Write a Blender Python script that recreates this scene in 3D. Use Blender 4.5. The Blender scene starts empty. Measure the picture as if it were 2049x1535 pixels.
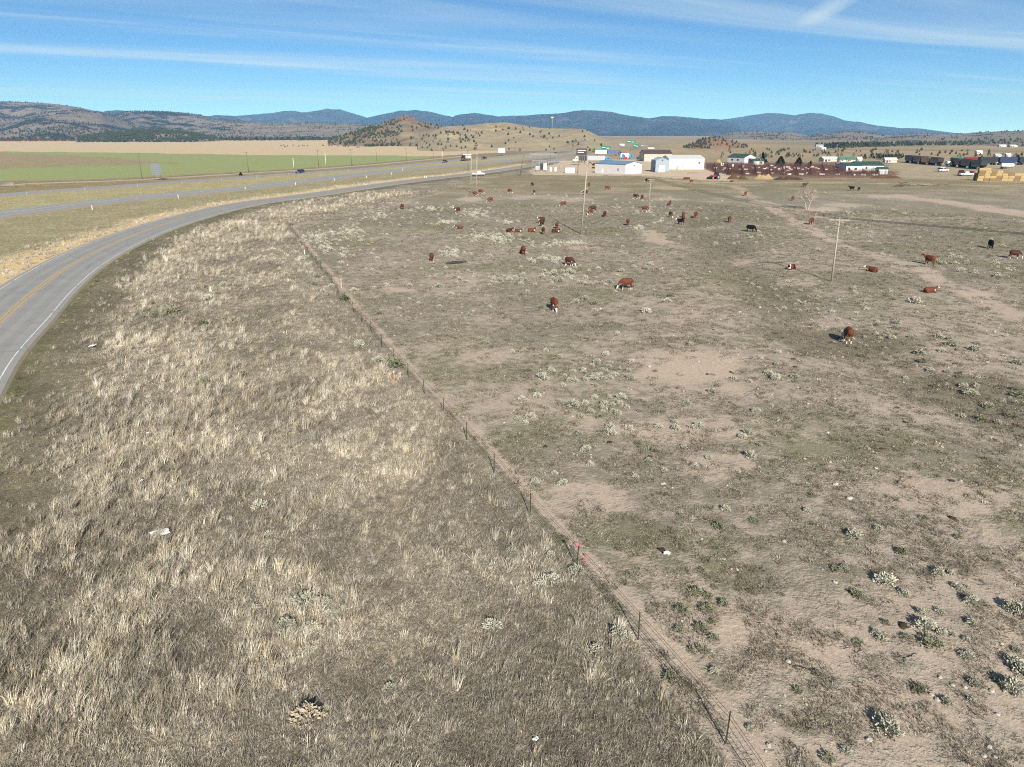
import bpy, bmesh, math, random
import numpy as np
from mathutils import Vector, Matrix
random.seed(7); RNG = np.random.default_rng(11)
SC = bpy.context.scene; COL = SC.collection
R = math.radians
# ------------------------------------------------------------------ camera, world, sun, exposure
FPX, PITCH, HC, PW, PH = 1421.0, R(19.4), 18.0, 2049.0, 1535.0
cam = bpy.data.cameras.new('camera'); cam.sensor_fit = 'HORIZONTAL'; cam.sensor_width = 36.0
cam.lens = 36.0 * FPX / PW; cam.clip_start = 0.5; cam.clip_end = 60000
camo = bpy.data.objects.new('camera', cam); COL.objects.link(camo)
camo.location = (0, 0, HC); camo.rotation_euler = (R(90) - PITCH, 0, 0); SC.camera = camo
SUN_EL, SUN_AZ = R(28.5), R(169.7)            # azimuth of the sun from +Y towards +X: behind the camera, a little to the right
w = bpy.data.worlds.new('World'); SC.world = w; w.use_nodes = True
def world_nodes():
    nt = w.node_tree; nt.nodes.clear(); N = nt.nodes.new; L = nt.links.new
    out = N('ShaderNodeOutputWorld'); bg = N('ShaderNodeBackground'); bg.inputs['Strength'].default_value = 0.078
    sky = N('ShaderNodeTexSky'); sky.sky_type = 'NISHITA'; sky.sun_disc = False
    sky.sun_elevation = SUN_EL; sky.sun_rotation = SUN_AZ; sky.altitude = 8000; sky.air_density = 0.75; sky.dust_density = 0.0; sky.ozone_density = 6.0
    tc = N('ShaderNodeTexCoord'); sep = N('ShaderNodeSeparateXYZ'); L(tc.outputs['Generated'], sep.inputs[0])
    def m(op, a, b=None, c=None):
        n = N('ShaderNodeMath'); n.operation = op
        for i, v in enumerate((a, b, c)):
            if v is None: continue
            if isinstance(v, (int, float)): n.inputs[i].default_value = v
            else: L(v, n.inputs[i])
        return n.outputs[0]
    z = m('MAXIMUM', sep.outputs[2], 0.03); u = m('DIVIDE', sep.outputs[0], z); v = m('DIVIDE', sep.outputs[1], z)
    ca, sa = math.cos(R(32)), math.sin(R(32))
    a = m('ADD', m('MULTIPLY', u, ca), m('MULTIPLY', v, sa)); b = m('SUBTRACT', m('MULTIPLY', v, ca), m('MULTIPLY', u, sa))
    def noise(sa_, sb_, det, off, dist=0.0, rough=0.55):
        c = N('ShaderNodeCombineXYZ'); L(m('MULTIPLY', a, sa_), c.inputs[0]); L(m('ADD', m('MULTIPLY', b, sb_), off), c.inputs[1])
        n = N('ShaderNodeTexNoise'); n.inputs['Scale'].default_value = 1; n.inputs['Detail'].default_value = det
        n.inputs['Roughness'].default_value = rough; n.inputs['Distortion'].default_value = dist; L(c.outputs[0], n.inputs['Vector']); return n.outputs[0]
    big = noise(0.045, 0.26, 3, 1.6, 0.5); fine = noise(0.10, 0.55, 7, 9.1, 0.9, 0.62)
    mr = N('ShaderNodeMapRange'); mr.interpolation_type = 'SMOOTHSTEP'; mr.inputs[1].default_value = 0.40; mr.inputs[2].default_value = 0.68; L(big, mr.inputs[0])
    mr2 = N('ShaderNodeMapRange'); mr2.interpolation_type = 'SMOOTHSTEP'; mr2.inputs[1].default_value = 0.34; mr2.inputs[2].default_value = 0.74; L(fine, mr2.inputs[0])
    cl = m('ADD', m('MULTIPLY', mr.outputs[0], mr2.outputs[0]), m('MULTIPLY', m('POWER', mr2.outputs[0], 3.0), 0.22))
    def pl(px, py):                               # a small bright wisp of cirrus, upper right
        x = (px - PW / 2) / FPX; y = (PH / 2 - py) / FPX; zz = -math.sin(PITCH) + y * math.cos(PITCH); return (x / zz, (math.cos(PITCH) + y * math.sin(PITCH)) / zz)
    (ax, ay), (bx, by) = pl(1692, -6), pl(1612, 50); Lw = math.hypot(bx - ax, by - ay); tx, ty = (bx - ax) / Lw, (by - ay) / Lw; cx, cy = (ax + bx) / 2, (ay + by) / 2
    du = m('SUBTRACT', u, cx); dv = m('SUBTRACT', v, cy); al = m('ADD', m('MULTIPLY', du, tx), m('MULTIPLY', dv, ty)); ac = m('SUBTRACT', m('MULTIPLY', dv, tx), m('MULTIPLY', du, ty))
    w1 = m('MAXIMUM', m('SUBTRACT', 1.0, m('POWER', m('ABSOLUTE', m('DIVIDE', al, Lw * 0.62)), 2.0)), 0.0); w2 = m('MAXIMUM', m('SUBTRACT', 1.0, m('ABSOLUTE', m('DIVIDE', ac, 0.16))), 0.0)
    cl = m('ADD', cl, m('MULTIPLY', m('MULTIPLY', w1, w2), m('MULTIPLY', fine, 2.2)))
    low = N('ShaderNodeMapRange'); low.inputs[1].default_value = 0.02; low.inputs[2].default_value = 0.06; L(sep.outputs[2], low.inputs[0])
    f = m('MULTIPLY', m('DIVIDE', m('MULTIPLY', cl, 0.80), m('ADD', 1.0, m('MULTIPLY', cl, 0.75))), low.outputs[0])
    mix = N('ShaderNodeMix'); mix.data_type = 'RGBA'; L(f, mix.inputs[0])
    hs = N('ShaderNodeHueSaturation'); hs.inputs['Saturation'].default_value = 1.0; hs.inputs['Hue'].default_value = 0.485; L(sky.outputs[0], hs.inputs['Color'])
    L(hs.outputs[0], mix.inputs[6]); mix.inputs[7].default_value = (5.0, 6.0, 6.4, 1)
    L(mix.outputs[2], bg.inputs['Color']); L(bg.outputs[0], out.inputs['Surface'])
world_nodes()
sl = bpy.data.lights.new('sun', 'SUN'); sl.energy = 5.0; sl.angle = R(0.53); sl.color = (1.0, 0.95, 0.88)
so = bpy.data.objects.new('sun', sl); COL.objects.link(so)
sdir = Vector((math.sin(SUN_AZ) * math.cos(SUN_EL), math.cos(SUN_AZ) * math.cos(SUN_EL), math.sin(SUN_EL)))
so.rotation_euler = sdir.to_track_quat('Z', 'Y').to_euler(); so.location = sdir * 60
vs = SC.view_settings; vs.view_transform = 'Standard'; vs.look = 'None'; vs.gamma = 1; vs.use_curve_mapping = False; vs.exposure = 0.92
SC.render.engine = 'CYCLES'; SC.cycles.use_denoising = False; SC.cycles.filter_width = 1.1; SC.cycles.max_bounces = 4; SC.cycles.diffuse_bounces = 2; SC.cycles.glossy_bounces = 2; SC.cycles.transmission_bounces = 3; SC.cycles.volume_bounces = 0; SC.cycles.transparent_max_bounces = 4
# ------------------------------------------------------------------ helpers
def ray(px, py):
    x = (px - PW / 2) / FPX; y = (PH / 2 - py) / FPX
    return (x, math.cos(PITCH) + y * math.sin(PITCH), -math.sin(PITCH) + y * math.cos(PITCH))
def g2(px, py):                                  # where a pixel's direction meets the flat plain
    d = ray(px, py); t = -HC / d[2]; return (d[0] * t, d[1] * t)
def topz(base_xy, py):                           # height of a point above base_xy that lines up with row py
    d = ray(0, py); t = base_xy[1] / d[1]; return HC + t * d[2]
def lin(c):
    c = c / 255.0; return c / 12.92 if c <= 0.04045 else ((c + 0.055) / 1.055) ** 2.4
def S(r, g, b, k=1.4): return (lin(r) / k, lin(g) / k, lin(b) / k)
# lattice noise in numpy
_perm = np.random.default_rng(5).random((256, 256))
def vnoise(x, y):
    x = np.asarray(x, float); y = np.asarray(y, float); xi = np.floor(x).astype(int); yi = np.floor(y).astype(int); fx = x - xi; fy = y - yi
    fx = fx * fx * fx * (fx * (fx * 6 - 15) + 10); fy = fy * fy * fy * (fy * (fy * 6 - 15) + 10)
    p = lambda i, j: _perm[i & 255, j & 255]
    return (p(xi, yi) * (1 - fx) + p(xi + 1, yi) * fx) * (1 - fy) + (p(xi, yi + 1) * (1 - fx) + p(xi + 1, yi + 1) * fx) * fy
def fbm(x, y, sc, oct=4, seed=0.0, gain=0.5):
    x = np.asarray(x, float); y = np.asarray(y, float); s = 0; a = 1; t = 0
    for o in range(oct):
        s = s + a * vnoise((x * 0.8 - y * 0.6) / sc + seed * 17.3 + o * 31.7, (x * 0.6 + y * 0.8) / sc + seed * 7.1 + o * 11.9); t += a; a *= gain; sc /= 2.03
    return s / t
_ON = ['', 'first', 'second', 'third', 'fourth', 'fifth', 'sixth', 'seventh', 'eighth', 'ninth', 'tenth', 'eleventh', 'twelfth', 'thirteenth', 'fourteenth', 'fifteenth', 'sixteenth', 'seventeenth', 'eighteenth', 'nineteenth']
def ordn(n):
    if n < 20: return _ON[n]
    t = {2: 'twent', 3: 'thirt', 4: 'fort', 5: 'fift', 6: 'sixt', 7: 'sevent', 8: 'eight', 9: 'ninet'}[n // 10]
    return t + 'ieth' if n % 10 == 0 else t + 'y-' + _ON[n % 10]
def to_px(x, y, z=0.0):
    d = y * math.cos(PITCH) - (z - HC) * math.sin(PITCH); return (PW / 2 + FPX * x / d, PH / 2 - FPX * (y * math.sin(PITCH) + (z - HC) * math.cos(PITCH)) / d)
_rel = {}
def place_words(pts, marks, key):                 # for each point: which landmark it is nearest to, on which side, and its rank there
    out = [None] * len(pts); bins = {}
    for i, p in enumerate(pts):
        u, v = to_px(*p); s = 1.0
        m = min(marks, key=lambda q: (q[1] - u) ** 2 + ((q[2] - v) * 1.3) ** 2); dx, dy = u - m[1], (v - m[2]) * 1.3
        r = ('left of' if dx < 0 else 'right of') if abs(dx) > abs(dy) else ('beyond' if dy < 0 else 'in front of'); bins.setdefault((m[0], r), []).append((dx * dx + dy * dy, i))
    for (m, r), l in bins.items():
        for k, (_, i) in enumerate(sorted(l)): out[i] = ('nearest ' if k == 0 else ordn(k + 1) + ' nearest ') + r + ' ' + m
    return out
def sstep(a, b, v):
    t = np.clip((np.asarray(v, float) - a) / (b - a), 0, 1); return t * t * (3 - 2 * t)
def pdist(x, y, pl):                             # distance to a polyline, and the side (positive = left of it)
    x = np.asarray(x, float); y = np.asarray(y, float); best = np.full(x.shape, 1e18); side = np.zeros(x.shape)
    for (ax, ay), (bx, by) in zip(pl[:-1], pl[1:]):
        dx, dy = bx - ax, by - ay; t = np.clip(((x - ax) * dx + (y - ay) * dy) / (dx * dx + dy * dy), 0, 1)
        qx, qy = x - ax - t * dx, y - ay - t * dy; d = qx * qx + qy * qy; c = dx * (y - ay) - dy * (x - ax)
        m = d < best; best = np.where(m, d, best); side = np.where(m, np.sign(c), side)
    return np.sqrt(best), side
def inpoly(x, y, pl):
    x = np.asarray(x, float); y = np.asarray(y, float); r = np.zeros(x.shape, bool)
    for (ax, ay), (bx, by) in zip(pl, pl[1:] + pl[:1]):
        if ay == by: continue
        r ^= ((ay > y) != (by > y)) & (x < (bx - ax) * (y - ay) / (by - ay) + ax)
    return r
def smooth_line(pts, n=12):                      # Catmull-Rom through points
    P = [np.array(p, float) for p in pts]; P = [2 * P[0] - P[1]] + P + [2 * P[-1] - P[-2]]; out = []
    for i in range(1, len(P) - 2):
        for k in range(n):
            t = k / n; a, b, c, d = P[i - 1], P[i], P[i + 1], P[i + 2]
            out.append(tuple(0.5 * (2 * b + (c - a) * t + (2 * a - 5 * b + 4 * c - d) * t * t + (3 * b - a - 3 * c + d) * t ** 3)))
    out.append(tuple(P[-2])); return out
# ------------------------------------------------------------------ materials
MATS = {}
def nmat(name):
    m = bpy.data.materials.new(name); m.use_nodes = True; nt = m.node_tree; b = nt.nodes['Principled BSDF']
    return m, nt, b
def mat(name, col, rough=0.8, var=0.15, scale=3.0, metal=0.0, spec=0.3, bump=0.0, trans=0.0):
    if name in MATS: return MATS[name]
    m, nt, b = nmat(name); N = nt.nodes.new; L = nt.links.new
    b.inputs['Roughness'].default_value = rough; b.inputs['Metallic'].default_value = metal; b.inputs['Specular IOR Level'].default_value = spec
    tc = N('ShaderNodeTexCoord'); n = N('ShaderNodeTexNoise'); n.inputs['Scale'].default_value = scale; n.inputs['Detail'].default_value = 5
    L(tc.outputs['Object'], n.inputs['Vector'])
    mx = N('ShaderNodeMix'); mx.data_type = 'RGBA'; L(n.outputs[0], mx.inputs[0])
    mx.inputs[6].default_value = (*[max(0, c * (1 - 2 * var)) for c in col], 1); mx.inputs[7].default_value = (*[min(1, c * (1 + 2 * var)) for c in col], 1)
    L(mx.outputs[2], b.inputs['Base Color'])
    if bump:
        bp = N('ShaderNodeBump'); bp.inputs['Strength'].default_value = 0.5; bp.inputs['Distance'].default_value = bump; L(n.outputs[0], bp.inputs['Height']); L(bp.outputs[0], b.inputs['Normal'])
    MATS[name] = m; return m
# ------------------------------------------------------------------ object helpers
def tag(o, label=None, cat=None, group=None, kind=None):
    if label: o['label'] = label
    if cat: o['category'] = cat
    if group: o['group'] = group
    if kind: o['kind'] = kind
    return o
def link(name, me, parent=None, loc=None, rot=None):
    o = bpy.data.objects.new(name, me); COL.objects.link(o)
    if parent: o.parent = parent
    if loc is not None: o.location = loc
    if rot is not None: o.rotation_euler = rot
    return o
def empty(name, loc=(0, 0, 0), rz=0.0):
    o = bpy.data.objects.new(name, None); COL.objects.link(o); o.location = loc; o.rotation_euler = (0, 0, rz); o.empty_display_size = 0.3; return o
def copy_tree(o, parent=None):
    c = o.copy(); COL.objects.link(c); c.parent = parent
    for ch in o.children: copy_tree(ch, c)
    return c
def mesh_np(name, verts, faces, mats=None, mi=None, smooth=False):
    me = bpy.data.meshes.new(name); verts = np.asarray(verts, np.float32); faces = np.asarray(faces, np.int32); nf, k = faces.shape
    me.vertices.add(len(verts)); me.vertices.foreach_set('co', verts.ravel()); me.loops.add(nf * k); me.loops.foreach_set('vertex_index', faces.ravel())
    me.polygons.add(nf); me.polygons.foreach_set('loop_start', np.arange(nf, dtype=np.int32) * k)
    try: me.polygons.foreach_set('loop_total', np.full(nf, k, np.int32))
    except Exception: pass
    for m in (mats or []): me.materials.append(m)
    if mi is not None: me.polygons.foreach_set('material_index', np.asarray(mi, np.int32))
    me.polygons.foreach_set('use_smooth', np.full(nf, smooth, bool)); me.update(calc_edges=True); me.validate(); return me
class MB:                                        # collects boxes, tubes and prisms into one mesh
    def __init__(s): s.bm = bmesh.new()
    def box(s, c, d, rz=0.0, tilt=None, mi=0):
        M = Matrix.Translation(c) @ Matrix.Rotation(rz, 4, 'Z')
        if tilt: M = M @ Matrix.Rotation(tilt[0], 4, 'X') @ Matrix.Rotation(tilt[1], 4, 'Y')
        M = M @ Matrix.Diagonal((d[0], d[1], d[2], 1)); r = bmesh.ops.create_cube(s.bm, size=1, matrix=M)
        if mi:
            for f in {f for v in r['verts'] for f in v.link_faces}: f.material_index = mi
        return s
    def tube(s, a, b, r0, r1=None, n=6, mi=0, cap=True):
        a = Vector(a); b = Vector(b); d = b - a; r1 = r0 if r1 is None else r1
        if d.length < 1e-6: return s
        q = d.to_track_quat('Z', 'Y').to_matrix().to_4x4(); M = Matrix.Translation((a + b) / 2) @ q
        r = bmesh.ops.create_cone(s.bm, cap_ends=cap, segments=n, radius1=r0, radius2=r1, depth=d.length, matrix=M)
        for f in {f for v in r['verts'] for f in v.link_faces}:
            f.material_index = mi; f.smooth = len(f.verts) == 4
        return s
    def ball(s, c, rad, sub=1, mi=0, sc=(1, 1, 1)):
        r = bmesh.ops.create_icosphere(s.bm, subdivisions=sub, radius=rad, matrix=Matrix.Translation(c) @ Matrix.Diagonal((*sc, 1)))
        for f in {f for v in r['verts'] for f in v.link_faces}: f.material_index = mi; f.smooth = True
        return s
    def prism(s, prof, y0, y1, mi=0, inset=None):      # outline in (x, z) extruded along y; inset(z) narrows it
        k = inset or (lambda z: 0.0)
        A = [s.bm.verts.new((x, y0 + k(z), z)) for x, z in prof]; B = [s.bm.verts.new((x, y1 - k(z), z)) for x, z in prof]
        fs = [s.bm.faces.new(A), s.bm.faces.new(B[::-1])]; n = len(prof)
        for i in range(n): fs.append(s.bm.faces.new((A[i], B[i], B[(i + 1) % n], A[(i + 1) % n])))
        for f in fs: f.material_index = mi
        return s
    def poly(s, pts, mi=0):
        f = s.bm.faces.new([s.bm.verts.new(p) for p in pts]); f.material_index = mi; return s
    def mesh(s, name, *mats, bevel=0.0):
        bmesh.ops.recalc_face_normals(s.bm, faces=s.bm.faces)
        if bevel: bmesh.ops.bevel(s.bm, geom=list(s.bm.edges), offset=bevel, segments=1, affect='EDGES', profile=0.5)
        me = bpy.data.meshes.new(name); s.bm.to_mesh(me); s.bm.free()
        for m in mats: me.materials.append(m)
        return me
    def obj(s, name, *mats, parent=None, loc=None, rot=None, bevel=0.0): return link(name, s.mesh(name, *mats, bevel=bevel), parent, loc, rot)
# ------------------------------------------------------------------ lines of the place (metres on the plain)
FENCE = [(7.8, 12.3), (6.6, 17.0), (4.7, 21.8), (2.8, 26.4), (0.9, 31.1), (-1.0, 35.7), (-2.8, 40.2), (-4.6, 44.4), (-6.35, 48.4), (-8.1, 52.5), (-9.9, 56.9), (-11.75, 61.4), (-13.5, 65.8), (-15.3, 70.2), (-17.1, 74.6), (-19.0, 79.4), (-20.9, 84.0), (-22.9, 89.2), (-24.8, 94.2), (-26.7, 98.8), (-28.5, 103.4), (-30.5, 108.4), (-32.4, 113.3), (-34.3, 118.2), (-36.2, 123.1), (-38.1, 128.0), (-40.0, 133.0), (-41.9, 137.9), (-43.8, 142.8), (-46.5, 150.0)]
FENCE2 = smooth_line([(-46.5, 150), (-43.5, 164), (-38, 181), (-32, 200), (-27, 222), (-23, 243), (-18, 280), (-12, 312), (-4, 335), (10, 350), (32, 360)], 5)
CL = smooth_line([(-24, 4), (-29.3, 17.5), (-33.6, 29.5), (-39.3, 42.0), (-45.9, 55.5)] + [g2(*p) for p in [(0, 647), (65, 588), (130, 540), (195, 504), (261, 474.5), (326, 451), (391, 432), (456, 416), (520, 404.5), (646, 387.5), (744, 373), (866, 357), (927, 350.5), (1025, 337), (1076, 328), (1115, 321), (1150, 315.5)]], 10)
def midline(a): return [g2(*p) for p in a]
HW1 = smooth_line(midline([(-900, 560), (-400, 484), (0, 430), (250, 400), (520, 373.5), (744, 347), (915, 330.5), (1000, 324), (1100, 313), (1180, 301), (1262, 290)]), 10)
HW2 = smooth_line(midline([(-900, 478), (-400, 427), (0, 391.5), (254, 372.5), (520, 353), (744, 337.5), (915, 321), (1000, 315), (1090, 305), (1175, 296.5), (1250, 289)]), 10)
FR = smooth_line(midline([(-400, 395), (50, 368.5), (254, 361), (520, 345.5), (670, 336), (800, 325), (930, 312.5)]), 10)
ROADS = [(CL, 4.9), (HW1, 7.0), (HW2, 6.2), (FR, 3.0)]
def road_clear(x, y):
    m = np.ones(np.shape(x))
    for pl, hw in ROADS:
        d, _ = pdist(x, y, pl); m = m * sstep(hw + 0.8, hw + 7, d)
    return m
SWALE = smooth_line(midline([(1380, 430), (1440, 500), (1530, 590), (1680, 690), (1850, 780), (2049, 880), (2300, 1000)]), 8)
def hz(x, y):                                    # height of the ground
    x = np.asarray(x, float); y = np.asarray(y, float); r = np.hypot(x, y)
    h = 0.10 * (fbm(x, y, 2.2, 3, 1) - 0.5) + 0.5 * (fbm(x, y, 17, 3, 2) - 0.5) + 0.5 * (fbm(x, y, 60, 2, 3) - 0.5)
    d, s = pdist(x, y, SWALE); h = h - 0.55 * np.exp(-(d / 4.0) ** 2) + 0.30 * np.exp(-((d - 8) / 5) ** 2)
    near = 1 - sstep(250, 420, r)
    h = h * near * road_clear(x, y)
    return h
def hz1(x, y): return float(hz(np.array([x]), np.array([y]))[0])
def G(px, py, dz=0.0):
    x, y = g2(px, py); return (x, y, hz1(x, y) + dz)
# ------------------------------------------------------------------ ground cover
def px_poly(a): return [g2(*p) for p in a]
TANF = px_poly([(-900, 276), (0, 279.5), (500, 280), (860, 279.5), (1010, 284), (1010, 305), (880, 312), (700, 313), (400, 312), (0, 308), (-900, 325)])
GREENF = px_poly([(-900, 318), (0, 303), (260, 306), (520, 310.5), (800, 311.5), (885, 314), (870, 320), (660, 333), (500, 343), (250, 356), (0, 363), (-900, 402)])
PATCH = px_poly([(-300, 312), (0, 305.5), (140, 311), (250, 318), (310, 325), (380, 326.5), (280, 330), (120, 333), (0, 338), (-300, 350)])
YARD = px_poly([(1060, 350), (1180, 352), (1290, 352), (1420, 362), (1470, 362), (1480, 355), (1440, 345), (1410, 338), (1400, 330), (1300, 318), (1130, 322), (1060, 338)])
PENS = px_poly([(1408, 338), (1425, 344), (1470, 352), (1600, 356), (1790, 356), (1800, 345), (1700, 332), (1600, 327), (1412, 327)])
YARD2 = px_poly([(1790, 356), (2049, 366), (2400, 372), (2400, 322), (1900, 320), (1770, 330), (1800, 345)])
TRACKS = [(smooth_line(midline([(1470, 372), (1520, 405), (1590, 440), (1660, 480), (1760, 515), (1880, 560), (2049, 640), (2200, 720)])), 1.9, 0.65),
          (smooth_line(midline([(1520, 400), (1600, 425), (1680, 440), (1800, 440), (1930, 437), (2100, 446)])), 1.5, 0.5),
          (smooth_line(midline([(1780, 393), (1880, 404), (1980, 420), (2100, 440)])), 6.0, 0.75),
          (smooth_line(midline([(1280, 352), (1380, 364), (1470, 365), (1700, 366), (1850, 370), (2100, 374)])), 3.5, 0.7)]
CPATH = [(x + 0.9, y + 0.3) for x, y in FENCE]
CPATH2 = [(x + 1.6, y) for x, y in FENCE2[::2]]
BARE = [(1380, 735, 105, 42, 1.0), (1311, 477, 26, 16, 0.9), (1385, 640, 60, 12, 0.6), (800, 577, 38, 6, 0.9), (1480, 520, 30, 8, 0.6), (1600, 565, 40, 10, 0.6), (1640, 640, 50, 14, 0.5), (1350, 860, 150, 30, 0.55), (1450, 930, 120, 30, 0.5),
        (1240, 850, 120, 25, 0.4), (1560, 1280, 160, 60, 0.5), (1800, 1420, 150, 60, 0.5), (1880, 1000, 130, 40, 0.4), (1170, 1000, 90, 40, 0.5), (950, 715, 60, 25, 0.45), (1340, 376, 40, 4, 0.8), (1230, 380, 40, 4, 0.4), (1100, 395, 120, 5, 0.4),
        (940, 397, 30, 5, 0.9), (1650, 420, 40, 4, 0.8), (1610, 421, 30, 3, 0.8), (1700, 412, 60, 3, 0.5), (1500, 395, 40, 3, 0.5), (1150, 400, 50, 3, 0.5), (1340, 399, 40, 3, 0.6), (1430, 455, 35, 4, 0.6), (1160, 497, 50, 4, 0.7)]
DARKL = midline([(1395, 440), (1440, 520), (1540, 605), (1640, 672), (1800, 735), (2049, 830), (2300, 920)])  # diagonal shading along the swale, painted in as darker soil and plant colour
DARKP = [(1660, 680, 150, 40, 0.9), (1900, 780, 160, 40, 0.8), (2000, 830, 90, 40, 0.7), (1560, 590, 70, 30, 0.6), (1340, 690, 90, 15, 0.5), (1200, 660, 90, 14, 0.4), (1440, 420, 60, 20, 0.4), (1700, 560, 80, 15, 0.3), (1280, 1060, 70, 30, 0.6), (1480, 1160, 60, 30, 0.5), (1560, 1310, 70, 30, 0.7), (1420, 1370, 60, 50, 0.6), (1950, 1130, 100, 40, 0.5), (1640, 1450, 80, 40, 0.5), (1740, 900, 90, 20, 0.4)]
def ell(x, y, e):
    cx, cy = g2(e[0], e[1]); rx = abs(g2(e[0] + e[2], e[1])[0] - cx); ry = abs(g2(e[0], e[1] - e[3])[1] - g2(e[0], e[1] + e[3])[1]) / 2
    j = 0.55 * (fbm(x, y, max(1.0, rx * 0.5), 4, e[0] * 0.01) - 0.5)
    return (1 - sstep(0.55, 1.15, np.sqrt(((x - cx) / rx) ** 2 + ((y - cy) / ry) ** 2) + 2 * j)) * e[4]
def mixc(c, k, m):
    m = np.asarray(m)[:, None]; return c * (1 - m) + np.array(k)[None, :] * m
def cover(x, y):
    """soil colour, plant colour, plant cover, for points of the ground (all fixed to the place)."""
    n = len(x); r = np.hypot(x, y)
    a = np.tile(np.array(S(176, 159, 130)), (n, 1)); b = np.tile(np.array(S(140, 130, 102)), (n, 1)); cv = np.full(n, 0.5); tall = np.zeros(n)
    jx = x + (fbm(x, y, 30, 3, 4) - 0.5) * np.clip(r * 0.02, 0.5, 10); jy = y + (fbm(x, y, 30, 3, 6) - 0.5) * np.clip(r * 0.05, 0.5, 25)
    dCL, sCL = pdist(x, y, CL[::2]); d1, s1 = pdist(x, y, HW1[::2]); d2, s2 = pdist(x, y, HW2[::2]); d3, s3 = pdist(x, y, FR[::2])
    dF, sF = pdist(x, y, FENCE[::3] + [FENCE[-1]] + FENCE2[::2])
    nearm = (1 - sstep(560, 760, y))
    # plains far away: wide pale and dark bands
    v = fbm(x, y, 260, 4, 8); a = mixc(a, S(150, 138, 118), sstep(0.45, 0.62, v)); a = mixc(a, S(196, 172, 140), sstep(0.56, 0.68, fbm(x, y, 180, 3, 12)) * 0.8)
    # fields left of the frontage track
    fld = (s3 > 0)
    t = inpoly(jx, jy, TANF); a[t] = S(208, 189, 158); b[t] = S(190, 170, 136); cv[t] = 0.4
    gf = inpoly(jx, jy, GREENF) & fld; a[gf] = S(184, 178, 144); b[gf] = S(150, 160, 106); cv[gf] = 0.74
    pt = inpoly(jx, jy, PATCH) & fld; a[pt] = S(182, 164, 132); b[pt] = S(140, 132, 100); cv[pt] = 0.55
    m = fld & (d3 < 12) & (y < 620); a[m] = S(178, 160, 126); b[m] = S(118, 106, 82); cv[m] = 0.55
    m = (s3 <= 0) & (s2 > 0) & (y < 640); a[m] = S(176, 158, 124); b[m] = S(130, 122, 84); cv[m] = 0.55
    m = (s2 <= 0) & (s1 > 0) & (y < 700); a[m] = S(192, 181, 144); b[m] = S(160, 153, 108); cv[m] = 0.55
    gap = (s1 <= 0) & (sCL > 0) & (y < 470); a[gap] = S(190, 176, 146); b[gap] = S(148, 142, 108); cv[gap] = 0.62
    st = gap * (1 - sstep(7, 15, dCL + 6 * (fbm(x, y, 9, 3, 14) - 0.5))) ; a = mixc(a, S(214, 190, 148), st); cv = cv * (1 - 0.6 * st)
    ve = (sCL <= 0) & (sF > 0) & (y < 480)
    a[ve] = S(176, 165, 146); b[ve] = S(134, 126, 110); cv[ve] = 0.58
    stv = 0.6 * ve * sstep(0.46, 0.60, fbm(x, y, 9, 4, 21) + 0.07 * sstep(20, 6, dCL)); a = mixc(a, S(184, 171, 147), 0.75 * stv)
    mow = ve * (1 - sstep(8.5, 12.5, dCL + 5 * (fbm(x, y, 6, 3, 23) - 0.5)))
    a = mixc(a, S(142, 130, 106), mow); b = mixc(b, S(118, 113, 92), mow * 0.85); cv = cv * (1 - mow) + 0.62 * mow
    gr = mow * (1 - sstep(5.2, 7.0, dCL)); b = mixc(b, S(108, 112, 76), gr * 0.6)
    zn = 0.88 + 0.28 * sstep(0.36, 0.64, fbm(x, y, 4.0, 4, 66)); zn = zn * (1 - 0.06 * mow); a = np.where(ve[:, None], a * zn[:, None], a); b = np.where(ve[:, None], b * zn[:, None], b)
    tall = ve * (1 - mow)
    pa = (sF <= 0) & (r < 420) & (sCL <= 0); pm = pa.astype(float)
    a[pa] = S(182, 168, 153); b[pa] = S(140, 134, 119); 
    v = fbm(x, y, 14, 5, 31); v2 = fbm(x * 0.35, y, 7, 4, 33)
    c2 = 0.40 + 0.20 * sstep(0.36, 0.66, 0.65 * v + 0.35 * v2) + 0.12 * sstep(60, 160, r)
    gg = sstep(0.52, 0.66, fbm(x, y, 10, 3, 37)) * pm; b = mixc(b, S(130, 130, 98), 0.5 * gg)
    bare = np.zeros(n); dark = np.zeros(n)
    for e in BARE: bare = np.maximum(bare, ell(x, y, e))
    for e in DARKP: dark = np.maximum(dark, ell(x, y, e))
    d, _ = pdist(x, y, DARKL); dark = np.maximum(dark, 0.42 * (1 - sstep(0.5, 6.5, d + 5 * (fbm(x, y, 9, 4, 45) - 0.5))))
    for pl, hw, k in TRACKS:
        d, _ = pdist(x, y, pl[::3] + [pl[-1]]); q = d + hw * 2.2 * (fbm(x, y, 6, 4, 41) - 0.5); bare = np.maximum(bare, k * (1 - sstep(hw * 0.4, hw * 1.1, q)))
    d, _ = pdist(x, y, CPATH); bare = np.maximum(bare, 0.75 * (1 - sstep(0.1, 0.5, d + 0.35 * (fbm(x, y, 2.0, 3, 43) - 0.5))))
    d, _ = pdist(x, y, CPATH2); bare = np.maximum(bare, 0.45 * (1 - sstep(0.2, 1.1, d + 1.2 * (fbm(x, y, 4, 3, 44) - 0.5))))
    a = mixc(a, S(192, 174, 157), pm * bare * 0.8); a = mixc(a, S(160, 147, 126), pm * dark * 0.5); b = mixc(b, S(124, 115, 98), pm * dark * 0.6)
    cv = np.where(pa, np.clip(c2 * (1 - 0.85 * bare) + 0.35 * dark, 0.02, 0.9), cv)
    far = pm * sstep(190, 280, y) * 0.8; a = mixc(a, S(174, 158, 128), far); b = mixc(b, S(134, 126, 96), far)
    m = inpoly(jx, jy, YARD); a[m] = S(206, 188, 166); b[m] = S(184, 166, 140); cv[m] = 0.35
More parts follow.
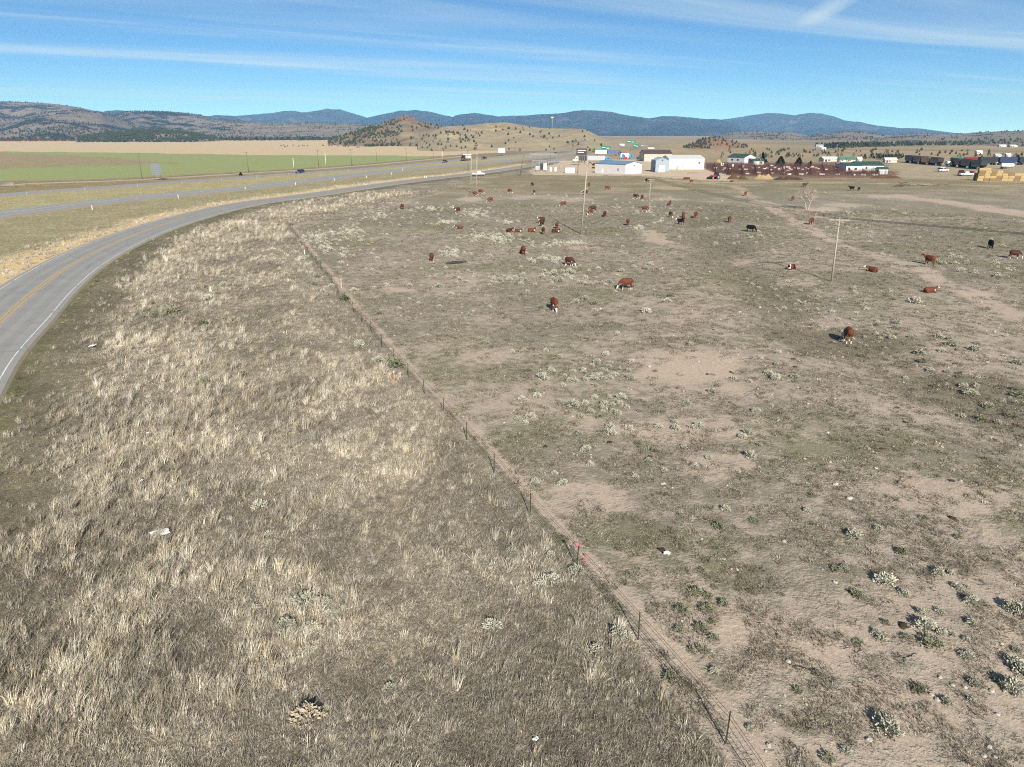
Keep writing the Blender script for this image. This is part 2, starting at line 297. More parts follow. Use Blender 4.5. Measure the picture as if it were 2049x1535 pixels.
    m = inpoly(x, y, PENS); a[m] = S(146, 120, 102); b[m] = S(112, 88, 76); cv[m] = 0.5
    m = inpoly(jx, jy, YARD2); a[m] = S(190, 174, 146); b[m] = S(150, 140, 116); cv[m] = 0.5
    return a, b, cv, tall
def ground_material():
    m, nt, bs = nmat('ground_cover'); N = nt.nodes.new; L = nt.links.new
    bs.inputs['Roughness'].default_value = 0.95; bs.inputs['Specular IOR Level'].default_value = 0.1
    def at(nm):
        q = N('ShaderNodeAttribute'); q.attribute_name = nm; return q
    ge = N('ShaderNodeNewGeometry')
    def noise(sc, det, ro=0.6, dist=0.0):
        q = N('ShaderNodeTexNoise'); q.inputs['Scale'].default_value = sc; q.inputs['Detail'].default_value = det; q.inputs['Roughness'].default_value = ro; q.inputs['Distortion'].default_value = dist
        L(ge.outputs['Position'], q.inputs['Vector']); return q.outputs[0]
    def mt(op, a, b, c=None):
        q = N('ShaderNodeMath'); q.operation = op
        for i, v in enumerate((a, b, c)):
            if v is None: continue
            if isinstance(v, (int, float)): q.inputs[i].default_value = v
            else: L(v, q.inputs[i])
        return q.outputs[0]
    n1 = noise(1.1, 5, 0.68); n2 = noise(5.5, 3, 0.7); n3 = noise(0.12, 3, 0.6); n4 = noise(28, 1, 0.6)
    s = mt('ADD', mt('MULTIPLY', n1, 0.55), mt('MULTIPLY', n2, 0.45))
    thr = mt('SUBTRACT', 0.70, mt('MULTIPLY', at('cv').outputs['Fac'], 0.40)); thr = mt('SUBTRACT', thr, mt('MULTIPLY', mt('SUBTRACT', n3, 0.5), 0.25))
    mk = N('ShaderNodeMapRange'); mk.interpolation_type = 'SMOOTHSTEP'; L(s, mk.inputs[0]); L(mt('SUBTRACT', thr, 0.07), mk.inputs[1]); L(mt('ADD', thr, 0.09), mk.inputs[2])
    mx = N('ShaderNodeMix'); mx.data_type = 'RGBA'; L(mk.outputs[0], mx.inputs[0]); L(at('ca').outputs['Color'], mx.inputs[6]); L(at('cb').outputs['Color'], mx.inputs[7])
    br = mt('MAXIMUM', 0.25, mt('ADD', 0.02, mt('ADD', mt('MULTIPLY', n4, 0.9), mt('MULTIPLY', n2, 1.1))))
    m2 = N('ShaderNodeMix'); m2.data_type = 'RGBA'; m2.blend_type = 'MULTIPLY'; m2.inputs[0].default_value = 1; L(mx.outputs[2], m2.inputs[6])
    cb = N('ShaderNodeCombineColor'); [L(br, cb.inputs[i]) for i in range(3)]; L(cb.outputs[0], m2.inputs[7]); L(m2.outputs[2], bs.inputs['Base Color'])
    bp = N('ShaderNodeBump'); bp.inputs['Strength'].default_value = 0.7; bp.inputs['Distance'].default_value = 0.09; L(mt('ADD', s, mt('MULTIPLY', mk.outputs[0], 0.35)), bp.inputs['Height']); L(bp.outputs[0], bs.inputs['Normal'])
    return m
def add_cover(me, V):
    a, b, cv, _ = cover(V[:, 0], V[:, 1]); n = len(V)
    for nm, c in (('ca', a), ('cb', b)):
        t = me.attributes.new(nm, 'FLOAT_COLOR', 'POINT'); q = np.ones((n, 4), np.float32); q[:, :3] = c; t.data.foreach_set('color', q.ravel())
    t = me.attributes.new('cv', 'FLOAT', 'POINT'); t.data.foreach_set('value', cv.astype(np.float32))
def build_ground():
    th = np.concatenate([np.arange(-42, 42.01, 0.21), np.arange(46, 317.9, 4.0)]); th = np.radians(th); nt_ = len(th)
    rr = np.exp(np.linspace(math.log(3.0), math.log(20000), 600)); nr = len(rr)
    X = (rr[:, None] * np.sin(th)[None, :]).ravel(); Y = (rr[:, None] * np.cos(th)[None, :]).ravel()
    V = np.stack([X, Y, hz(X, Y)], 1); V = np.vstack([V, [[0, 0, hz1(0, 0)]]])
    i = np.arange(nr - 1)[:, None] * nt_; j = np.arange(nt_)[None, :]; j2 = (j + 1) % nt_
    F = np.stack([i + j, i + j2, i + nt_ + j2, i + nt_ + j], -1).reshape(-1, 4)[:, ::-1]
    c = len(V) - 1; k = np.arange(0, nt_); F2 = np.stack([np.full(nt_, c), (k + 1) % nt_, k, k], 1)
    me = mesh_np('ground', V, F[:, ::1], [ground_material()], smooth=True)
    add_cover(me, V); o = link('ground', me); tag(o, kind='structure')
    if me.polygons[1000].normal.z < 0: me.flip_normals()
    return o
ground = build_ground()
# ------------------------------------------------------------------ roads
def ribbon(pl, o0, o1, z, name, m, parent=None, dash=None, cross=0.0):
    P = np.array(pl); T = np.gradient(P, axis=0); T /= np.linalg.norm(T, axis=1)[:, None]; Nn = np.stack([-T[:, 1], T[:, 0]], 1)
    A = P + Nn * o0; B = P + Nn * o1; n = len(P)
    za = np.full(n, z); V = np.vstack([np.column_stack([A, za]), np.column_stack([B, za])]); idx = np.arange(n - 1)
    if dash:
        s = np.concatenate([[0], np.cumsum(np.linalg.norm(np.diff(P, axis=0), axis=1))]); idx = idx[((s[:-1] % (dash[0] + dash[1])) < dash[0])]
    F = np.stack([idx, idx + n, idx + n + 1, idx + 1], 1)[:, ::-1]
    me = mesh_np(name, V, F, [m]); 
    if me.polygons[0].normal.z < 0: me.flip_normals()
    return link(name, me, parent)
def slab(pl, hw, name, m, top=0.16, skirt=0.9, sm=None):        # a paved strip standing a little proud, with sloping gravel shoulders
    P = np.array(pl); T = np.gradient(P, axis=0); T /= np.linalg.norm(T, axis=1)[:, None]; Nn = np.stack([-T[:, 1], T[:, 0]], 1); n = len(P)
    offs = [(-hw - skirt, -0.05), (-hw, top), (hw, top), (hw + skirt, -0.05)]
    V = np.vstack([np.column_stack([P + Nn * o, np.full(n, z)]) for o, z in offs]); F = []; mi = []
    for k in range(3):
        i = np.arange(n - 1); F.append(np.stack([i + k * n, i + 1 + k * n, i + 1 + (k + 1) * n, i + (k + 1) * n], 1)); mi += [0 if k == 1 else 1] * (n - 1)
    me = mesh_np(name, V, np.vstack(F), [m, sm or m], mi)
    if me.polygons[n + 3].normal.z < 0: me.flip_normals()
    o = link(name, me); tag(o, kind='structure'); return o
def dense(pl, step):
    P = np.array(pl); s = np.concatenate([[0], np.cumsum(np.linalg.norm(np.diff(P, axis=0), axis=1))]); t = np.arange(0, s[-1], step)
    return [tuple(q) for q in np.column_stack([np.interp(t, s, P[:, 0]), np.interp(t, s, P[:, 1])])]
def asphalt(name, col, streak=0.12):
    m, nt, b = nmat(name); N = nt.nodes.new; L = nt.links.new; b.inputs['Roughness'].default_value = 0.85; b.inputs['Specular IOR Level'].default_value = 0.25
    ge = N('ShaderNodeNewGeometry'); n1 = N('ShaderNodeTexNoise'); n1.inputs['Scale'].default_value = 0.35; n1.inputs['Detail'].default_value = 6; L(ge.outputs['Position'], n1.inputs['Vector'])
    n2 = N('ShaderNodeTexNoise'); n2.inputs['Scale'].default_value = 14; n2.inputs['Detail'].default_value = 3; L(ge.outputs['Position'], n2.inputs['Vector'])
    ad = N('ShaderNodeMath'); ad.operation = 'ADD'; L(n1.outputs[0], ad.inputs[0]); L(n2.outputs[0], ad.inputs[1])
    mr = N('ShaderNodeMapRange'); mr.inputs[1].default_value = 0.6; mr.inputs[2].default_value = 1.4; L(ad.outputs[0], mr.inputs[0])
    mx = N('ShaderNodeMix'); mx.data_type = 'RGBA'; L(mr.outputs[0], mx.inputs[0]); mx.inputs[6].default_value = (*[c * (1 - streak) for c in col], 1); mx.inputs[7].default_value = (*[c * (1 + streak) for c in col], 1)
    vo = N('ShaderNodeTexVoronoi'); vo.feature = 'DISTANCE_TO_EDGE'; vo.inputs['Scale'].default_value = 0.16; sc_ = N('ShaderNodeVectorMath'); sc_.operation = 'ADD'
    nz_ = N('ShaderNodeTexNoise'); nz_.inputs['Scale'].default_value = 0.6; nz_.inputs['Detail'].default_value = 3; L(ge.outputs['Position'], nz_.inputs['Vector']); L(ge.outputs['Position'], sc_.inputs[0]); L(nz_.outputs['Color'], sc_.inputs[1]); L(sc_.outputs[0], vo.inputs['Vector'])
    cr = N('ShaderNodeMapRange'); cr.inputs[1].default_value = 0.004; cr.inputs[2].default_value = 0.014; cr.inputs[3].default_value = 0.80; cr.inputs[4].default_value = 1.0; L(vo.outputs[0], cr.inputs[0])
    mu = N('ShaderNodeVectorMath'); mu.operation = 'SCALE'; L(mx.outputs[2], mu.inputs[0]); L(cr.outputs[0], mu.inputs['Scale'])
    L(mu.outputs[0], b.inputs['Base Color']); return m
A1 = asphalt('asphalt_worn', S(152, 152, 150, 1.3)); A2 = asphalt('asphalt_grey', S(150, 150, 149, 1.3))
A1D = asphalt('asphalt_wheel_track', S(146, 146, 145, 1.3)); GRV = asphalt('road_gravel', S(186, 176, 158))
SHO = asphalt('shoulder_gravel', S(160, 148, 126)); PAINT = mat('road_paint_white', (0.52, 0.52, 0.50), 0.7, 0.4, 4); YEL = mat('road_paint_yellow', (0.46, 0.29, 0.09), 0.7, 0.35, 3)
CLd = dense(CL, 2.0); H1d = dense(HW1, 4.0); H2d = dense(HW2, 4.0); FRd = dense(FR, 5.0)
r1 = slab(CLd, 4.75, 'frontage_road', A1, 0.12, 0.35, SHO)
for o0, o1 in ((-0.30, -0.14), (0.14, 0.30)): ribbon(CLd, o0, o1, 0.128, 'yellow_centre_line', YEL, r1)
CLe = dense(CL, 0.75)
ribbon(CLe, -4.22, -4.11, 0.128, 'white_edge_line', PAINT, r1, (14.0, 0.8)); ribbon(CLe, 4.11, 4.22, 0.128, 'white_edge_line', PAINT, r1, (11.0, 0.9))
for o in (-2.7, -1.1, 1.1, 2.7): ribbon(CLd, o - 0.4, o + 0.4, 0.124, 'wheel_track', A1D, r1)
r2 = slab(H1d, 6.6, 'highway_road', A2, 0.2, 1.2, SHO)
ribbon(H1d, -3.9, -3.7, 0.208, 'white_edge_line', PAINT, r2); ribbon(H1d, 4.6, 4.8, 0.208, 'white_edge_line', PAINT, r2); ribbon(dense(HW1, 1.5), 0.4, 0.6, 0.208, 'lane_dash', PAINT, r2, (4.5, 7.5))
ramp = [p for p in H1d if p[1] < 300]
ribbon(ramp, 0.85, 1.15, 0.209, 'ramp_line', PAINT, r2)
r3 = slab(H2d, 5.4, 'highway_road', A2, 0.2, 1.2, SHO)
ribbon(H2d, -3.9, -3.7, 0.208, 'white_edge_line', PAINT, r3); ribbon(H2d, 3.7, 3.9, 0.208, 'white_edge_line', PAINT, r3); ribbon(dense(HW2, 1.5), -0.1, 0.1, 0.208, 'lane_dash', PAINT, r3, (4.5, 7.5))
r4 = slab(FRd, 2.6, 'gravel_road', GRV, 0.08, 0.8, SHO)
# ------------------------------------------------------------------ hills and mountains
def hill_mat(name, grass, dark, forest, rock=None, rockk=0.0, scale=1.0, bumpd=6.0):
    m, nt, b = nmat(name); N = nt.nodes.new; L = nt.links.new; b.inputs['Roughness'].default_value = 1.0; b.inputs['Specular IOR Level'].default_value = 0.05
    ge = N('ShaderNodeNewGeometry')
    def nz(sc, det, ro=0.6):
        q = N('ShaderNodeTexNoise'); q.inputs['Scale'].default_value = sc * scale; q.inputs['Detail'].default_value = det; q.inputs['Roughness'].default_value = ro; L(ge.outputs['Position'], q.inputs['Vector']); return q.outputs[0]
    def mr(v, a, c):
        q = N('ShaderNodeMapRange'); q.interpolation_type = 'SMOOTHSTEP'; q.inputs[1].default_value = a; q.inputs[2].default_value = c; L(v, q.inputs[0]); return q.outputs[0]
    def mx(f, a, c):
        q = N('ShaderNodeMix'); q.data_type = 'RGBA'; L(f, q.inputs[0])
        for i, v in ((6, a), (7, c)):
            if isinstance(v, tuple): q.inputs[i].default_value = (*v, 1)
            else: L(v, q.inputs[i])
        return q.outputs[2]
    c = mx(mr(nz(0.012, 6), 0.35, 0.65), grass, dark)
    if rock: c = mx(mr(nz(0.02, 7, 0.7), 0.62 - rockk * 0.4, 0.72 - rockk * 0.4), c, rock)
    if forest is not None:
        thr = forest[3]; c = mx(mr(nz(0.0045, 9, 0.66), 0.56 - thr, 0.60 - thr), c, tuple(forest[:3]))
    c2 = N('ShaderNodeMix'); c2.data_type = 'RGBA'; c2.blend_type = 'MULTIPLY'; c2.inputs[0].default_value = 1; L(c, c2.inputs[6])
    k = N('ShaderNodeMapRange'); k.inputs[3].default_value = 0.6; k.inputs[4].default_value = 1.35; L(nz(0.09, 6, 0.7), k.inputs[0]); cc = N('ShaderNodeCombineColor'); [L(k.outputs[0], cc.inputs[i]) for i in range(3)]; L(cc.outputs[0], c2.inputs[7])
    L(c2.outputs[2], b.inputs['Base Color'])
    bp = N('ShaderNodeBump'); bp.inputs['Strength'].default_value = 0.8; bp.inputs['Distance'].default_value = bumpd; L(nz(0.02, 7, 0.6), bp.inputs['Height']); L(bp.outputs[0], b.inputs['Normal'])
    return m
HILLS = {}
def hill(key, name, prof, D, front, back, m, rough=0.12, gul=1.0, ncross=46, power=1.5, wob=0.1, step=4.0, seed=1.0, base=-4.0):
    """A ridge of real relief: skyline points give the crest height at its own distance D; flanks run front and back from it."""
    pr = sorted(prof); xs = np.arange(pr[0][0], pr[-1][0] + 0.1, step); ys = np.interp(xs, [p[0] for p in pr], [p[1] for p in pr])
    if 'far' in key: ys = ys + 2.4 * (fbm(xs, xs * 0 + seed * 9, 14, 4, seed, 0.65) - 0.5) * np.clip((265 - ys) / 20, 0, 1)
    elif len(pr) > 6: ys = ys + 1.2 * (fbm(xs, xs * 0 + seed * 9, 18, 3, seed) - 0.5)
    if len(pr) > 6 and 'far' not in key: ys = np.convolve(np.pad(ys, 2, 'edge'), [0.12, 0.22, 0.32, 0.22, 0.12], 'valid')
    ts = np.concatenate([-np.linspace(1, 0, ncross)[:-1], np.linspace(0, 1, ncross // 2)]); V = []
    for x, y in zip(xs, ys):
        d = ray(x, y); hd = math.hypot(d[0], d[1]); ux, uy = d[0] / hd, d[1] / hd
        w_ = float(fbm(np.array([x * D / FPX]), np.array([seed * 50]), D * 0.12, 3, seed)[0] - 0.5) * 2; Dk = D * (1 + wob * w_)
        crest = HC + Dk * d[2] / hd; endt = min(1, (x - pr[0][0]) / 25.0, (pr[-1][0] - x) / 25.0)
        rr = Dk + np.where(ts < 0, ts * front, ts * back); px_, py_ = ux * rr, uy * rr
        prof_t = (1 - np.abs(ts) ** power) ** 1.15
        gully = (np.abs(fbm(px_, py_, front * 0.30, 5, seed + 2) - 0.5) * 2); lump = fbm(px_, py_, front * 0.5, 4, seed + 5) - 0.5
        amp = np.clip(np.abs(ts) * 3, 0, 1) * (1 - np.abs(ts) ** 3)
        hgt = crest * prof_t + crest * amp * (rough * 2.0 * lump - 0.0) - crest * amp * gul * (1.0 if 'far' in key else 0.45) * np.clip(0.35 - gully, 0, 1) 
        hgt = np.minimum(hgt, HC + (crest - HC) * rr / Dk - np.abs(ts) * 1.0) if crest > HC else hgt
        hgt = hgt + base * np.abs(ts) ** 4
        V.append(np.column_stack([px_, py_, hgt]))
    nc = len(ts); nx = len(xs); V = np.vstack(V); i = np.arange(nx - 1)[:, None] * nc; j = np.arange(nc - 1)[None, :]
    F = np.stack([i + j, i + nc + j, i + nc + j + 1, i + j + 1], -1).reshape(-1, 4)
    me = mesh_np(name, V, F, [m], smooth=True)
    if me.polygons[len(me.polygons) // 2].normal.z < 0: me.flip_normals()
    o = link(name, me); tag(o, kind='structure'); HILLS[key] = (V.reshape(nx, nc, 3), xs, ts); return o
FOR = (0.030, 0.040, 0.030)
mBlue = hill_mat('mountain_forest', S(88, 88, 84), S(70, 70, 66), (*FOR, 0.15), S(124, 118, 112), 0.05, 0.9, 40)
mGrey = hill_mat('hill_grass_forest', S(138, 130, 118), S(116, 110, 102), (*FOR, 0.05), None, 0, 0.8, 8)
mMid = hill_mat('hill_dry_grass', S(146, 137, 122), S(124, 118, 108), (*FOR, -0.02), None, 0, 1.2, 6)
mButte = hill_mat('butte_rock', S(148, 138, 116), S(126, 116, 98), None, S(138, 110, 94), 0.24, 2.5, 3)
mCut = hill_mat('hill_clay', S(168, 157, 132), S(152, 143, 120), None, S(190, 162, 136), 0.18, 3.0, 2)
mRed = hill_mat('hill_red_clay', S(146, 126, 106), S(134, 112, 94), None, S(168, 122, 98), 0.35, 3.0, 2)
hill('far1', 'mountain', [(380, 262), (410, 234), (430, 230), (470, 232), (500, 230), (545, 226), (570, 222), (590, 222), (605, 225), (625, 223), (655, 218), (680, 219), (700, 225), (730, 234), (760, 245), (790, 262)], 10500, 3000, 2000, mBlue, 0.16, 1.3, seed=3)
hill('far2', 'mountain', [(690, 262), (730, 236), (755, 231), (800, 221), (815, 222), (830, 220), (850, 222), (870, 226), (885, 230), (905, 234), (940, 245), (980, 258)], 9300, 2600, 2000, mBlue, 0.16, 1.3, seed=4)
hill('far3', 'mountain', [(880, 258), (910, 231), (930, 228), (950, 226), (975, 230), (1000, 233), (1050, 231), (1130, 226), (1150, 222), (1165, 220), (1190, 221), (1225, 224), (1240, 228), (1270, 233), (1300, 237), (1330, 232), (1380, 235), (1400, 239), (1430, 238), (1460, 243), (1500, 262)], 8600, 2800, 2000, mBlue, 0.16, 1.3, seed=5)
hill('far4', 'mountain', [(1280, 264), (1330, 236), (1360, 233), (1400, 237), (1440, 240), (1470, 236), (1500, 231), (1535, 226), (1560, 227), (1590, 231), (1620, 226), (1645, 227), (1665, 232), (1690, 241), (1720, 244), (1760, 252), (1800, 256), (1840, 257), (1870, 261), (1910, 266), (1960, 268)], 11000, 3200, 2000, mBlue, 0.16, 1.3, seed=6)
hill('far5', 'mountain', [(160, 262), (210, 222), (235, 221), (270, 224), (320, 222), (370, 226), (400, 232), (470, 232), (520, 262)], 9000, 2000, 1500, mBlue, 0.16, 1.2, seed=7)
hill('far6', 'mountain', [(1960, 268), (2005, 262), (2040, 263), (2100, 258), (2250, 262), (2400, 268)], 9000, 1500, 1500, mBlue, 0.16, 1.2, seed=8)
hill('left1', 'hill', [(-500, 225), (-300, 205), (-150, 210), (0, 203), (50, 204), (100, 207), (150, 213), (185, 221), (220, 226), (260, 240), (300, 262)], 5200, 2200, 1500, mGrey, 0.22, 1.4, seed=9)
hill('left2', 'hill', [(-400, 250), (-200, 240), (0, 246), (60, 232), (110, 224), (160, 221), (200, 226), (250, 240), (300, 258)], 4100, 1400, 1000, mGrey, 0.2, 1.2, seed=10)
hill('left3', 'hill', [(170, 262), (225, 230), (260, 223), (300, 223), (330, 224), (375, 227), (400, 230), (430, 240), (480, 243), (540, 248), (600, 262)], 4600, 1800, 1200, mGrey, 0.2, 1.3, seed=11)
hill('left4', 'hill', [(380, 263), (450, 246), (500, 245), (560, 247), (620, 245), (680, 247), (740, 249), (800, 254), (860, 263)], 4000, 1700, 1000, mMid, 0.2, 1.0, seed=12)
hill('left5', 'hill', [(150, 275), (240, 264), (290, 261), (340, 262), (390, 268), (440, 276)], 2300, 500, 500, mMid, 0.2, 1.0, seed=13)
hill('right1', 'hill', [(1380, 280), (1430, 273), (1460, 266), (1490, 262), (1540, 264), (1585, 265), (1620, 272), (1660, 278)], 3700, 1500, 1000, mMid, 0.2, 1.3, seed=14)
hill('right2', 'hill', [(1560, 280), (1610, 273), (1650, 269), (1685, 263), (1710, 263), (1740, 266), (1775, 274), (1810, 281)], 3500, 1300, 900, mMid, 0.2, 1.3, seed=15)
hill('right3', 'hill', [(1720, 280), (1780, 272), (1840, 267), (1870, 268), (1905, 269), (1950, 265), (2000, 263), (2049, 262), (2200, 256), (2400, 262), (2600, 278)], 3300, 1500, 900, mMid, 0.2, 1.3, seed=16)
hill('right4', 'hill', [(1770, 293), (1850, 287), (1950, 283), (2049, 278), (2200, 276), (2500, 282)], 1700, 600, 500, mMid, 0.16, 0.8, seed=17)
hill('gap', 'hill', [(1120, 284), (1180, 279), (1230, 277), (1270, 279), (1310, 284), (1350, 289), (1400, 292)], 3200, 900, 900, mMid, 0.15, 1.0, seed=22)
hill('gap2', 'hill', [(1255, 300), (1290, 292), (1320, 292), (1360, 297), (1400, 302), (1430, 308)], 900, 160, 250, mCut, 0.14, 0.8, seed=23)
hill('butte', 'hill', [(655, 279), (690, 270), (720, 262), (740, 253), (765, 247), (785, 242), (797, 237), (806, 234), (815, 234), (824, 238), (840, 245), (870, 250), (900, 257), (950, 268), (1000, 280)], 1450, 330, 300, mButte, 0.22, 1.3, step=2.0, power=1.2, seed=18)
hill('cut', 'hill', [(835, 280), (860, 263), (895, 252), (940, 251), (975, 247), (1000, 245), (1022, 246), (1050, 251), (1080, 256), (1110, 257), (1150, 257), (1172, 259), (1188, 267), (1205, 277), (1225, 287), (1245, 297)], 1080, 330, 300, mCut, 0.16, 0.9, step=2.0, power=1.35, seed=19)
hill('red', 'hill', [(1350, 301), (1380, 290), (1400, 281), (1415, 276), (1432, 276), (1447, 277), (1462, 280), (1485, 289), (1510, 297), (1530, 303)], 1150, 190, 200, mRed, 0.2, 1.2, step=2.0, power=1.25, seed=20)
# ------------------------------------------------------------------ scattering (uncountable plants: one object each)
def plant_mat(name, rough=0.9):
    m = bpy.data.materials.new(name); m.use_nodes = True; nt = m.node_tree; nt.nodes.clear(); N = nt.nodes.new; L = nt.links.new
    out = N('ShaderNodeOutputMaterial'); d = N('ShaderNodeBsdfDiffuse'); t = N('ShaderNodeBsdfTranslucent'); mx = N('ShaderNodeMixShader'); mx.inputs[0].default_value = 0.08
    a = N('ShaderNodeAttribute'); a.attribute_type = 'INSTANCER'; a.attribute_name = 'tint'
    ge = N('ShaderNodeNewGeometry'); n = N('ShaderNodeTexNoise'); n.inputs['Scale'].default_value = 9; n.inputs['Detail'].default_value = 1; L(ge.outputs['Position'], n.inputs['Vector'])
    k = N('ShaderNodeMapRange'); k.inputs[1].default_value = 0.25; k.inputs[2].default_value = 0.75; k.inputs[3].default_value = 0.5; k.inputs[4].default_value = 1.5; L(n.outputs[0], k.inputs[0])
    cc = N('ShaderNodeVectorMath'); cc.operation = 'SCALE'; L(a.outputs['Color'], cc.inputs[0]); L(k.outputs[0], cc.inputs['Scale'])
    L(cc.outputs[0], d.inputs['Color']); L(cc.outputs[0], t.inputs['Color']); L(d.outputs[0], mx.inputs[1]); L(t.outputs[0], mx.inputs[2]); L(mx.outputs[0], out.inputs['Surface']); return m
GRASSM = plant_mat('dry_grass_blades')
def tuft_mesh(name, nb, h, spread, lean, width, seed, bend=0.35, pre=(0.18, 0.12)):
    q = np.random.default_rng(seed); V = []; F = []
    for i in range(nb):
        az = q.uniform(0, 6.283); r0 = spread * 0.5 * math.sqrt(q.uniform()); bx, by = r0 * math.cos(az), r0 * math.sin(az)
        aa = az + q.normal(0, 0.7); tl = lean * abs(q.normal(0.6, 0.5)); hh = h * q.uniform(0.5, 1.1); ww = width * q.uniform(0.6, 1.3)
        dx, dy = math.cos(aa) * tl + pre[0] * q.uniform(0, 2), math.sin(aa) * tl + pre[1] * q.uniform(0, 2); sx, sy = -math.sin(aa + q.normal(0, 0.8)), math.cos(aa + q.normal(0, 0.8))
        p1 = (bx + dx * hh * 0.5, by + dy * hh * 0.5, hh * 0.62); p2 = (bx + dx * hh * (1 + bend), by + dy * hh * (1 + bend), hh * (1 - bend * 0.3 * tl)); k = len(V)
        V += [(bx - sx * ww, by - sy * ww, -0.02), (bx + sx * ww, by + sy * ww, -0.02), (p1[0] - sx * ww * 0.8, p1[1] - sy * ww * 0.8, p1[2]), (p1[0] + sx * ww * 0.8, p1[1] + sy * ww * 0.8, p1[2]), p2]
        F += [(k, k + 1, k + 3), (k, k + 3, k + 2), (k + 2, k + 3, k + 4)]
    return mesh_np(name, V, F, [GRASSM])
def proto_coll(name, meshes):
    c = bpy.data.collections.new(name)
    for i, m in enumerate(meshes): c.objects.link(bpy.data.objects.new('%s_%02d' % (name, i), m))
    return c
def scatter(name, P, scale, rot, tint, idx, coll):
    n = len(P); me = bpy.data.meshes.new(name); me.vertices.add(n); me.vertices.foreach_set('co', np.asarray(P, np.float32).ravel())
    def att(nm, ty, key, v): t = me.attributes.new(nm, ty, 'POINT'); t.data.foreach_set(key, np.asarray(v).ravel())
    att('sc', 'FLOAT_VECTOR', 'vector', np.asarray(scale, np.float32)); att('ro', 'FLOAT_VECTOR', 'vector', np.asarray(rot, np.float32))
    q = np.ones((n, 4), np.float32); q[:, :3] = tint; att('tint', 'FLOAT_COLOR', 'color', q); att('ix', 'INT', 'value', np.asarray(idx, np.int32))
    o = link(name, me); ng = bpy.data.node_groups.new(name + '_nodes', 'GeometryNodeTree')
    ng.interface.new_socket('Geometry', in_out='INPUT', socket_type='NodeSocketGeometry'); ng.interface.new_socket('Geometry', in_out='OUTPUT', socket_type='NodeSocketGeometry')
    N = ng.nodes.new; L = ng.links.new; gi = N('NodeGroupInput'); go = N('NodeGroupOutput'); mp = N('GeometryNodeMeshToPoints'); ip = N('GeometryNodeInstanceOnPoints'); ci = N('GeometryNodeCollectionInfo')
    ci.inputs['Collection'].default_value = coll; ci.inputs['Separate Children'].default_value = True; ci.inputs['Reset Children'].default_value = True
    def na(nm, ty): a = N('GeometryNodeInputNamedAttribute'); a.data_type = ty; a.inputs['Name'].default_value = nm; return a.outputs['Attribute']
    L(gi.outputs[0], mp.inputs['Mesh']); L(mp.outputs[0], ip.inputs['Points']); L(ci.outputs[0], ip.inputs['Instance']); ip.inputs['Pick Instance'].default_value = True
    L(na('ix', 'INT'), ip.inputs['Instance Index']); L(na('sc', 'FLOAT_VECTOR'), ip.inputs['Scale']); L(na('ro', 'FLOAT_VECTOR'), ip.inputs['Rotation']); L(ip.outputs[0], go.inputs[0])
    md = o.modifiers.new('scatter', 'NODES'); md.node_group = ng; return o
def polar(n, r0, r1, ex, a=43.0):                # random ground points, density falling as r**-ex
    u = RNG.random(n); k = 2 - ex
    r = (r0 ** k + u * (r1 ** k - r0 ** k)) ** (1 / k) if abs(k) > 1e-6 else r0 * (r1 / r0) ** u
    t = np.radians(RNG.uniform(-a, a, n)); return r * np.sin(t), r * np.cos(t), r
def pick(n, cols, wts):
    c = np.array(cols); i = RNG.choice(len(cols), n, p=np.array(wts) / np.sum(wts)); return c[i] * RNG.uniform(0.62, 1.38, (n, 1))
def verge_masks(x, y):
    dCL, sCL = pdist(x, y, CL[::2]); dF, sF = pdist(x, y, FENCE[::3] + [FENCE[-1]] + FENCE2[::2]); return dCL, sCL, dF, sF
STRAW, PALE, GREY, OLIVE, GREEN, BROWN = S(184, 175, 157), S(203, 196, 180), S(164, 157, 146), S(150, 146, 126), S(114, 118, 82), S(136, 128, 117)
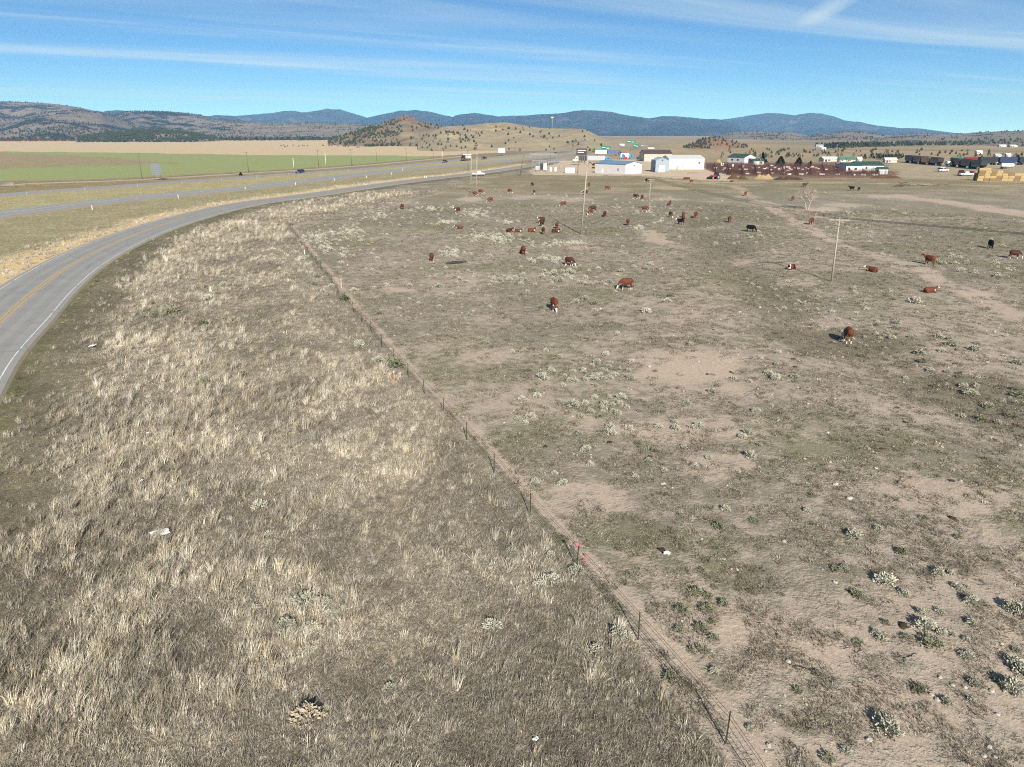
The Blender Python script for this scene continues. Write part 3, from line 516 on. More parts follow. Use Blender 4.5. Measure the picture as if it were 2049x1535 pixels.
def verge_grass():
    ms = [tuft_mesh('mat', 20, 0.15, 0.36, 1.1, 0.006, 100 + i, 0.5) for i in range(5)] + [tuft_mesh('bunch', 30, 0.29, 0.25, 0.6, 0.0055, 200 + i, 0.4) for i in range(5)] + [tuft_mesh('tall', 50, 0.60, 0.26, 0.34, 0.006, 300 + i, 0.3) for i in range(5)]
    x, y, r = polar(300000, 10, 240, 1.35); dCL, sCL, dF, sF = verge_masks(x, y); k = (sCL < 0) & (sF > 0) & (dCL > 5.3) & ((dF > 0.25) | (RNG.random(len(x)) < 0.3))
    x, y, r, dCL, dF = x[k], y[k], r[k], dCL[k], dF[k]; n = len(x)
    mow = 1 - sstep(8.0, 12.0, dCL + 5 * (fbm(x, y, 6, 3, 23) - 0.5)); v = fbm(x, y, 9, 4, 21); v2 = fbm(x, y, 2.6, 3, 51)
    # belts of tall straw, laid where they stand in the verge
    belt = np.zeros(n)
    for pl, hw in ((midline([(230, 830), (330, 835), (440, 820), (560, 800), (690, 765), (740, 745)]), 2.6), (midline([(150, 1090), (250, 960), (340, 880)]), 3.0), (midline([(160, 1420), (230, 1280), (290, 1110)]), 1.6), (midline([(250, 690), (330, 680), (380, 660)]), 2.2),
                   (midline([(290, 560), (350, 490), (450, 450), (600, 425), (800, 390)]), 4.0), (midline([(540, 480), (556, 450)]), 3.0)):
        d, _ = pdist(x, y, pl); belt = np.maximum(belt, 1 - sstep(hw * 0.4, hw * 1.3, d))
    side = sstep(9, 12, dCL) * (1 - sstep(19, 27, dCL)); ptall = np.clip((0.004 + 0.13 * belt + 0.09 * side * sstep(0.48, 0.6, v2) + 0.03 * sstep(0.50, 0.62, v) * sstep(0.45, 0.6, v2)) * (1 - mow), 0, 1) * 0.8
    pb = np.clip((0.04 + 0.22 * sstep(0.46, 0.62, v2) + 0.2 * belt + 0.10 * side) * (1 - 0.8 * mow), 0, 1); u = RNG.random(n); ty = np.where(u < ptall, 2, np.where(u < ptall + pb, 1, 0))
    keep = (ty > 0) | (RNG.random(n) < 0.95); 
    sc = RNG.uniform(0.55, 1.25, n) * (r / 22.0) ** 0.22; sc = np.where(ty == 0, sc * (1 - 0.45 * mow), sc); lightness = sstep(0.4, 0.62, v)
    tint = pick(n, [GREY, BROWN, OLIVE, STRAW, PALE], [4.2, 2.4, 1.5, 2.0, 0.7]); t1 = pick(n, [STRAW, PALE, GREY, OLIVE], [4, 2.5, 1.6, 1.2]); t2 = pick(n, [STRAW, PALE, S(195, 184, 160)], [4, 3, 2])
    tint = np.where((ty == 1)[:, None], t1, tint); tint = np.where((ty == 2)[:, None], t2, tint)
    gm = (RNG.random(n) < mow * 0.55) & (ty == 0); tint[gm] = pick(int(gm.sum()), [OLIVE, GREEN, BROWN, GREY], [3, 0.5, 2, 2]); ge = (dCL < 6.4) & (RNG.random(n) < 0.35); tint[ge] = pick(int(ge.sum()), [GREEN, S(110, 128, 58)], [2, 1])
    zn = 0.90 + 0.30 * sstep(0.36, 0.64, fbm(x, y, 4.0, 4, 66)); tint = tint * (zn * (1 - 0.10 * mow))[:, None]
    # greyer, browner bands beside the wire fence and across the middle
    gb = sstep(0.5, 0.62, fbm(x, y, 6, 3, 61)) * (ty < 2) * 0.7; tint = tint * (1 - 0.20 * gb[:, None])
    idx = ty * 5 + RNG.integers(0, 5, n); S3 = np.column_stack([sc, sc, sc * RNG.uniform(0.8, 1.15, n)]); ro = np.column_stack([RNG.normal(0, 0.08, n), RNG.normal(0, 0.08, n), RNG.uniform(-0.9, 0.9, n)])
    P = np.column_stack([x, y, hz(x, y)]); o = scatter('verge_grass', P[keep], S3[keep], ro[keep], tint[keep], idx[keep], proto_coll('tuft', ms)); tag(o, 'dry straw and grey-brown grass covering the verge left of the fence', 'grass', kind='stuff')
    # beyond the frontage road: straw beside the asphalt and olive grass up to the highway
    x, y, r = polar(60000, 80, 420, 1.2); dCL, sCL, dF, sF = verge_masks(x, y); d1, s1 = pdist(x, y, HW1[::2]); d2, s2 = pdist(x, y, HW2[::2])
    k = ((sCL > 0) & (s1 < 0) & (dCL > 5.4) & (d1 > 8)) | ((s1 > 0) & (s2 < 0) & (d1 > 8) & (d2 > 7)); x, y, r, dCL = x[k], y[k], r[k], dCL[k]; n = len(x); st = (RNG.random(n) < 1 - sstep(7, 14, dCL + 4 * (fbm(x, y, 7, 3, 63) - 0.5))) & (dCL < 25)
    tint = np.where(st[:, None], pick(n, [PALE, STRAW], [2, 2]), pick(n, [OLIVE, S(172, 162, 116), GREY, STRAW], [2, 3, 1.5, 2.5])); sc = RNG.uniform(0.8, 1.5, n) * np.where(st, 1.5, 1.1)
    o = scatter('roadside_grass', np.column_stack([x, y, hz(x, y)]), np.column_stack([sc] * 3), np.column_stack([np.zeros(n), np.zeros(n), RNG.uniform(0, 6.28, n)]), tint, np.where(st, 5, 0) + RNG.integers(0, 5, n), proto_coll('roadside_tuft', ms[:10]))
    tag(o, 'straw and olive grass between the frontage road and the highway', 'grass', kind='stuff')
verge_grass()
def pasture_grass():
    ms = [tuft_mesh('short', 12, 0.07, 0.34, 1.5, 0.010, 400 + i, 0.5, (0.05, 0.05)) for i in range(5)] + [tuft_mesh('weed', 18, 0.12, 0.2, 1.1, 0.009, 450 + i, 0.4) for i in range(4)]
    x, y, r = polar(260000, 11, 200, 1.25); dCL, sCL, dF, sF = verge_masks(x, y); k = (sF < 0) & (dF > 0.12)
    x, y, r = x[k], y[k], r[k]; a, b, cv, _ = cover(x, y); v = fbm(x, y, 1.3, 4, 71); k = v > 0.66 - 0.42 * cv; k &= RNG.random(len(x)) < 0.7; x, y, r, cv, b = x[k], y[k], r[k], cv[k], b[k]; n = len(x)
    sc = RNG.uniform(0.6, 1.25, n) * (r / 20.0) ** 0.35; tint = b * RNG.uniform(0.45, 1.35, (n, 1)); pal = RNG.random(n) < 0.16; tint[pal] = pick(int(pal.sum()), [S(184, 174, 156), GREY], [1, 1])
    idx = np.where(RNG.random(n) < 0.9, RNG.integers(0, 5, n), 5 + RNG.integers(0, 4, n))
    o = scatter('pasture_grass', np.column_stack([x, y, hz(x, y)]), np.column_stack([sc] * 3), np.column_stack([np.zeros(n), np.zeros(n), RNG.uniform(0, 6.28, n)]), tint, idx, proto_coll('pasture_tuft', ms)); tag(o, 'short grazed grey-green grass over the bare pasture soil', 'grass', kind='stuff')
pasture_grass()
# ------------------------------------------------------------------ sagebrush
def sage_mat(name, col, col2):
    m, nt, b = nmat(name); N = nt.nodes.new; L = nt.links.new; b.inputs['Roughness'].default_value = 0.9; b.inputs['Specular IOR Level'].default_value = 0.1
    oi = N('ShaderNodeObjectInfo'); ge = N('ShaderNodeNewGeometry'); n = N('ShaderNodeTexNoise'); n.inputs['Scale'].default_value = 14; n.inputs['Detail'].default_value = 2; L(ge.outputs['Position'], n.inputs['Vector'])
    ad = N('ShaderNodeMath'); ad.operation = 'ADD'; L(n.outputs[0], ad.inputs[0]); L(oi.outputs['Random'], ad.inputs[1]); mr = N('ShaderNodeMapRange'); mr.inputs[1].default_value = 0.3; mr.inputs[2].default_value = 1.7; L(ad.outputs[0], mr.inputs[0])
    mx = N('ShaderNodeMix'); mx.data_type = 'RGBA'; L(mr.outputs[0], mx.inputs[0]); mx.inputs[6].default_value = (*col, 1); mx.inputs[7].default_value = (*col2, 1); L(mx.outputs[2], b.inputs['Base Color']); return m
SG_P = sage_mat('sage_leaves_pale', S(158, 160, 142), S(208, 206, 190)); SG_D = sage_mat('sage_leaves_dark', S(112, 116, 92), S(150, 152, 126)); SG_T = sage_mat('dead_twigs_tan', S(178, 166, 146), S(206, 194, 174)); STEM = mat('sage_stems', S(110, 96, 80), 0.9, 0.2, 20)
def sage_mesh(name, seed, m, nb=76, leaf=7, up=0.85, stems=False):
    q = np.random.default_rng(seed); V = []; F = []
    for i in range(nb):
        az = q.uniform(0, 6.283); el = math.asin(min(0.99, q.uniform(0.12, 1.0) ** 0.75)); L_ = 0.46 * q.uniform(0.85, 1.08); d = np.array([math.cos(az) * math.cos(el), math.sin(az) * math.cos(el), math.sin(el) * up * 1.25]) * L_
        s = np.array([-math.sin(az), math.cos(az), 0.0]); u = np.cross(s, d); u /= np.linalg.norm(u)
        if stems:
            k = len(V); V += [tuple(-s * 0.012), tuple(s * 0.012), tuple(d * 0.8)]; F.append((k, k + 1, k + 2)); continue
        k = len(V); V += [tuple(-s * 0.010), tuple(s * 0.010), tuple(d * 0.9)]; F.append((k, k + 1, k + 2))
        for j in range(leaf):
            t = q.uniform(0.6, 1.0); c = d * t + q.normal(0, 0.03, 3); c[2] = max(c[2], 0.02); ld = d / L_ + q.normal(0, 0.45, 3); ld /= np.linalg.norm(ld); ls = np.cross(ld, q.normal(0, 1, 3)); ls /= np.linalg.norm(ls); a = q.uniform(0.05, 0.10); w_ = q.uniform(0.02, 0.036); k = len(V)
            V += [tuple(c - ls * w_), tuple(c + ls * w_), tuple(c + ld * a + ls * w_ * 0.5), tuple(c + ld * a - ls * w_ * 0.5)]; F += [(k, k + 1, k + 2), (k, k + 2, k + 3)]
    return mesh_np(name, V, F, [m])
SAGE = {'p': [sage_mesh('pale_sage', 500 + i, SG_P) for i in range(5)], 'd': [sage_mesh('dark_sage', 520 + i, SG_D, 40, 7, 0.75) for i in range(4)], 't': [sage_mesh('dry_bush', 540, SG_T, 60, 9, 0.8)]}
SAGE_ST = sage_mesh('sage_stem', 600, STEM, 18, 0, 0.75, True)
sage_pts = []                                     # x, y, size, kind, zone
def zpts(l, ox, oy, sc, zone, size=0.62):
    for p in l:
        k = 'p'; z_ = size * random.uniform(0.8, 1.15)
        for q in p[2:]:
            if q == 'L': z_ = size * 1.45
            elif q in 'dt': k = q
        x, y = g2(ox + p[0] / sc, oy + p[1] / sc + 3); sage_pts.append((x, y, z_, k, zone))
zpts([(690, 80), (620, 200), (350, 215), (1025, 105), (1115, 150), (270, 175), (75, 175), (250, 350, 'L'), (370, 385), (430, 305), (380, 325), (540, 265), (600, 290), (640, 270), (660, 330, 'L'), (610, 350), (500, 355), (545, 350), (560, 390), (700, 285), (755, 300), (770, 240), (300, 300), (490, 300), (170, 300, 'd'), (60, 270, 'd'), (220, 455), (135, 475), (345, 485), (430, 520, 'L'), (280, 525), (555, 465), (610, 500), (700, 495), (745, 515), (850, 475), (820, 535, 'd'), (690, 555), (610, 530), (530, 550), (475, 580), (110, 595), (180, 580), (150, 615), (590, 320), (620, 310), (680, 320), (570, 245), (650, 250), (600, 540), (660, 540), (660, 500), (500, 495), (440, 365), (410, 360), (440, 260), (560, 330), (640, 345), (760, 345), (640, 460), (710, 465), (910, 300, 'd')], 1000, 640, 2.927, 'cluster')
zpts([(930, 627), (1025, 600), (1030, 640), (1125, 630), (1165, 630), (750, 645), (645, 635), (655, 675), (465, 675), (810, 725, 'd'), (1080, 745), (1450, 665), (1420, 690), (1520, 735), (1465, 805, 'L'), (1225, 815), (1140, 860), (505, 770), (530, 855), (870, 830), (905, 765, 'd'), (795, 920), (965, 885), (205, 960), (370, 965), (320, 910), (1625, 215), (1615, 285), (1570, 335), (1610, 365), (1725, 360), (1460, 375), (1370, 355), (1250, 325), (1525, 250), (1095, 490), (1245, 425), (1500, 545), (1980, 595, 'd'), (1370, 1000, 'd'), (1830, 1035, 'd'), (1800, 1120), (1320, 1110), (1060, 1155, 'd')], 1000, 640, 2.927, 'open', 0.55)
zpts([(1205, 485, 'L'), (1310, 545), (1030, 215, 'L'), (1170, 180), (970, 405), (925, 415, 'd'), (1045, 560, 'd'), (1580, 430), (1510, 430), (1680, 515), (1615, 510), (1700, 600), (1520, 650), (1410, 655), (1700, 715), (1925, 635, 'L'), (1990, 655, 'L'), (1435, 745, 'L'), (1670, 810), (1580, 780), (1530, 775), (1475, 840, 'd', 'L'), (1050, 830, 'd'), (1185, 815), (1155, 780), (1330, 805, 'd'), (1210, 720, 'd'), (1960, 870), (1945, 945, 'L'), (1990, 1000), (1680, 910), (1720, 1065), (1860, 1040), (1930, 1090, 'L'), (1560, 1170), (1700, 1160), (1400, 1100, 'd'), (1210, 1330, 'L'), (980, 1460), (875, 1500, 'd'), (430, 1330), (600, 810), (155, 415, 'd'), (225, 515, 'd'), (440, 540, 'd'), (610, 550, 'd'), (75, 560, 'd'), (125, 550, 'd'), (190, 570, 'd'), (280, 620, 'd', 'L'), (180, 650, 'd'), (220, 720, 'd'), (145, 760, 'd'), (40, 660, 'd'), (220, 810, 'd'), (150, 880, 'd'), (90, 880, 'd'), (20, 770, 'd'), (225, 1005), (820, 1020, 'd'), (700, 1110, 'd'), (1300, 310, 'd'), (1625, 235, 'd'), (1430, 120, 'd'), (460, 125, 'd'), (250, 155, 'd')], 1350, 1000, 2.869, 'near', 0.5)
zpts([(775, 140), (1050, 160), (1075, 215), (1230, 240, 'L'), (870, 315), (1245, 325), (210, 645), (200, 730), (140, 800), (335, 830), (190, 835), (1490, 530), (1410, 515), (1500, 580, 'L'), (1650, 605), (1680, 615), (1700, 560), (1430, 625), (1910, 495), (1985, 715), (1060, 515), (1200, 515), (1100, 415), (1080, 450, 'd'), (940, 420, 'd'), (840, 600, 'd'), (1290, 680, 'd'), (1270, 630), (1540, 710, 'd'), (1970, 910, 'd'), (2010, 960, 'd'), (1960, 1080, 'd'), (1780, 1000, 'd'), (1740, 1080, 'd'), (1600, 860), (1650, 910), (340, 865, 'd')], 1500, 540, 3.732, 'bank', 0.75)
zpts([(1750, 620, 'L'), (1640, 770, 'L'), (1770, 910), (1470, 660), (1790, 780), (1850, 630), (1890, 690), (1960, 680), (1540, 215), (1490, 50), (900, 400, 'd'), (1770, 1290, 't', 'L'), (1560, 260)], 0, 1000, 2.869, 'verge', 0.55)
zpts([(1410, 890, 'L'), (1150, 490), (1090, 515), (1300, 440), (1150, 330), (230, 1110), (820, 745), (1540, 795), (1590, 810), (930, 310), (1830, 1040, 'd')], 700, 1000, 2.869, 'verge', 0.5)
zpts([(1490, 1265, 'L', 'd'), (1225, 1110), (900, 590, 'd', 'L'), (940, 600, 'd'), (860, 560, 'd'), (830, 500, 'd'), (880, 640, 'd'), (780, 450, 'd'), (740, 400, 'd'), (1100, 750, 'd', 'L'), (1010, 650), (945, 690), (700, 600, 'd'), (640, 480, 'd'), (330, 1330, 'd'), (240, 900, 'd'), (430, 860, 'd'), (180, 650), (270, 640), (70, 750), (1370, 1220), (20, 940, 'd')], 400, 400, 3.838, 'verge', 0.9)
zpts([(940, 625, 'd'), (1060, 610, 'd'), (1060, 680, 'd', 'L'), (880, 705, 'd'), (960, 700, 'd'), (1390, 720, 'd'), (1240, 750, 'd'), (1250, 1120, 'd'), (1130, 400, 'p')], 0, 400, 3.07, 'verge', 0.95)
zpts([(1365, 440), (1600, 465), (1500, 480), (1530, 330), (1680, 765, 'd'), (1610, 735), (1525, 820), (1840, 800), (1375, 855, 'd'), (1700, 520, 'd'), (1180, 680), (1340, 655, 'd'), (1440, 640), (1090, 480, 'd')], 400, 400, 3.838, 'open', 0.7)
zpts([(300, 575, 'L'), (245, 575), (500, 510), (490, 540), (560, 500), (635, 500), (620, 555), (700, 580, 'L'), (585, 580), (610, 600), (745, 480), (820, 485), (860, 495), (750, 520), (855, 545), (960, 610), (1000, 545), (995, 610), (925, 585), (1065, 620), (1195, 600), (1285, 595), (1040, 475), (1155, 440), (935, 400), (1380, 515), (1430, 475), (1715, 460), (1890, 490), (1570, 435), (1770, 410), (1440, 190), (1425, 255), (1955, 850, 'L'), (1360, 710), (1000, 790), (890, 830), (1115, 945), (825, 570), (790, 535), (1245, 630), (1130, 590), (675, 345), (885, 435), (250, 420), (480, 890, 'd'), (1110, 855, 'd'), (190, 610, 'd'), (180, 540, 'd'), (2000, 790, 'd')], 1000, 460, 5.854, 'middle', 0.85)
zpts([(790, 440), (905, 460), (1035, 480), (895, 530), (1230, 495), (1270, 495), (980, 620), (1050, 635), (1000, 630), (1400, 690), (1440, 700), (1530, 700), (1620, 690), (1565, 650), (1510, 635), (1840, 695), (1850, 725), (1970, 735), (1930, 740), (1680, 770), (1550, 755), (1580, 755), (1845, 790), (600, 485), (640, 490), (690, 390), (350, 710), (1895, 555), (1800, 515), (200, 440)], 1500, 340, 3.732, 'right', 1.0)
for _c in ((1600, 600, 70, 35, 34), (1690, 650, 60, 25, 22), (1760, 680, 60, 20, 14), (1900, 740, 90, 30, 14), (1540, 560, 40, 20, 12), (1990, 800, 60, 30, 12)):
    for i in range(_c[4]):
        x, y = g2(_c[0] + random.gauss(0, 0.6) * _c[2], _c[1] + random.gauss(0, 0.6) * _c[3]); sage_pts.append((x, y, random.uniform(0.3, 0.6), 'd' if i % 3 else 'p', 'bank'))
for cx, cy, rx, ry, n in ((640, 475, 70, 28, 90), (700, 462, 70, 22, 60), (860, 418, 60, 9, 70), (760, 430, 60, 16, 50), (950, 428, 40, 13, 70), (885, 447, 50, 8, 40), (1015, 446, 20, 5, 30), (1000, 480, 40, 14, 60), (960, 475, 60, 18, 40), (1150, 487, 45, 5, 45), (1110, 490, 60, 14, 30), (905, 508, 35, 14, 35), (1095, 520, 50, 9, 30), (1275, 459, 22, 6, 30), (1310, 450, 30, 5, 10), (1300, 420, 250, 60, 60), (1150, 400, 300, 20, 50), (1700, 430, 280, 60, 60), (1000, 560, 250, 60, 40), (1500, 480, 250, 40, 30), (690, 505, 60, 40, 30)):
    for i in range(n):
        a_, q_ = random.uniform(0, 6.283), random.gauss(0, 0.55); px_, py_ = cx + rx * math.cos(a_) * q_, cy + ry * math.sin(a_) * q_
        if py_ < 372: continue
        x, y = g2(px_, py_); 
        if 1370 > px_ and float(pdist(np.array([x]), np.array([y]), FENCE + FENCE2[1:])[1][0]) > 0: continue
        sage_pts.append((x, y, random.uniform(0.5, 0.95), 'p', 'far'))
SMARK = [('the round bare scar', 1380, 735), ('the thin orange marker', 789, 760), ('the pink-taped fence post', 1153, 1140), ('the thin pole foot', 1664, 565), ('the nearest right-hand cow', 1697, 670), ('the nearest camera-facing cow', 1108, 615), ('the side-on grazing cow', 1253, 575), ('the black log', 912, 525), ('the lowest fence post', 1448, 1490), ('the white torn sheet', 322, 1078), ('the white-scrapped dung pat', 1323, 1105), ('the dry tan bush', 617, 1445), ('the white-headed lying cow at right', 1860, 583), ('the survey stake', 683, 570), ('the corner fence brace', 576, 452), ('the lone black cow', 1501, 466), ('the tallest pole foot', 1163, 467), ('the cow amid thick sagebrush', 1047, 508), ('the rightmost red cow', 2030, 515), ('the fourth fence post', 1060, 1035), ('the lower right picture corner', 2049, 1480), ('the second lowest fence post', 1275, 1289), ('the thick sagebrush patch centre', 1190, 755), ('the road at the left edge', 100, 650), ('the lone right dung pat', 1762, 908), ('the central dung pat', 1300, 916), ('the curved pale bank branches', 1875, 830), ('the right edge lower bushes', 1990, 1230), ('the left fence cow', 805, 415), ('the bent grey twig', 1560, 1283)]
def sagebrush():
    pts = sorted(sage_pts, key=lambda p: -p[2] / math.hypot(p[0], p[1])); rest = []
    zs = hz(np.array([p[0] for p in pts]), np.array([p[1] for p in pts])); words = place_words([(p[0], p[1]) for p in pts[:300]], SMARK, 's')
    for i, (p, z_) in enumerate(zip(pts, zs)):
        x, y, s_, k, zone = p; z_ = float(z_) - 0.02; rz = random.uniform(0, 6.28); s_ *= (1.3 if zone == 'verge' else 1.08) * random.uniform(0.7, 1.25); sv = (s_ * random.uniform(0.85, 1.2), s_ * random.uniform(0.85, 1.2), s_ * random.uniform(0.85, 1.15)); me = random.choice(SAGE[k])
        if i >= 300: rest.append((x, y, z_, rz, sv, k)); continue
        lab = {'d': 'dark green', 'p': 'pale grey'}.get(k, '') + ' sagebrush clump, ' + words[i]
        if k == 't': lab = 'large dry tan bush nearest the bottom edge of the verge'
        if i < 70:
            o = empty('sagebrush', (x, y, z_), rz); o.scale = sv; link('foliage', me, o); link('stems', SAGE_ST, o)
        else:
            o = link('sagebrush', me, None, (x, y, z_), (0, 0, rz)); o.scale = sv
        tag(o, lab, 'shrub', 'sagebrush clumps')
    if rest:
        V = []; F = []; off = 0; small = sage_mesh('small_sage', 590, SG_P, 30, 6); b = np.zeros(len(small.vertices) * 3, np.float32); small.vertices.foreach_get('co', b); b = b.reshape(-1, 3); fl = np.zeros(len(small.loops), np.int32); small.loops.foreach_get('vertex_index', fl); fl = fl.reshape(-1, 3)
        for x, y, z_, rz, sv, k in rest:
            c, s = math.cos(rz), math.sin(rz); q = b * np.array(sv); V.append(np.column_stack([q[:, 0] * c - q[:, 1] * s + x, q[:, 0] * s + q[:, 1] * c + y, q[:, 2] + z_])); F.append(fl + off); off += len(b)
        o = link('distant_sagebrush', mesh_np('distant_sagebrush', np.vstack(V), np.vstack(F), [SG_P])); tag(o, 'pale speckle of small sagebrush across the far half of the pasture', 'shrubs', kind='stuff')
sagebrush()
# ------------------------------------------------------------------ wire fences
TPOST = mat('post_steel', S(58, 54, 46), 0.7, 0.2, 8); WIRE = mat('fence_wire', S(96, 88, 78), 0.6, 0.15, 10, 0.3); WOODP = mat('weathered_wood', S(150, 130, 106), 0.9, 0.25, 6); OLDW = mat('grey_wood', S(178, 164, 142), 0.9, 0.2, 3)
PINK = mat('pink_flagging', (0.62, 0.10, 0.20), 0.6, 0.1); ORANGE = mat('orange_marker', (0.42, 0.11, 0.04), 0.6, 0.12); WHITE = mat('white_plastic', (0.72, 0.72, 0.70), 0.6, 0.06); STAKE = mat('pale_stake', S(206, 188, 160), 0.9, 0.1)
def tpost_mesh():
    b = MB(); b.box((0, 0, 0.5), (0.045, 0.012, 1.5)); b.box((0, 0.018, 0.5), (0.012, 0.036, 1.5)); b.box((0, 0, -0.1), (0.11, 0.010, 0.16)); 
    for i in range(6): b.box((0, -0.009, 0.35 + i * 0.16), (0.02, 0.008, 0.02))
    return b.mesh('steel_post', TPOST)
TPM = tpost_mesh(); WPM = MB().tube((0, 0, -0.3), (0, 0, 1.3), 0.07, 0.062, 8).mesh('wood_post', WOODP)
def strand(name, pts, r, parent, m, sag=0.0):
    V = []; F = []
    P = [np.array(p, float) for p in pts]; Q = []
    for a, b in zip(P[:-1], P[1:]):
        for k in range(4 if sag else 1): t = k / (4 if sag else 1); q = a * (1 - t) + b * t; q[2] -= sag * 4 * t * (1 - t); Q.append(q)
    Q.append(P[-1])
    for i, q in enumerate(Q):
        t = Q[min(i + 1, len(Q) - 1)] - Q[max(i - 1, 0)]; t /= np.linalg.norm(t); s = np.cross(t, (0, 0, 1)); s /= np.linalg.norm(s); u = np.cross(s, t)
        for k in range(3): a = k * 2.0944; V.append(q + r * (s * math.cos(a) + u * math.sin(a)))
    for i in range(len(Q) - 1):
        for k in range(3): F.append((i * 3 + k, i * 3 + (k + 1) % 3, (i + 1) * 3 + (k + 1) % 3, (i + 1) * 3 + k))
    return link(name, mesh_np(name, V, F, [m]), parent)
def wire_fence(label, pts, heights, r, wood=(), group=None, pm=None):
    root = empty('wire_fence', (pts[0][0], pts[0][1], hz1(*pts[0]))); o0 = Vector(root.location); B = []
    for i, p in enumerate(pts):
        z = hz1(*p); q = link('post', WPM if i in wood else (pm or TPM), root, Vector((p[0], p[1], z)) - o0, (random.uniform(-0.05, 0.05), random.uniform(-0.05, 0.05), random.uniform(-0.5, 0.5))); B.append((p[0] - o0.x, p[1] - o0.y, z - o0.z))
    for h in heights: strand('wire', [(x, y + 0.03, z + h + random.uniform(-0.02, 0.02)) for x, y, z in B], r, root, WIRE)
    tag(root, label, 'fence', group); return root
f1 = wire_fence('wire fence of dark steel posts running from bottom centre up the pasture edge', FENCE, (0.25, 0.5, 0.75, 1.05, 1.2), 0.008)
def every(pl, step): return dense(pl, step)
f2 = wire_fence('wire fence of thin posts curving along the road verge behind the sagebrush', every(FENCE2, 5.2)[1:], (0.5, 1.05), 0.006, wood=range(0, 60, 4))
f3 = wire_fence('wooden post fence across the frontage road at the left edge', [g2(*p) for p in [(-60, 545), (-10, 528), (39, 512), (70, 502), (103, 493), (129, 481), (153, 476), (177, 470), (197, 463), (222, 455), (250, 447), (285, 437)]], (0.4, 0.75, 1.1), 0.007, wood=(2, 3, 5, 6, 8, 10))
f4 = wire_fence('wire fence along the far end of the pasture below the buildings', every(smooth_line([(32, 360)] + [g2(*p) for p in [(1165, 353), (1290, 356), (1400, 362), (1480, 363.5), (1620, 363.5), (1800, 366), (2100, 370)]], 4), 6.5)[1:], (0.5, 1.05), 0.01, wood=range(0, 90, 2))
def h_brace():
    x, y = g2(576, 452); r = empty('corner_brace', (x, y, hz1(x, y)), 0.4); b = MB().tube((-0.75, 0, -0.2), (-0.75, 0, 1.75), 0.10, 0.09, 8); b.obj('post', WOODP, parent=r); MB().tube((0.85, 0, -0.2), (0.85, 0, 1.75), 0.10, 0.09, 8).obj('post', WOODP, parent=r)
    MB().tube((-0.75, 0, 1.55), (0.85, 0, 1.55), 0.06, 0.06, 8).obj('rail', OLDW, parent=r); MB().tube((-0.75, 0, 1.4), (0.85, 0, 0.15), 0.012, 0.012, 4).obj('brace_wire', WIRE, parent=r); tag(r, 'wooden H-shaped fence brace at the corner where two fences meet', 'fence')
h_brace()
def marker(px, py, h, segs, label, name='marker_post', wdt=0.10, flag=False):
    x, y, z = G(px, py); r = empty(name, (x, y, z), random.uniform(-0.3, 0.3)); z0 = -0.1
    for hh, m, nm in segs: MB().box((0, 0, (z0 + hh) / 2), (wdt, 0.02 if wdt > 0.06 else wdt, hh - z0)).obj(nm, m, parent=r); z0 = hh
    tag(r, label, 'marker'); return r
marker(610, 510, 1.3, [(0.75, WHITE, 'white_base'), (1.45, ORANGE, 'orange_top')], 'white marker post with orange top beside the far fence posts', wdt=0.14)
marker(789, 767, 1.0, [(0.95, ORANGE, 'orange_blade'), (1.05, WHITE, 'tip_cap')], 'thin orange marker post just left of the wire fence', wdt=0.075)
marker(683.5, 574, 1.3, [(1.1, STAKE, 'stake'), (1.2, WHITE, 'stake_tip')], 'pale wooden survey stake inside the pasture by the fence', 'survey_stake', 0.07)
def flagging():
    x, y = FENCE[3]; z = hz1(x, y); r = empty('flagging_tape', (x, y, z + 1.22))
    b = MB(); b.box((0, -0.03, 0.0), (0.10, 0.03, 0.10)); b.box((0.07, -0.05, -0.05), (0.10, 0.02, 0.05), 0.3, (0.4, 0.5)); b.obj('knot', PINK, parent=r); tag(r, 'pink flagging tape tied to the top of a fence post', 'tape')
    for i, (px, py) in enumerate(((1173, 1121), (1170, 1131))):
        p = G(px, py, 0.05); b = MB()
        for k in range(5): b.box((random.uniform(-0.1, 0.1), random.uniform(-0.08, 0.08), random.uniform(0, 0.1)), (0.11, 0.035, 0.01), random.uniform(0, 3), (random.uniform(-0.6, 0.6), random.uniform(-0.6, 0.6)))
        tag(b.obj('flagging_tape', PINK, loc=p), ['pink flagging tape tangle in the grass, upper of the two below the post', 'pink flagging tape tangle in the grass, lower of the two below the post'][i], 'tape', 'pink tape on the ground')
flagging()
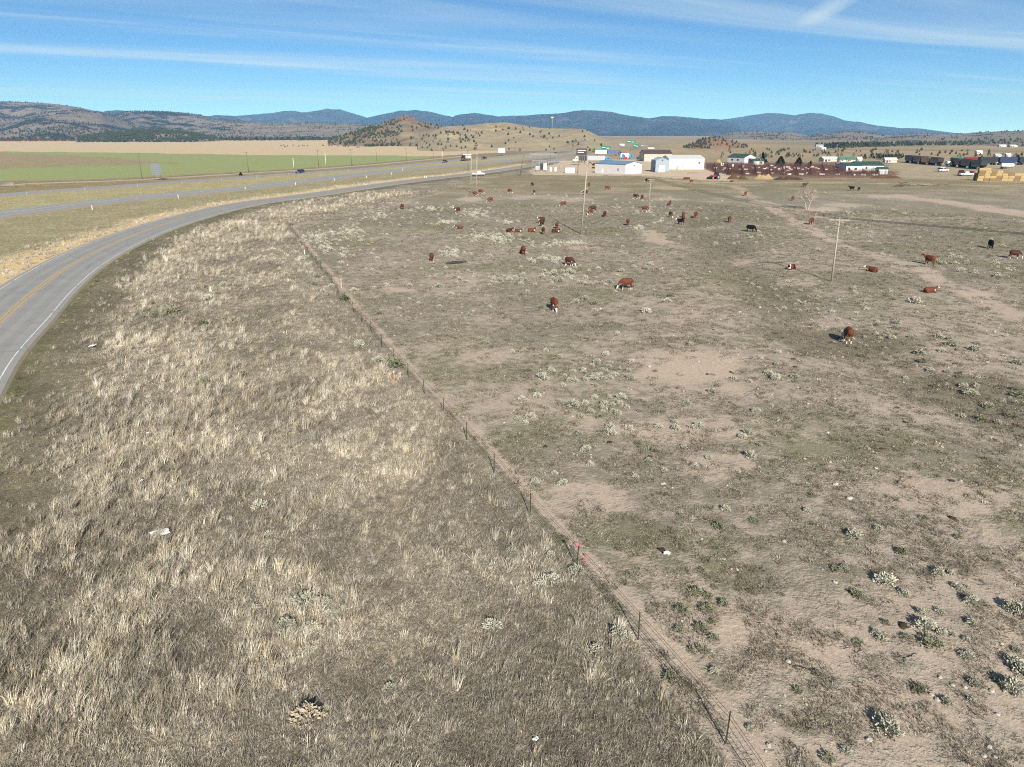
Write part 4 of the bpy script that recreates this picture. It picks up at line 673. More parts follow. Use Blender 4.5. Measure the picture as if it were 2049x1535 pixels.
# ------------------------------------------------------------------ cattle
RED, DRED, BLACK, CWH, BRN = mat('hide_red', (0.092, 0.024, 0.008), 0.75, 0.25, 5), mat('hide_dark_red', (0.045, 0.012, 0.005), 0.75, 0.2, 5), mat('hide_black', (0.006, 0.006, 0.0065), 0.9, 0.2, 5, 0, 0.05), mat('hide_white', (0.52, 0.48, 0.42), 0.8, 0.12, 5), mat('hide_brown', (0.042, 0.020, 0.013), 0.75, 0.2, 5)
def ring_tube(V, F, path, n=14):                  # path of (x, y, z, half width, half height), rings square to the path in the vertical plane
    k0 = len(V); P = [np.array(p[:3], float) for p in path]
    for i, p in enumerate(path):
        t = P[min(i + 1, len(P) - 1)] - P[max(i - 1, 0)]; t /= np.linalg.norm(t); s = np.cross((0, 0, 1.0), t)
        if np.linalg.norm(s) < 0.2: s = np.array([0, 1.0, 0])
        s /= np.linalg.norm(s); u = np.cross(t, s)
        for k in range(n): a = 2 * math.pi * k / n; V.append(tuple(P[i] + s * p[3] * math.cos(a) + u * p[4] * math.sin(a)))
    for i in range(len(path) - 1):
        for k in range(n): F.append((k0 + i * n + k, k0 + i * n + (k + 1) % n, k0 + (i + 1) * n + (k + 1) % n, k0 + (i + 1) * n + k))
    F.append(tuple(k0 + k for k in range(n))[::-1]); F.append(tuple(k0 + (len(path) - 1) * n + k for k in range(n)))
def cow_shape(pose, turn=0.0):
    V = []; F = []; dz = -0.56 if pose == 'lie' else 0.0; zt = lambda z: z + dz
    torso = [(-1.0, 0, zt(1.14), .08, .10), (-0.95, 0, zt(1.10), .22, .22), (-0.78, 0, zt(1.05), .30, .33), (-0.5, 0, zt(0.99), .36, .37), (-0.1, 0, zt(0.94), .40, .41), (0.25, 0, zt(0.93), .39, .41), (0.5, 0, zt(0.97), .33, .40), (0.72, 0, zt(1.0), .25, .34), (0.9, 0, zt(1.02), .16, .24)]
    ring_tube(V, F, torso, 18)
    c, s = math.cos(turn), math.sin(turn)
    def T(x, z, w, h): return (0.7 + (x - 0.7) * c, (x - 0.7) * s, z, w, h)
    if pose == 'graze': hd = [T(0.7, 1.02, .22, .30), T(0.95, .92, .17, .24), T(1.15, .72, .13, .18), T(1.28, .52, .12, .14), T(1.36, .38, .125, .13), T(1.44, .24, .10, .10), T(1.50, .12, .085, .08), T(1.53, .06, .06, .05)]
    else: hd = [T(0.7, zt(1.05), .22, .28), T(0.92, zt(1.17), .16, .22), T(1.1, zt(1.30), .125, .17), T(1.24, zt(1.40), .125, .145), T(1.36, zt(1.40), .12, .13), T(1.50, zt(1.31), .095, .10), T(1.62, zt(1.22), .085, .08), T(1.67, zt(1.19), .06, .05)]
    ring_tube(V, F, hd, 12); poll = np.array(hd[3][:3]); fw = np.array([c, s, 0]); sd = np.array([-s, c, 0])
    for e in (-1, 1):
        b = poll + sd * e * 0.10 + np.array([0, 0, 0.04]); ring_tube(V, F, [(*(b), .03, .03), (*(b + sd * e * 0.10), .035, .07), (*(b + sd * e * 0.22 - np.array([0, 0, 0.04])), .02, .03)], 6)
    if pose == 'lie':
        for e in (-1, 1):
            ring_tube(V, F, [(-0.85, e * .25, .30, .18, .22), (-0.55, e * .40, .20, .17, .19), (-0.25, e * .44, .11, .10, .10), (-0.55, e * .52, .06, .055, .05), (-0.75, e * .50, .05, .05, .045)], 8)
            ring_tube(V, F, [(0.6, e * .22, .25, .13, .17), (0.80, e * .30, .12, .10, .10), (0.98, e * .26, .07, .06, .06), (0.72, e * .33, .05, .05, .045)], 8)
        ring_tube(V, F, [(-0.98, 0, .60, .04, .04), (-1.06, .06, .35, .035, .035), (-1.02, .2, .06, .05, .045), (-0.9, .35, .05, .04, .04)], 6)
    else:
        st = 0.14 if pose == 'walk' else 0.05
        for e in (-1, 1):
            k = st * e; ring_tube(V, F, [(0.52, e * .20, 1.0, .13, .20), (0.54, e * .22, .72, .12, .16), (0.54 + k * .5, e * .21, .44, .085, .095), (0.54 + k, e * .21, .14, .062, .068), (0.56 + k, e * .21, .06, .07, .075), (0.58 + k, e * .21, .0, .075, .085)], 8)
            k = -k; ring_tube(V, F, [(-0.72, e * .18, 1.05, .14, .26), (-0.66, e * .22, .74, .12, .20), (-0.74 + k * .4, e * .21, .52, .095, .13), (-0.84 + k * .7, e * .20, .42, .078, .085), (-0.80 + k, e * .20, .14, .062, .068), (-0.78 + k, e * .20, .06, .07, .075), (-0.76 + k, e * .20, .0, .075, .085)], 8)
        ring_tube(V, F, [(-0.98, 0, 1.20, .04, .04), (-1.07, 0, 1.05, .035, .035), (-1.08, 0, .72, .032, .032), (-1.07, 0, .52, .05, .05), (-1.06, 0, .38, .03, .03)], 6)
    me = bpy.data.meshes.new('raw'); me.from_pydata(V, [], F); bmh = bmesh.new(); bmh.from_mesh(me); bmesh.ops.recalc_face_normals(bmh, faces=bmh.faces); bmh.to_mesh(me); bmh.free()
    o = bpy.data.objects.new('tmp', me); COL.objects.link(o); m = o.modifiers.new('r', 'REMESH'); m.mode = 'VOXEL'; m.voxel_size = 0.036; m = o.modifiers.new('s', 'SMOOTH'); m.factor = 0.5; m.iterations = 3; m = o.modifiers.new('d', 'DECIMATE'); m.ratio = 0.42
    dg = bpy.context.evaluated_depsgraph_get(); r = bpy.data.meshes.new_from_object(o.evaluated_get(dg)); bpy.data.objects.remove(o); return r, hd
SHAPES = {('graze', 0): cow_shape('graze'), ('graze', 1): cow_shape('graze', 0.5), ('graze', -1): cow_shape('graze', -0.5), ('stand', 0): cow_shape('stand'), ('stand', 1): cow_shape('stand', 0.9), ('walk', 0): cow_shape('walk'), ('lie', 0): cow_shape('lie'), ('lie', 1): cow_shape('lie', 0.8)}
COATS = {'h': (RED, True, True), 'd': (DRED, True, True), 'r': (RED, False, False), 'b': (BLACK, False, False), 'w': (BLACK, True, False), 'n': (BRN, False, False), 'f': (RED, True, False), 'e': (DRED, False, False)}
_cow = {}
def cow_mesh(pose, tv, coat):
    key = (pose, tv, coat)
    if key in _cow: return _cow[key]
    src, hd = SHAPES[(pose, tv)]; me = src.copy(); me.name = 'cow_body'; me.materials.clear(); base, face, marks = COATS[coat]; me.materials.append(base); me.materials.append(CWH)
    C = np.zeros(len(me.polygons) * 3, np.float32); me.polygons.foreach_get('center', C); C = C.reshape(-1, 3); hp = np.array([h[:3] for h in hd[4:]]); d = np.min(np.linalg.norm(C[:, None, :] - hp[None], axis=2), axis=1)
    mi = np.zeros(len(C), np.int32)
    if face: mi[(d < 0.16)] = 1
    if marks:
        if pose != 'lie': mi[(C[:, 2] < 0.30) & (C[:, 0] < 0.95)] = 1; mi[(C[:, 2] < 0.60) & (np.abs(C[:, 1]) < 0.26) & (C[:, 0] > -0.45) & (C[:, 0] < 0.4)] = 1
        np_ = np.array([h[:3] for h in hd[:4]]); dn = np.min(np.linalg.norm(C[:, None, :] - np_[None], axis=2), axis=1); low = C[:, 2] < np.interp(C[:, 0], [0.6, 1.0, 1.4], [0.78, 0.72, 0.45]) + (0.0 if pose == 'graze' else 0.30) - (0.56 if pose == 'lie' else 0); mi[(dn < 0.42) & low & (C[:, 0] > 0.62)] = 1
    me.polygons.foreach_set('material_index', mi); me.polygons.foreach_set('use_smooth', np.ones(len(C), bool)); _cow[key] = me; return me
A_ = 'red cow with white face '
COWS = [  # pixel of the feet, pose, turn, heading in degrees (0 = right, 90 = away), coat, label
 (805, 418, 'graze', 0, 120, 'r', 'red cow nearest the left fence, grazing above the pale sagebrush'),
 (915, 427, 'stand', 0, 215, 'd', A_ + 'standing among pale sagebrush, looking left'),
 (919, 458, 'lie', 0, 170, 'h', A_ + 'lying alone facing left, left of the lying group'),
 (950, 392, 'graze', 0, 345, 'h', A_ + 'grazing in front of the twin-pole power structure'),
 (962, 388.5, 'graze', 0, 340, 'h', A_ + 'grazing just behind the twin-pole power structure'),
 (981, 403, 'graze', 0, 205, 'h', A_ + 'grazing leftward below the twin-pole structure'),
 (1020, 387, 'graze', 0, 320, 'h', A_ + 'grazing down to the right, alone right of the twin poles'),
 (1065, 373, 'graze', 0, 60, 'r', 'small red cow farthest left near the substation fence'),
 (1069, 389, 'graze', 0, 265, 'h', A_ + 'facing the camera below the substation'),
 (1127, 413, 'graze', 0, 200, 'h', A_ + 'grazing leftward, left of the tall power pole'),
 (1171, 390, 'graze', 0, 190, 'd', A_ + 'half hidden behind the tall power pole'),
 (1085, 453, 'stand', 0, 60, 'd', 'dark red cow standing tallest over the lying group'),
 (1083, 447, 'stand', 1, 190, 'd', 'dark red white-headed cow close behind the tallest standing cow'),
 (1114, 456, 'graze', 0, 80, 'r', 'red cow standing behind the rightmost lying cow'),
 (1020, 464, 'lie', 0, 40, 'h', 'leftmost of the red cattle lying in a row, seen from behind'),
 (1037, 464, 'lie', 1, 340, 'h', 'second red cow of the lying row, white head to the right'),
 (1064, 463, 'lie', 1, 0, 'h', 'third red cow of the lying row, beside the standing pair'),
 (1087, 468, 'stand', 0, 265, 'r', 'red cow standing in front of the lying row'),
 (1112, 464, 'lie', 1, 350, 'h', 'rightmost red cow of the lying row, white head to the right'),
 (864, 523, 'graze', -1, 100, 'h', 'red cow seen from behind, left of the black log'),
 (1047, 509, 'graze', 1, 95, 'r', 'red cow seen from behind among thick pale sagebrush'),
 (1139, 531, 'graze', 0, 325, 'h', A_ + 'grazing rightward below the thick sagebrush'),
 (1179, 373, 'graze', 0, 270, 'r', 'small red cow just right of the tall pole, nearest the blue-roofed building'),
 (1215, 381, 'graze', 0, 350, 'r', 'plain red cow grazing rightward below the blue-roofed building'),
 (1186, 424, 'graze', 0, 185, 'd', 'dark red cow side-on, rear one of the pair right of the tall pole'),
 (1181, 431, 'graze', 0, 230, 'h', A_ + 'front one of the pair right of the tall pole'),
 (1210, 434, 'graze', 0, 250, 'r', 'red cow grazing alone right of the tall-pole pair'),
 (1272, 398, 'graze', 0, 325, 'd', 'dark red cow with white head and legs, left of the short pole'),
 (1285, 399, 'graze', 0, 85, 'r', 'red cow seen end-on beside the dark white-headed cow'),
 (1290, 424, 'graze', 0, 350, 'h', A_ + 'grazing at the foot of the short light pole'),
 (1256, 451, 'graze', 0, 80, 'f', 'red cow seen from behind above a dense sagebrush patch'),
 (1295, 365, 'graze', 0, 195, 'w', 'black cow with white face, farthest back beside the short pole top'),
 (1340, 411, 'graze', 0, 245, 'r', 'red cow alone right of the short light pole'),
 (1342, 437, 'graze', 0, 280, 'h', A_ + 'grazing toward the camera, left of the black cow'),
 (1367, 431, 'graze', 0, 250, 'f', 'red cow at the back of the black cow group'),
 (1367, 441, 'graze', 0, 85, 'r', 'red cow directly behind the black cow'),
 (1361, 450, 'walk', 0, 200, 'w', 'black cow with pale face standing in front of two red ones'),
 (1392, 431, 'graze', 0, 240, 'r', 'red cow just right of the black cow group'),
 (1459, 448, 'graze', 0, 250, 'r', 'red cow left of the lone black cow on the track'),
 (1501, 468, 'graze', 0, 340, 'b', 'lone black cow grazing rightward in the middle of the pasture'),
 (1491, 393, 'graze', 0, 235, 'r', 'small red cow alone below the manure heap'),
 (1383, 366, 'walk', 0, 195, 'r', 'red cow in front of the two below the red tractor'),
 (1370.5, 361, 'graze', 0, 200, 'r', 'small red cow left of the dark one, far back by the gravel yard'),
 (1377, 361, 'graze', 0, 180, 'n', 'small dark brown cow far back by the gravel yard'),
 (1253, 578, 'graze', 0, 183, 'h', 'red white-faced cow side-on with head down left, white chest and feet'),
 (1108.5, 619, 'graze', 0, 280, 'h', 'nearest red white-faced cow in mid pasture, grazing straight toward the camera'),
 (1610, 374, 'walk', 0, 0, 'n', 'dark brown cow behind the bare tree crown'),
 (1703.6, 383, 'walk', 0, 180, 'b', 'black cow walking left, left one of the far pair'),
 (1718, 384, 'graze', 0, 85, 'n', 'dark brown cow seen end-on, right one of the far pair'),
 (1585.5, 403, 'graze', 0, 240, 'r', 'red cow left of the bare tree'),
 (1623, 450, 'graze', 0, 230, 'r', 'red cow on the dirt track left of the thin pole crossarm'),
 (1582, 541, 'lie', 1, 215, 'h', 'red cow lying with white face to the camera, left of the thin pole'),
 (1745, 544, 'lie', 1, 120, 'h', 'red cow lying curled, seen from behind, right of the thin pole'),
 (1858, 532, 'stand', 1, 110, 'r', 'red cow standing head up on the dirt track at right'),
 (1860, 585, 'lie', 0, 5, 'h', 'red cow lying side-on with white head to the right'),
 (1981, 497, 'graze', 0, 250, 'b', 'black cow at the right, behind the rightmost red cow'),
 (2029, 517, 'graze', 0, 345, 'h', 'rightmost red cow, white face and belly, at the picture edge'),
 (1697, 676, 'graze', 1, 75, 'h', 'red cow seen from behind, nearest one at right, on the dark bank'),
 (1464, 364, 'lie', 0, 10, 'r', 'small red cow lying against the manure heap'),
]
for px, py, pose, tv, hd_, coat, lab in COWS:
    if coat in 'hr' and (int(px) * 7 + int(py)) % 4 == 0: coat = {'h': 'd', 'r': 'e'}[coat]
    x, y, z = G(px, py); o = link('cow', cow_mesh(pose, tv, coat), None, (x, y, z - 0.01), (0, 0, R(hd_))); k = random.uniform(0.84, 0.97) * (0.93 if pose == 'lie' else 1.0)
    if px in (1464, 1370.5, 1377): k *= 0.9
    o.scale = (k * 0.84, k * 1.0, k * (1.10 if pose != 'lie' else 1.0)); tag(o, lab, 'cow', 'cattle in the pasture')
# ------------------------------------------------------------------ power poles
POLE = mat('pole_wood', S(168, 160, 147), 0.9, 0.18, 2.0); POLED = mat('pole_dark', S(112, 100, 86), 0.9, 0.2, 2.0); PINS = mat('insulator', S(120, 108, 100), 0.4, 0.1); LINE = mat('power_line', S(70, 70, 70), 0.5, 0.05); STEEL = mat('galvanised_steel', S(168, 172, 176), 0.5, 0.1, 3, 0.2)
TOPS = {}
def pole(key, px, py, pyt, label, lean=(0, 0), r=0.15, arm=0.0, armz=0.3, arz=0.0, m=None, lamp=False, xy=None, group=None, name='power_pole', h=None):
    x, y = xy or g2(px, py); z = hz1(x, y); h = h or topz((x, y), pyt) - z; ro = empty(name, (x, y, z)); m = m or POLE
    MB().tube((0, 0, -0.3), (lean[0], lean[1], h), r, r * 0.68, 8).obj('pole', m, parent=ro); T = []
    if arm:
        c, s = math.cos(arz), math.sin(arz); az = h - armz; MB().box((lean[0], lean[1] - 0.14, az), (arm, 0.10, 0.13), arz).obj('crossarm', m, parent=ro)
        for t in (-0.48, -0.2, 0.2, 0.48):
            q = (lean[0] + t * arm * c, lean[1] - 0.14 + t * arm * s, az + 0.08); MB().tube(q, (q[0], q[1], q[2] + 0.2), 0.045, 0.03, 6).obj('insulator', PINS, parent=ro); T.append((x + q[0], y + q[1], z + q[2] + 0.2))
        for e in (-1, 1): MB().tube((lean[0], lean[1] - 0.15, az - 0.8), (lean[0] + e * arm * 0.28 * c, lean[1] - 0.15 + e * arm * 0.28 * s, az - 0.03), 0.02, 0.02, 4).obj('arm_brace', STEEL, parent=ro)
    TOPS[key] = T or [(x + lean[0], y + lean[1], z + h)]; tag(ro, label, 'pole', group); return ro
def spans(a, b, label, r=0.018, sag=0.5):
    A, B = TOPS[a], TOPS[b]; ro = empty('power_line', A[0])
    for p, q in zip(A, B):
        P = [np.array(p) * (1 - t) + np.array(q) * t - np.array([0, 0, sag * 4 * t * (1 - t)]) for t in np.linspace(0, 1, 14)]; strand('wire', [tuple(v - np.array(A[0])) for v in P], r, ro, LINE)
    tag(ro, label, 'power line')
pole('thin', 1664, 565, 436, 'thin weathered power pole with crossarm standing alone in the right pasture', (-0.2, 0), 0.13, 2.6, 0.25, R(-12))
pole('short', 1297, 419, 358, 'short light-coloured pole beside the grazing white-faced cow', (0.25, 0), 0.12, 1.8, 0.12, R(-12))
TOPS['right'] = [(p[0] + 74, p[1] - 66, p[2]) for p in TOPS['thin']]; TOPS['north'] = [(p[0] - 40, p[1] + 110, p[2]) for p in TOPS['short']]
pole('right', 0, 0, 0, 'power pole beyond the right edge carrying the pasture line', (0, 0), 0.13, 2.6, 0.25, R(-12), xy=(115, 24), h=8.1)
TOPS['thin2'] = TOPS['thin']
spans('thin', 'right', 'power line wires running from the thin pole out to the right edge'); spans('thin', 'short', 'power line wires between the thin pole and the short pole')
pole('tall', 1163, 468, 318, 'tallest weathered power pole in the middle of the pasture', (0.75, 0), 0.16, 0, 0)
MB().box((0.35, -0.17, 8.2), (1.4, 0.08, 0.10), 0.1, (0, -0.5)).obj('side_arm', POLE, parent=bpy.data.objects['power_pole.003'] if 'power_pole.003' in bpy.data.objects else None)
def h_frame():
    x, y = g2(947.5, 387); z = hz1(x, y); r = empty('twin_power_pole', (x, y, z))
    for dx, ln in ((-0.85, 0.35), (0.95, 0.35)): MB().tube((dx, 0, -0.3), (dx + ln, 0, 12.2), 0.17, 0.12, 8).obj('pole', POLE, parent=r)
    MB().box((0.4, -0.18, 11.3), (5.2, 0.14, 0.18)).obj('crossarm', POLED, parent=r)
    for t in (-2.1, 0.4, 2.9): MB().tube((t, -0.2, 10.3), (t, -0.2, 11.2), 0.07, 0.07, 6).obj('insulator', PINS, parent=r)
    tag(r, 'twin-pole H-frame power structure near the left pasture fence', 'pole')
h_frame()
ROWP = [(285, 359, 306), (497.5, 345, 304), (638, 335, 300), (704, 332, 298), (754, 322, 305), (813.6, 323, 297), (867, 314, 295), (924.6, 312, 295), (588, 336, 316), (652, 330, 307), (885, 317, 299)]
ROWL = ['leftmost crossarm pole above the billboard back', 'crossarm pole beside the small dark conifer at the field edge', 'crossarm pole right of the dark blue car at the green field edge', 'crossarm pole near the middle of the green field edge', 'thin pole left of centre along the green field edge', 'crossarm pole toward the green field tip', 'far pole at the tip of the green field', 'far pole above the maroon truck', 'short pole above the dark blue car', 'white post just right of the blue car pole', 'pale far post above the black car']
for i, ((px, py, pt), lb) in enumerate(zip(ROWP, ROWL)): pole('row%d' % i, px, py, pt, lb, (0, 0), 0.15 if i < 8 else 0.12, 2.4 if i < 4 or i == 5 else 0, 0.25, 0.15, m=POLED if i < 8 else WHITE, group='poles along the green field')
for i, (px, py, pt, ln, lb) in enumerate([(1040, 353, 304, (2.0, 0), 'leaning pole at the left end of the substation'), (936.8, 341, 301, (0, 0), 'pole between the twin-pole structure and the maroon truck'), (1102, 322, 285, (0, 0), 'tall thin pole above the substation'), (1156, 347, 302, (0.2, 0), 'dark pole beside the brown sign at the substation end'), (1342, 338, 312, (0, 0), 'pole at the left end of the long white building'), (1458, 333, 318, (0, 0), 'pole at the left end of the cattle pens'), (1521, 330, 308, (0, 0), 'light pole beside the tall dark conifer')]):
    pole('o%d' % i, px, py, pt, lb, ln, 0.16, 1.6 if i in (0, 1, 3) else 0, 0.3, 0.1, m=POLED if i < 4 else STEEL)
# ------------------------------------------------------------------ buildings
def metal(name, col, rough=0.55, ribs=2.2):       # ribbed sheet metal: fine relief and slight wear
    if name in MATS: return MATS[name]
    m, nt, b = nmat(name); N = nt.nodes.new; L = nt.links.new; b.inputs['Roughness'].default_value = rough; b.inputs['Specular IOR Level'].default_value = 0.3
    tc = N('ShaderNodeTexCoord'); n = N('ShaderNodeTexNoise'); n.inputs['Scale'].default_value = 0.6; n.inputs['Detail'].default_value = 6; L(tc.outputs['Object'], n.inputs['Vector'])
    mx = N('ShaderNodeMix'); mx.data_type = 'RGBA'; L(n.outputs[0], mx.inputs[0]); mx.inputs[6].default_value = (*[c * 0.86 for c in col], 1); mx.inputs[7].default_value = (*[min(1, c * 1.1) for c in col], 1); L(mx.outputs[2], b.inputs['Base Color'])
    wv = N('ShaderNodeTexWave'); wv.inputs['Scale'].default_value = ribs; L(tc.outputs['Object'], wv.inputs['Vector']); bp = N('ShaderNodeBump'); bp.inputs['Strength'].default_value = 0.25; bp.inputs['Distance'].default_value = 0.03; L(wv.outputs[1], bp.inputs['Height']); L(bp.outputs[0], b.inputs['Normal'])
    MATS[name] = m; return m
W_WHITE = metal('siding_white', (0.50, 0.50, 0.50)); W_GREY = metal('siding_blue_grey', S(150, 165, 178)); W_TAN = metal('siding_tan', S(190, 180, 160)); W_CREAM = metal('siding_cream', (0.40, 0.385, 0.35))
R_BLUE = metal('roof_blue', S(112, 146, 178)); R_WHITE = metal('roof_white', (0.46, 0.475, 0.49)); R_BROWN = metal('roof_brown', S(92, 76, 72)); R_GREEN = metal('roof_green', S(58, 88, 76)); R_TEAL = metal('roof_teal', S(76, 124, 108)); R_GREY = metal('roof_grey_blue', S(170, 186, 200)); R_RED = metal('roof_red', S(130, 52, 46)); DOOR_W = mat('door_white', (0.66, 0.66, 0.66), 0.5, 0.04); DARK = mat('dark_opening', (0.02, 0.02, 0.022), 0.6, 0.2); REDS = mat('sign_red', (0.55, 0.03, 0.04), 0.5, 0.05)
def building(name, label, A, wid, ang, dep, he, hr, ridge, wm, rm, feats=(), cat='building', z=0.0, group=None, over=0.3):
    """front-left ground corner A, front width along ang, depth behind it; ridge 'x' runs along the front, 'y' runs back."""
    r = empty(name, (A[0], A[1], z), ang); b = MB()
    if ridge == 'y': prof = [(0, -0.3), (wid, -0.3), (wid, he), (wid / 2, hr), (0, he)]; b.prism(prof, 0, dep)
    else:
        prof = [(0, -0.3), (dep, -0.3), (dep, he), (dep / 2, hr), (0, he)]; b.prism(prof, 0, wid); bmesh.ops.transform(b.bm, matrix=Matrix(((0, 1, 0, 0), (1, 0, 0, 0), (0, 0, 1, 0), (0, 0, 0, 1))), verts=b.bm.verts)
    b.obj('wall', wm, parent=r); ro = MB(); span, ln = (wid, dep) if ridge == 'y' else (dep, wid); t = 0.14; sl = (hr - he) / (span / 2); o_ = over
    ro.prism([(-o_, he - sl * o_ + 0.012), (span / 2, hr + 0.012), (span + o_, he - sl * o_ + 0.012), (span + o_, he - sl * o_ + t), (span / 2, hr + t), (-o_, he - sl * o_ + t)], -o_, ln + o_)
    if ridge == 'x': bmesh.ops.transform(ro.bm, matrix=Matrix(((0, 1, 0, 0), (1, 0, 0, 0), (0, 0, 1, 0), (0, 0, 0, 1))), verts=ro.bm.verts)
    rf = ro.obj('roof', rm, parent=r)
    cp = MB(); (cp.box((span / 2, ln / 2, hr + t + 0.03), (0.35, ln + 2 * o_ - 0.02, 0.06)) if ridge == 'y' else cp.box((ln / 2, span / 2, hr + t + 0.03), (ln + 2 * o_ - 0.02, 0.35, 0.06))); cp.obj('ridge_cap', rm, parent=rf)
    for f in feats:                                # (name, side, s0, s1, z0, z1, material): side f = front, l = left end, r = right end
        nm, sd, s0, s1, z0, z1, m = f; cx = (s0 + s1) / 2; w_ = s1 - s0
        d = MB(); c, q = {'f': ((cx, -0.04, (z0 + z1) / 2), (w_, 0.08, z1 - z0)), 'l': ((-0.04, cx, (z0 + z1) / 2), (0.08, w_, z1 - z0)), 'r': ((wid + 0.04, cx, (z0 + z1) / 2), (0.08, w_, z1 - z0))}[sd]; d.box(c, q); ob = d.obj(nm, m, parent=r)
        if w_ > 2.2 and z1 - z0 > 2.2:             # large doors get frames and panel joints
            fr = MB(); k = 0.05
            ax = (lambda u, v, su, sv: fr.box((u, -0.1, v), (su, 0.05, sv))) if sd == 'f' else (lambda u, v, su, sv: fr.box((-0.1 if sd == 'l' else wid + 0.1, u, v), (0.05, su, sv)))
            ax(s0, (z0 + z1) / 2, 0.14, z1 - z0); ax(s1, (z0 + z1) / 2, 0.14, z1 - z0); ax(cx, z1, w_ + 0.14, 0.14)
            fr.obj('door_frame', wm, parent=ob)
    tag(r, label, cat, group); return r
def px_w(px0, px1, D): return (px1 - px0) / FPX * D
p = g2(1251, 349.4)
B1 = building('metal_warehouse', 'white metal building with light blue roof at the end of the pasture', p, 11.0, R(38), 20.0, 4.5, 5.6, 'y', W_WHITE, R_BLUE, [('vent', 'f', 5.4, 6.0, 3.5, 4.1, DARK), ('door', 'l', 14.5, 15.5, 0, 2.1, DOOR_W), ('base_trim', 'f', 0.05, 10.95, 0, 0.25, W_GREY), ('window', 'l', 4.0, 5.2, 1.6, 2.6, W_GREY)])
MB().tube((8.3, 8, 5.0), (8.3, 8, 6.4), 0.08, 0.08, 6).box((8.3, 8, 6.9), (2.0, 0.25, 1.3)).obj('red_sign', REDS, parent=B1)
p = g2(1311, 344.6)
B2 = building('tall_shed', 'narrow blue-grey metal shed with white roll door, against the long white building', p, 6.6, R(4), 9.0, 5.6, 6.8, 'y', W_GREY, R_GREY, [('roll_door', 'f', 1.6, 4.8, 0, 3.4, DOOR_W), ('gable_vent', 'f', 2.9, 3.6, 5.4, 5.9, DARK), ('base_trim', 'f', 0.05, 6.5, 0.0, 0.2, DARK), ('side_door', 'l', 2, 3, 0, 2.1, DARK)])
p = g2(1338, 339.5)
B3 = building('long_warehouse', 'long white metal building with white roof, largest behind the pasture', p, px_w(1338, 1406, 392), R(3), 16.0, 5.4, 6.9, 'x', W_WHITE, R_WHITE, [('window', 'f', 15.6, 16.6, 3.0, 3.7, DARK), ('man_door', 'f', 4.0, 4.9, 0, 2.1, W_GREY), ('window', 'f', 7.0, 7.8, 1.4, 2.2, W_GREY), ('base_trim', 'f', 0.05, 18.5, 0, 0.3, W_TAN)])
p = g2(1288.5, 323)
B4 = building('brown_roof_building', 'tan building with dark brown roof behind the blue-roofed one', p, px_w(1288.5, 1342, 510), R(2), 16.0, 4.9, 7.1, 'x', W_TAN, R_BROWN, [('door', 'f', 4, 6.8, 0, 2.6, DOOR_W), ('window', 'f', 9, 10.6, 1.2, 2.4, DARK), ('window', 'f', 13, 14.6, 1.2, 2.4, DARK)])
p = g2(1489, 326.8)
B5 = building('green_roof_barn', 'white barn with green roof and open dark doorway above the pens', p, 9.5, R(28), 15.0, 3.6, 5.4, 'y', W_WHITE, R_GREEN, [('doorway', 'f', 3.2, 6.2, 0, 3.0, DARK), ('window', 'l', 5, 6.4, 1.4, 2.4, DARK), ('window', 'l', 10, 11.4, 1.4, 2.4, DARK)])
p = g2(1508, 330)
building('small_green_shed', 'small white shed with green roof right of the white barn', p, px_w(1508, 1527, 455), R(0), 5.0, 2.2, 3.4, 'x', W_WHITE, R_GREEN, [('door', 'f', 2, 3, 0, 2.0, DOOR_W), ('window', 'f', 4, 5, 0.9, 1.7, DARK)])
p = g2(1692, 344)
building('auction_barn', 'low white building with green roof, left of the green-roofed pair', p, 7.5, R(-6), 14.0, 2.9, 3.9, 'x', W_WHITE, R_GREEN, [('door', 'f', 1, 2, 0, 2.1, DARK), ('window', 'f', 4, 5.2, 1.0, 2.0, DARK)])
p = g2(1716, 343)
building('auction_barn', 'wide white building with green roof, right of the green-roofed pair', p, px_w(1716, 1763, 372), R(-6), 15.0, 2.9, 4.4, 'x', W_WHITE, R_GREEN, [('window', 'f', 3.6, 4.4, 1.2, 2.2, DARK), ('door', 'f', 7, 8, 0, 2.1, W_GREY), ('window', 'f', 10, 10.8, 1.2, 2.2, DARK)])
p = g2(1757, 349)
building('loading_shed', 'small white shed with green roof in front of the green-roofed pair', p, 4.2, R(-5), 4.0, 2.4, 3.1, 'x', W_WHITE, R_GREEN, [('doorway', 'l', 0.5, 2.5, 0, 1.9, DARK), ('door', 'f', 2.8, 3.6, 0, 1.9, W_GREY)])
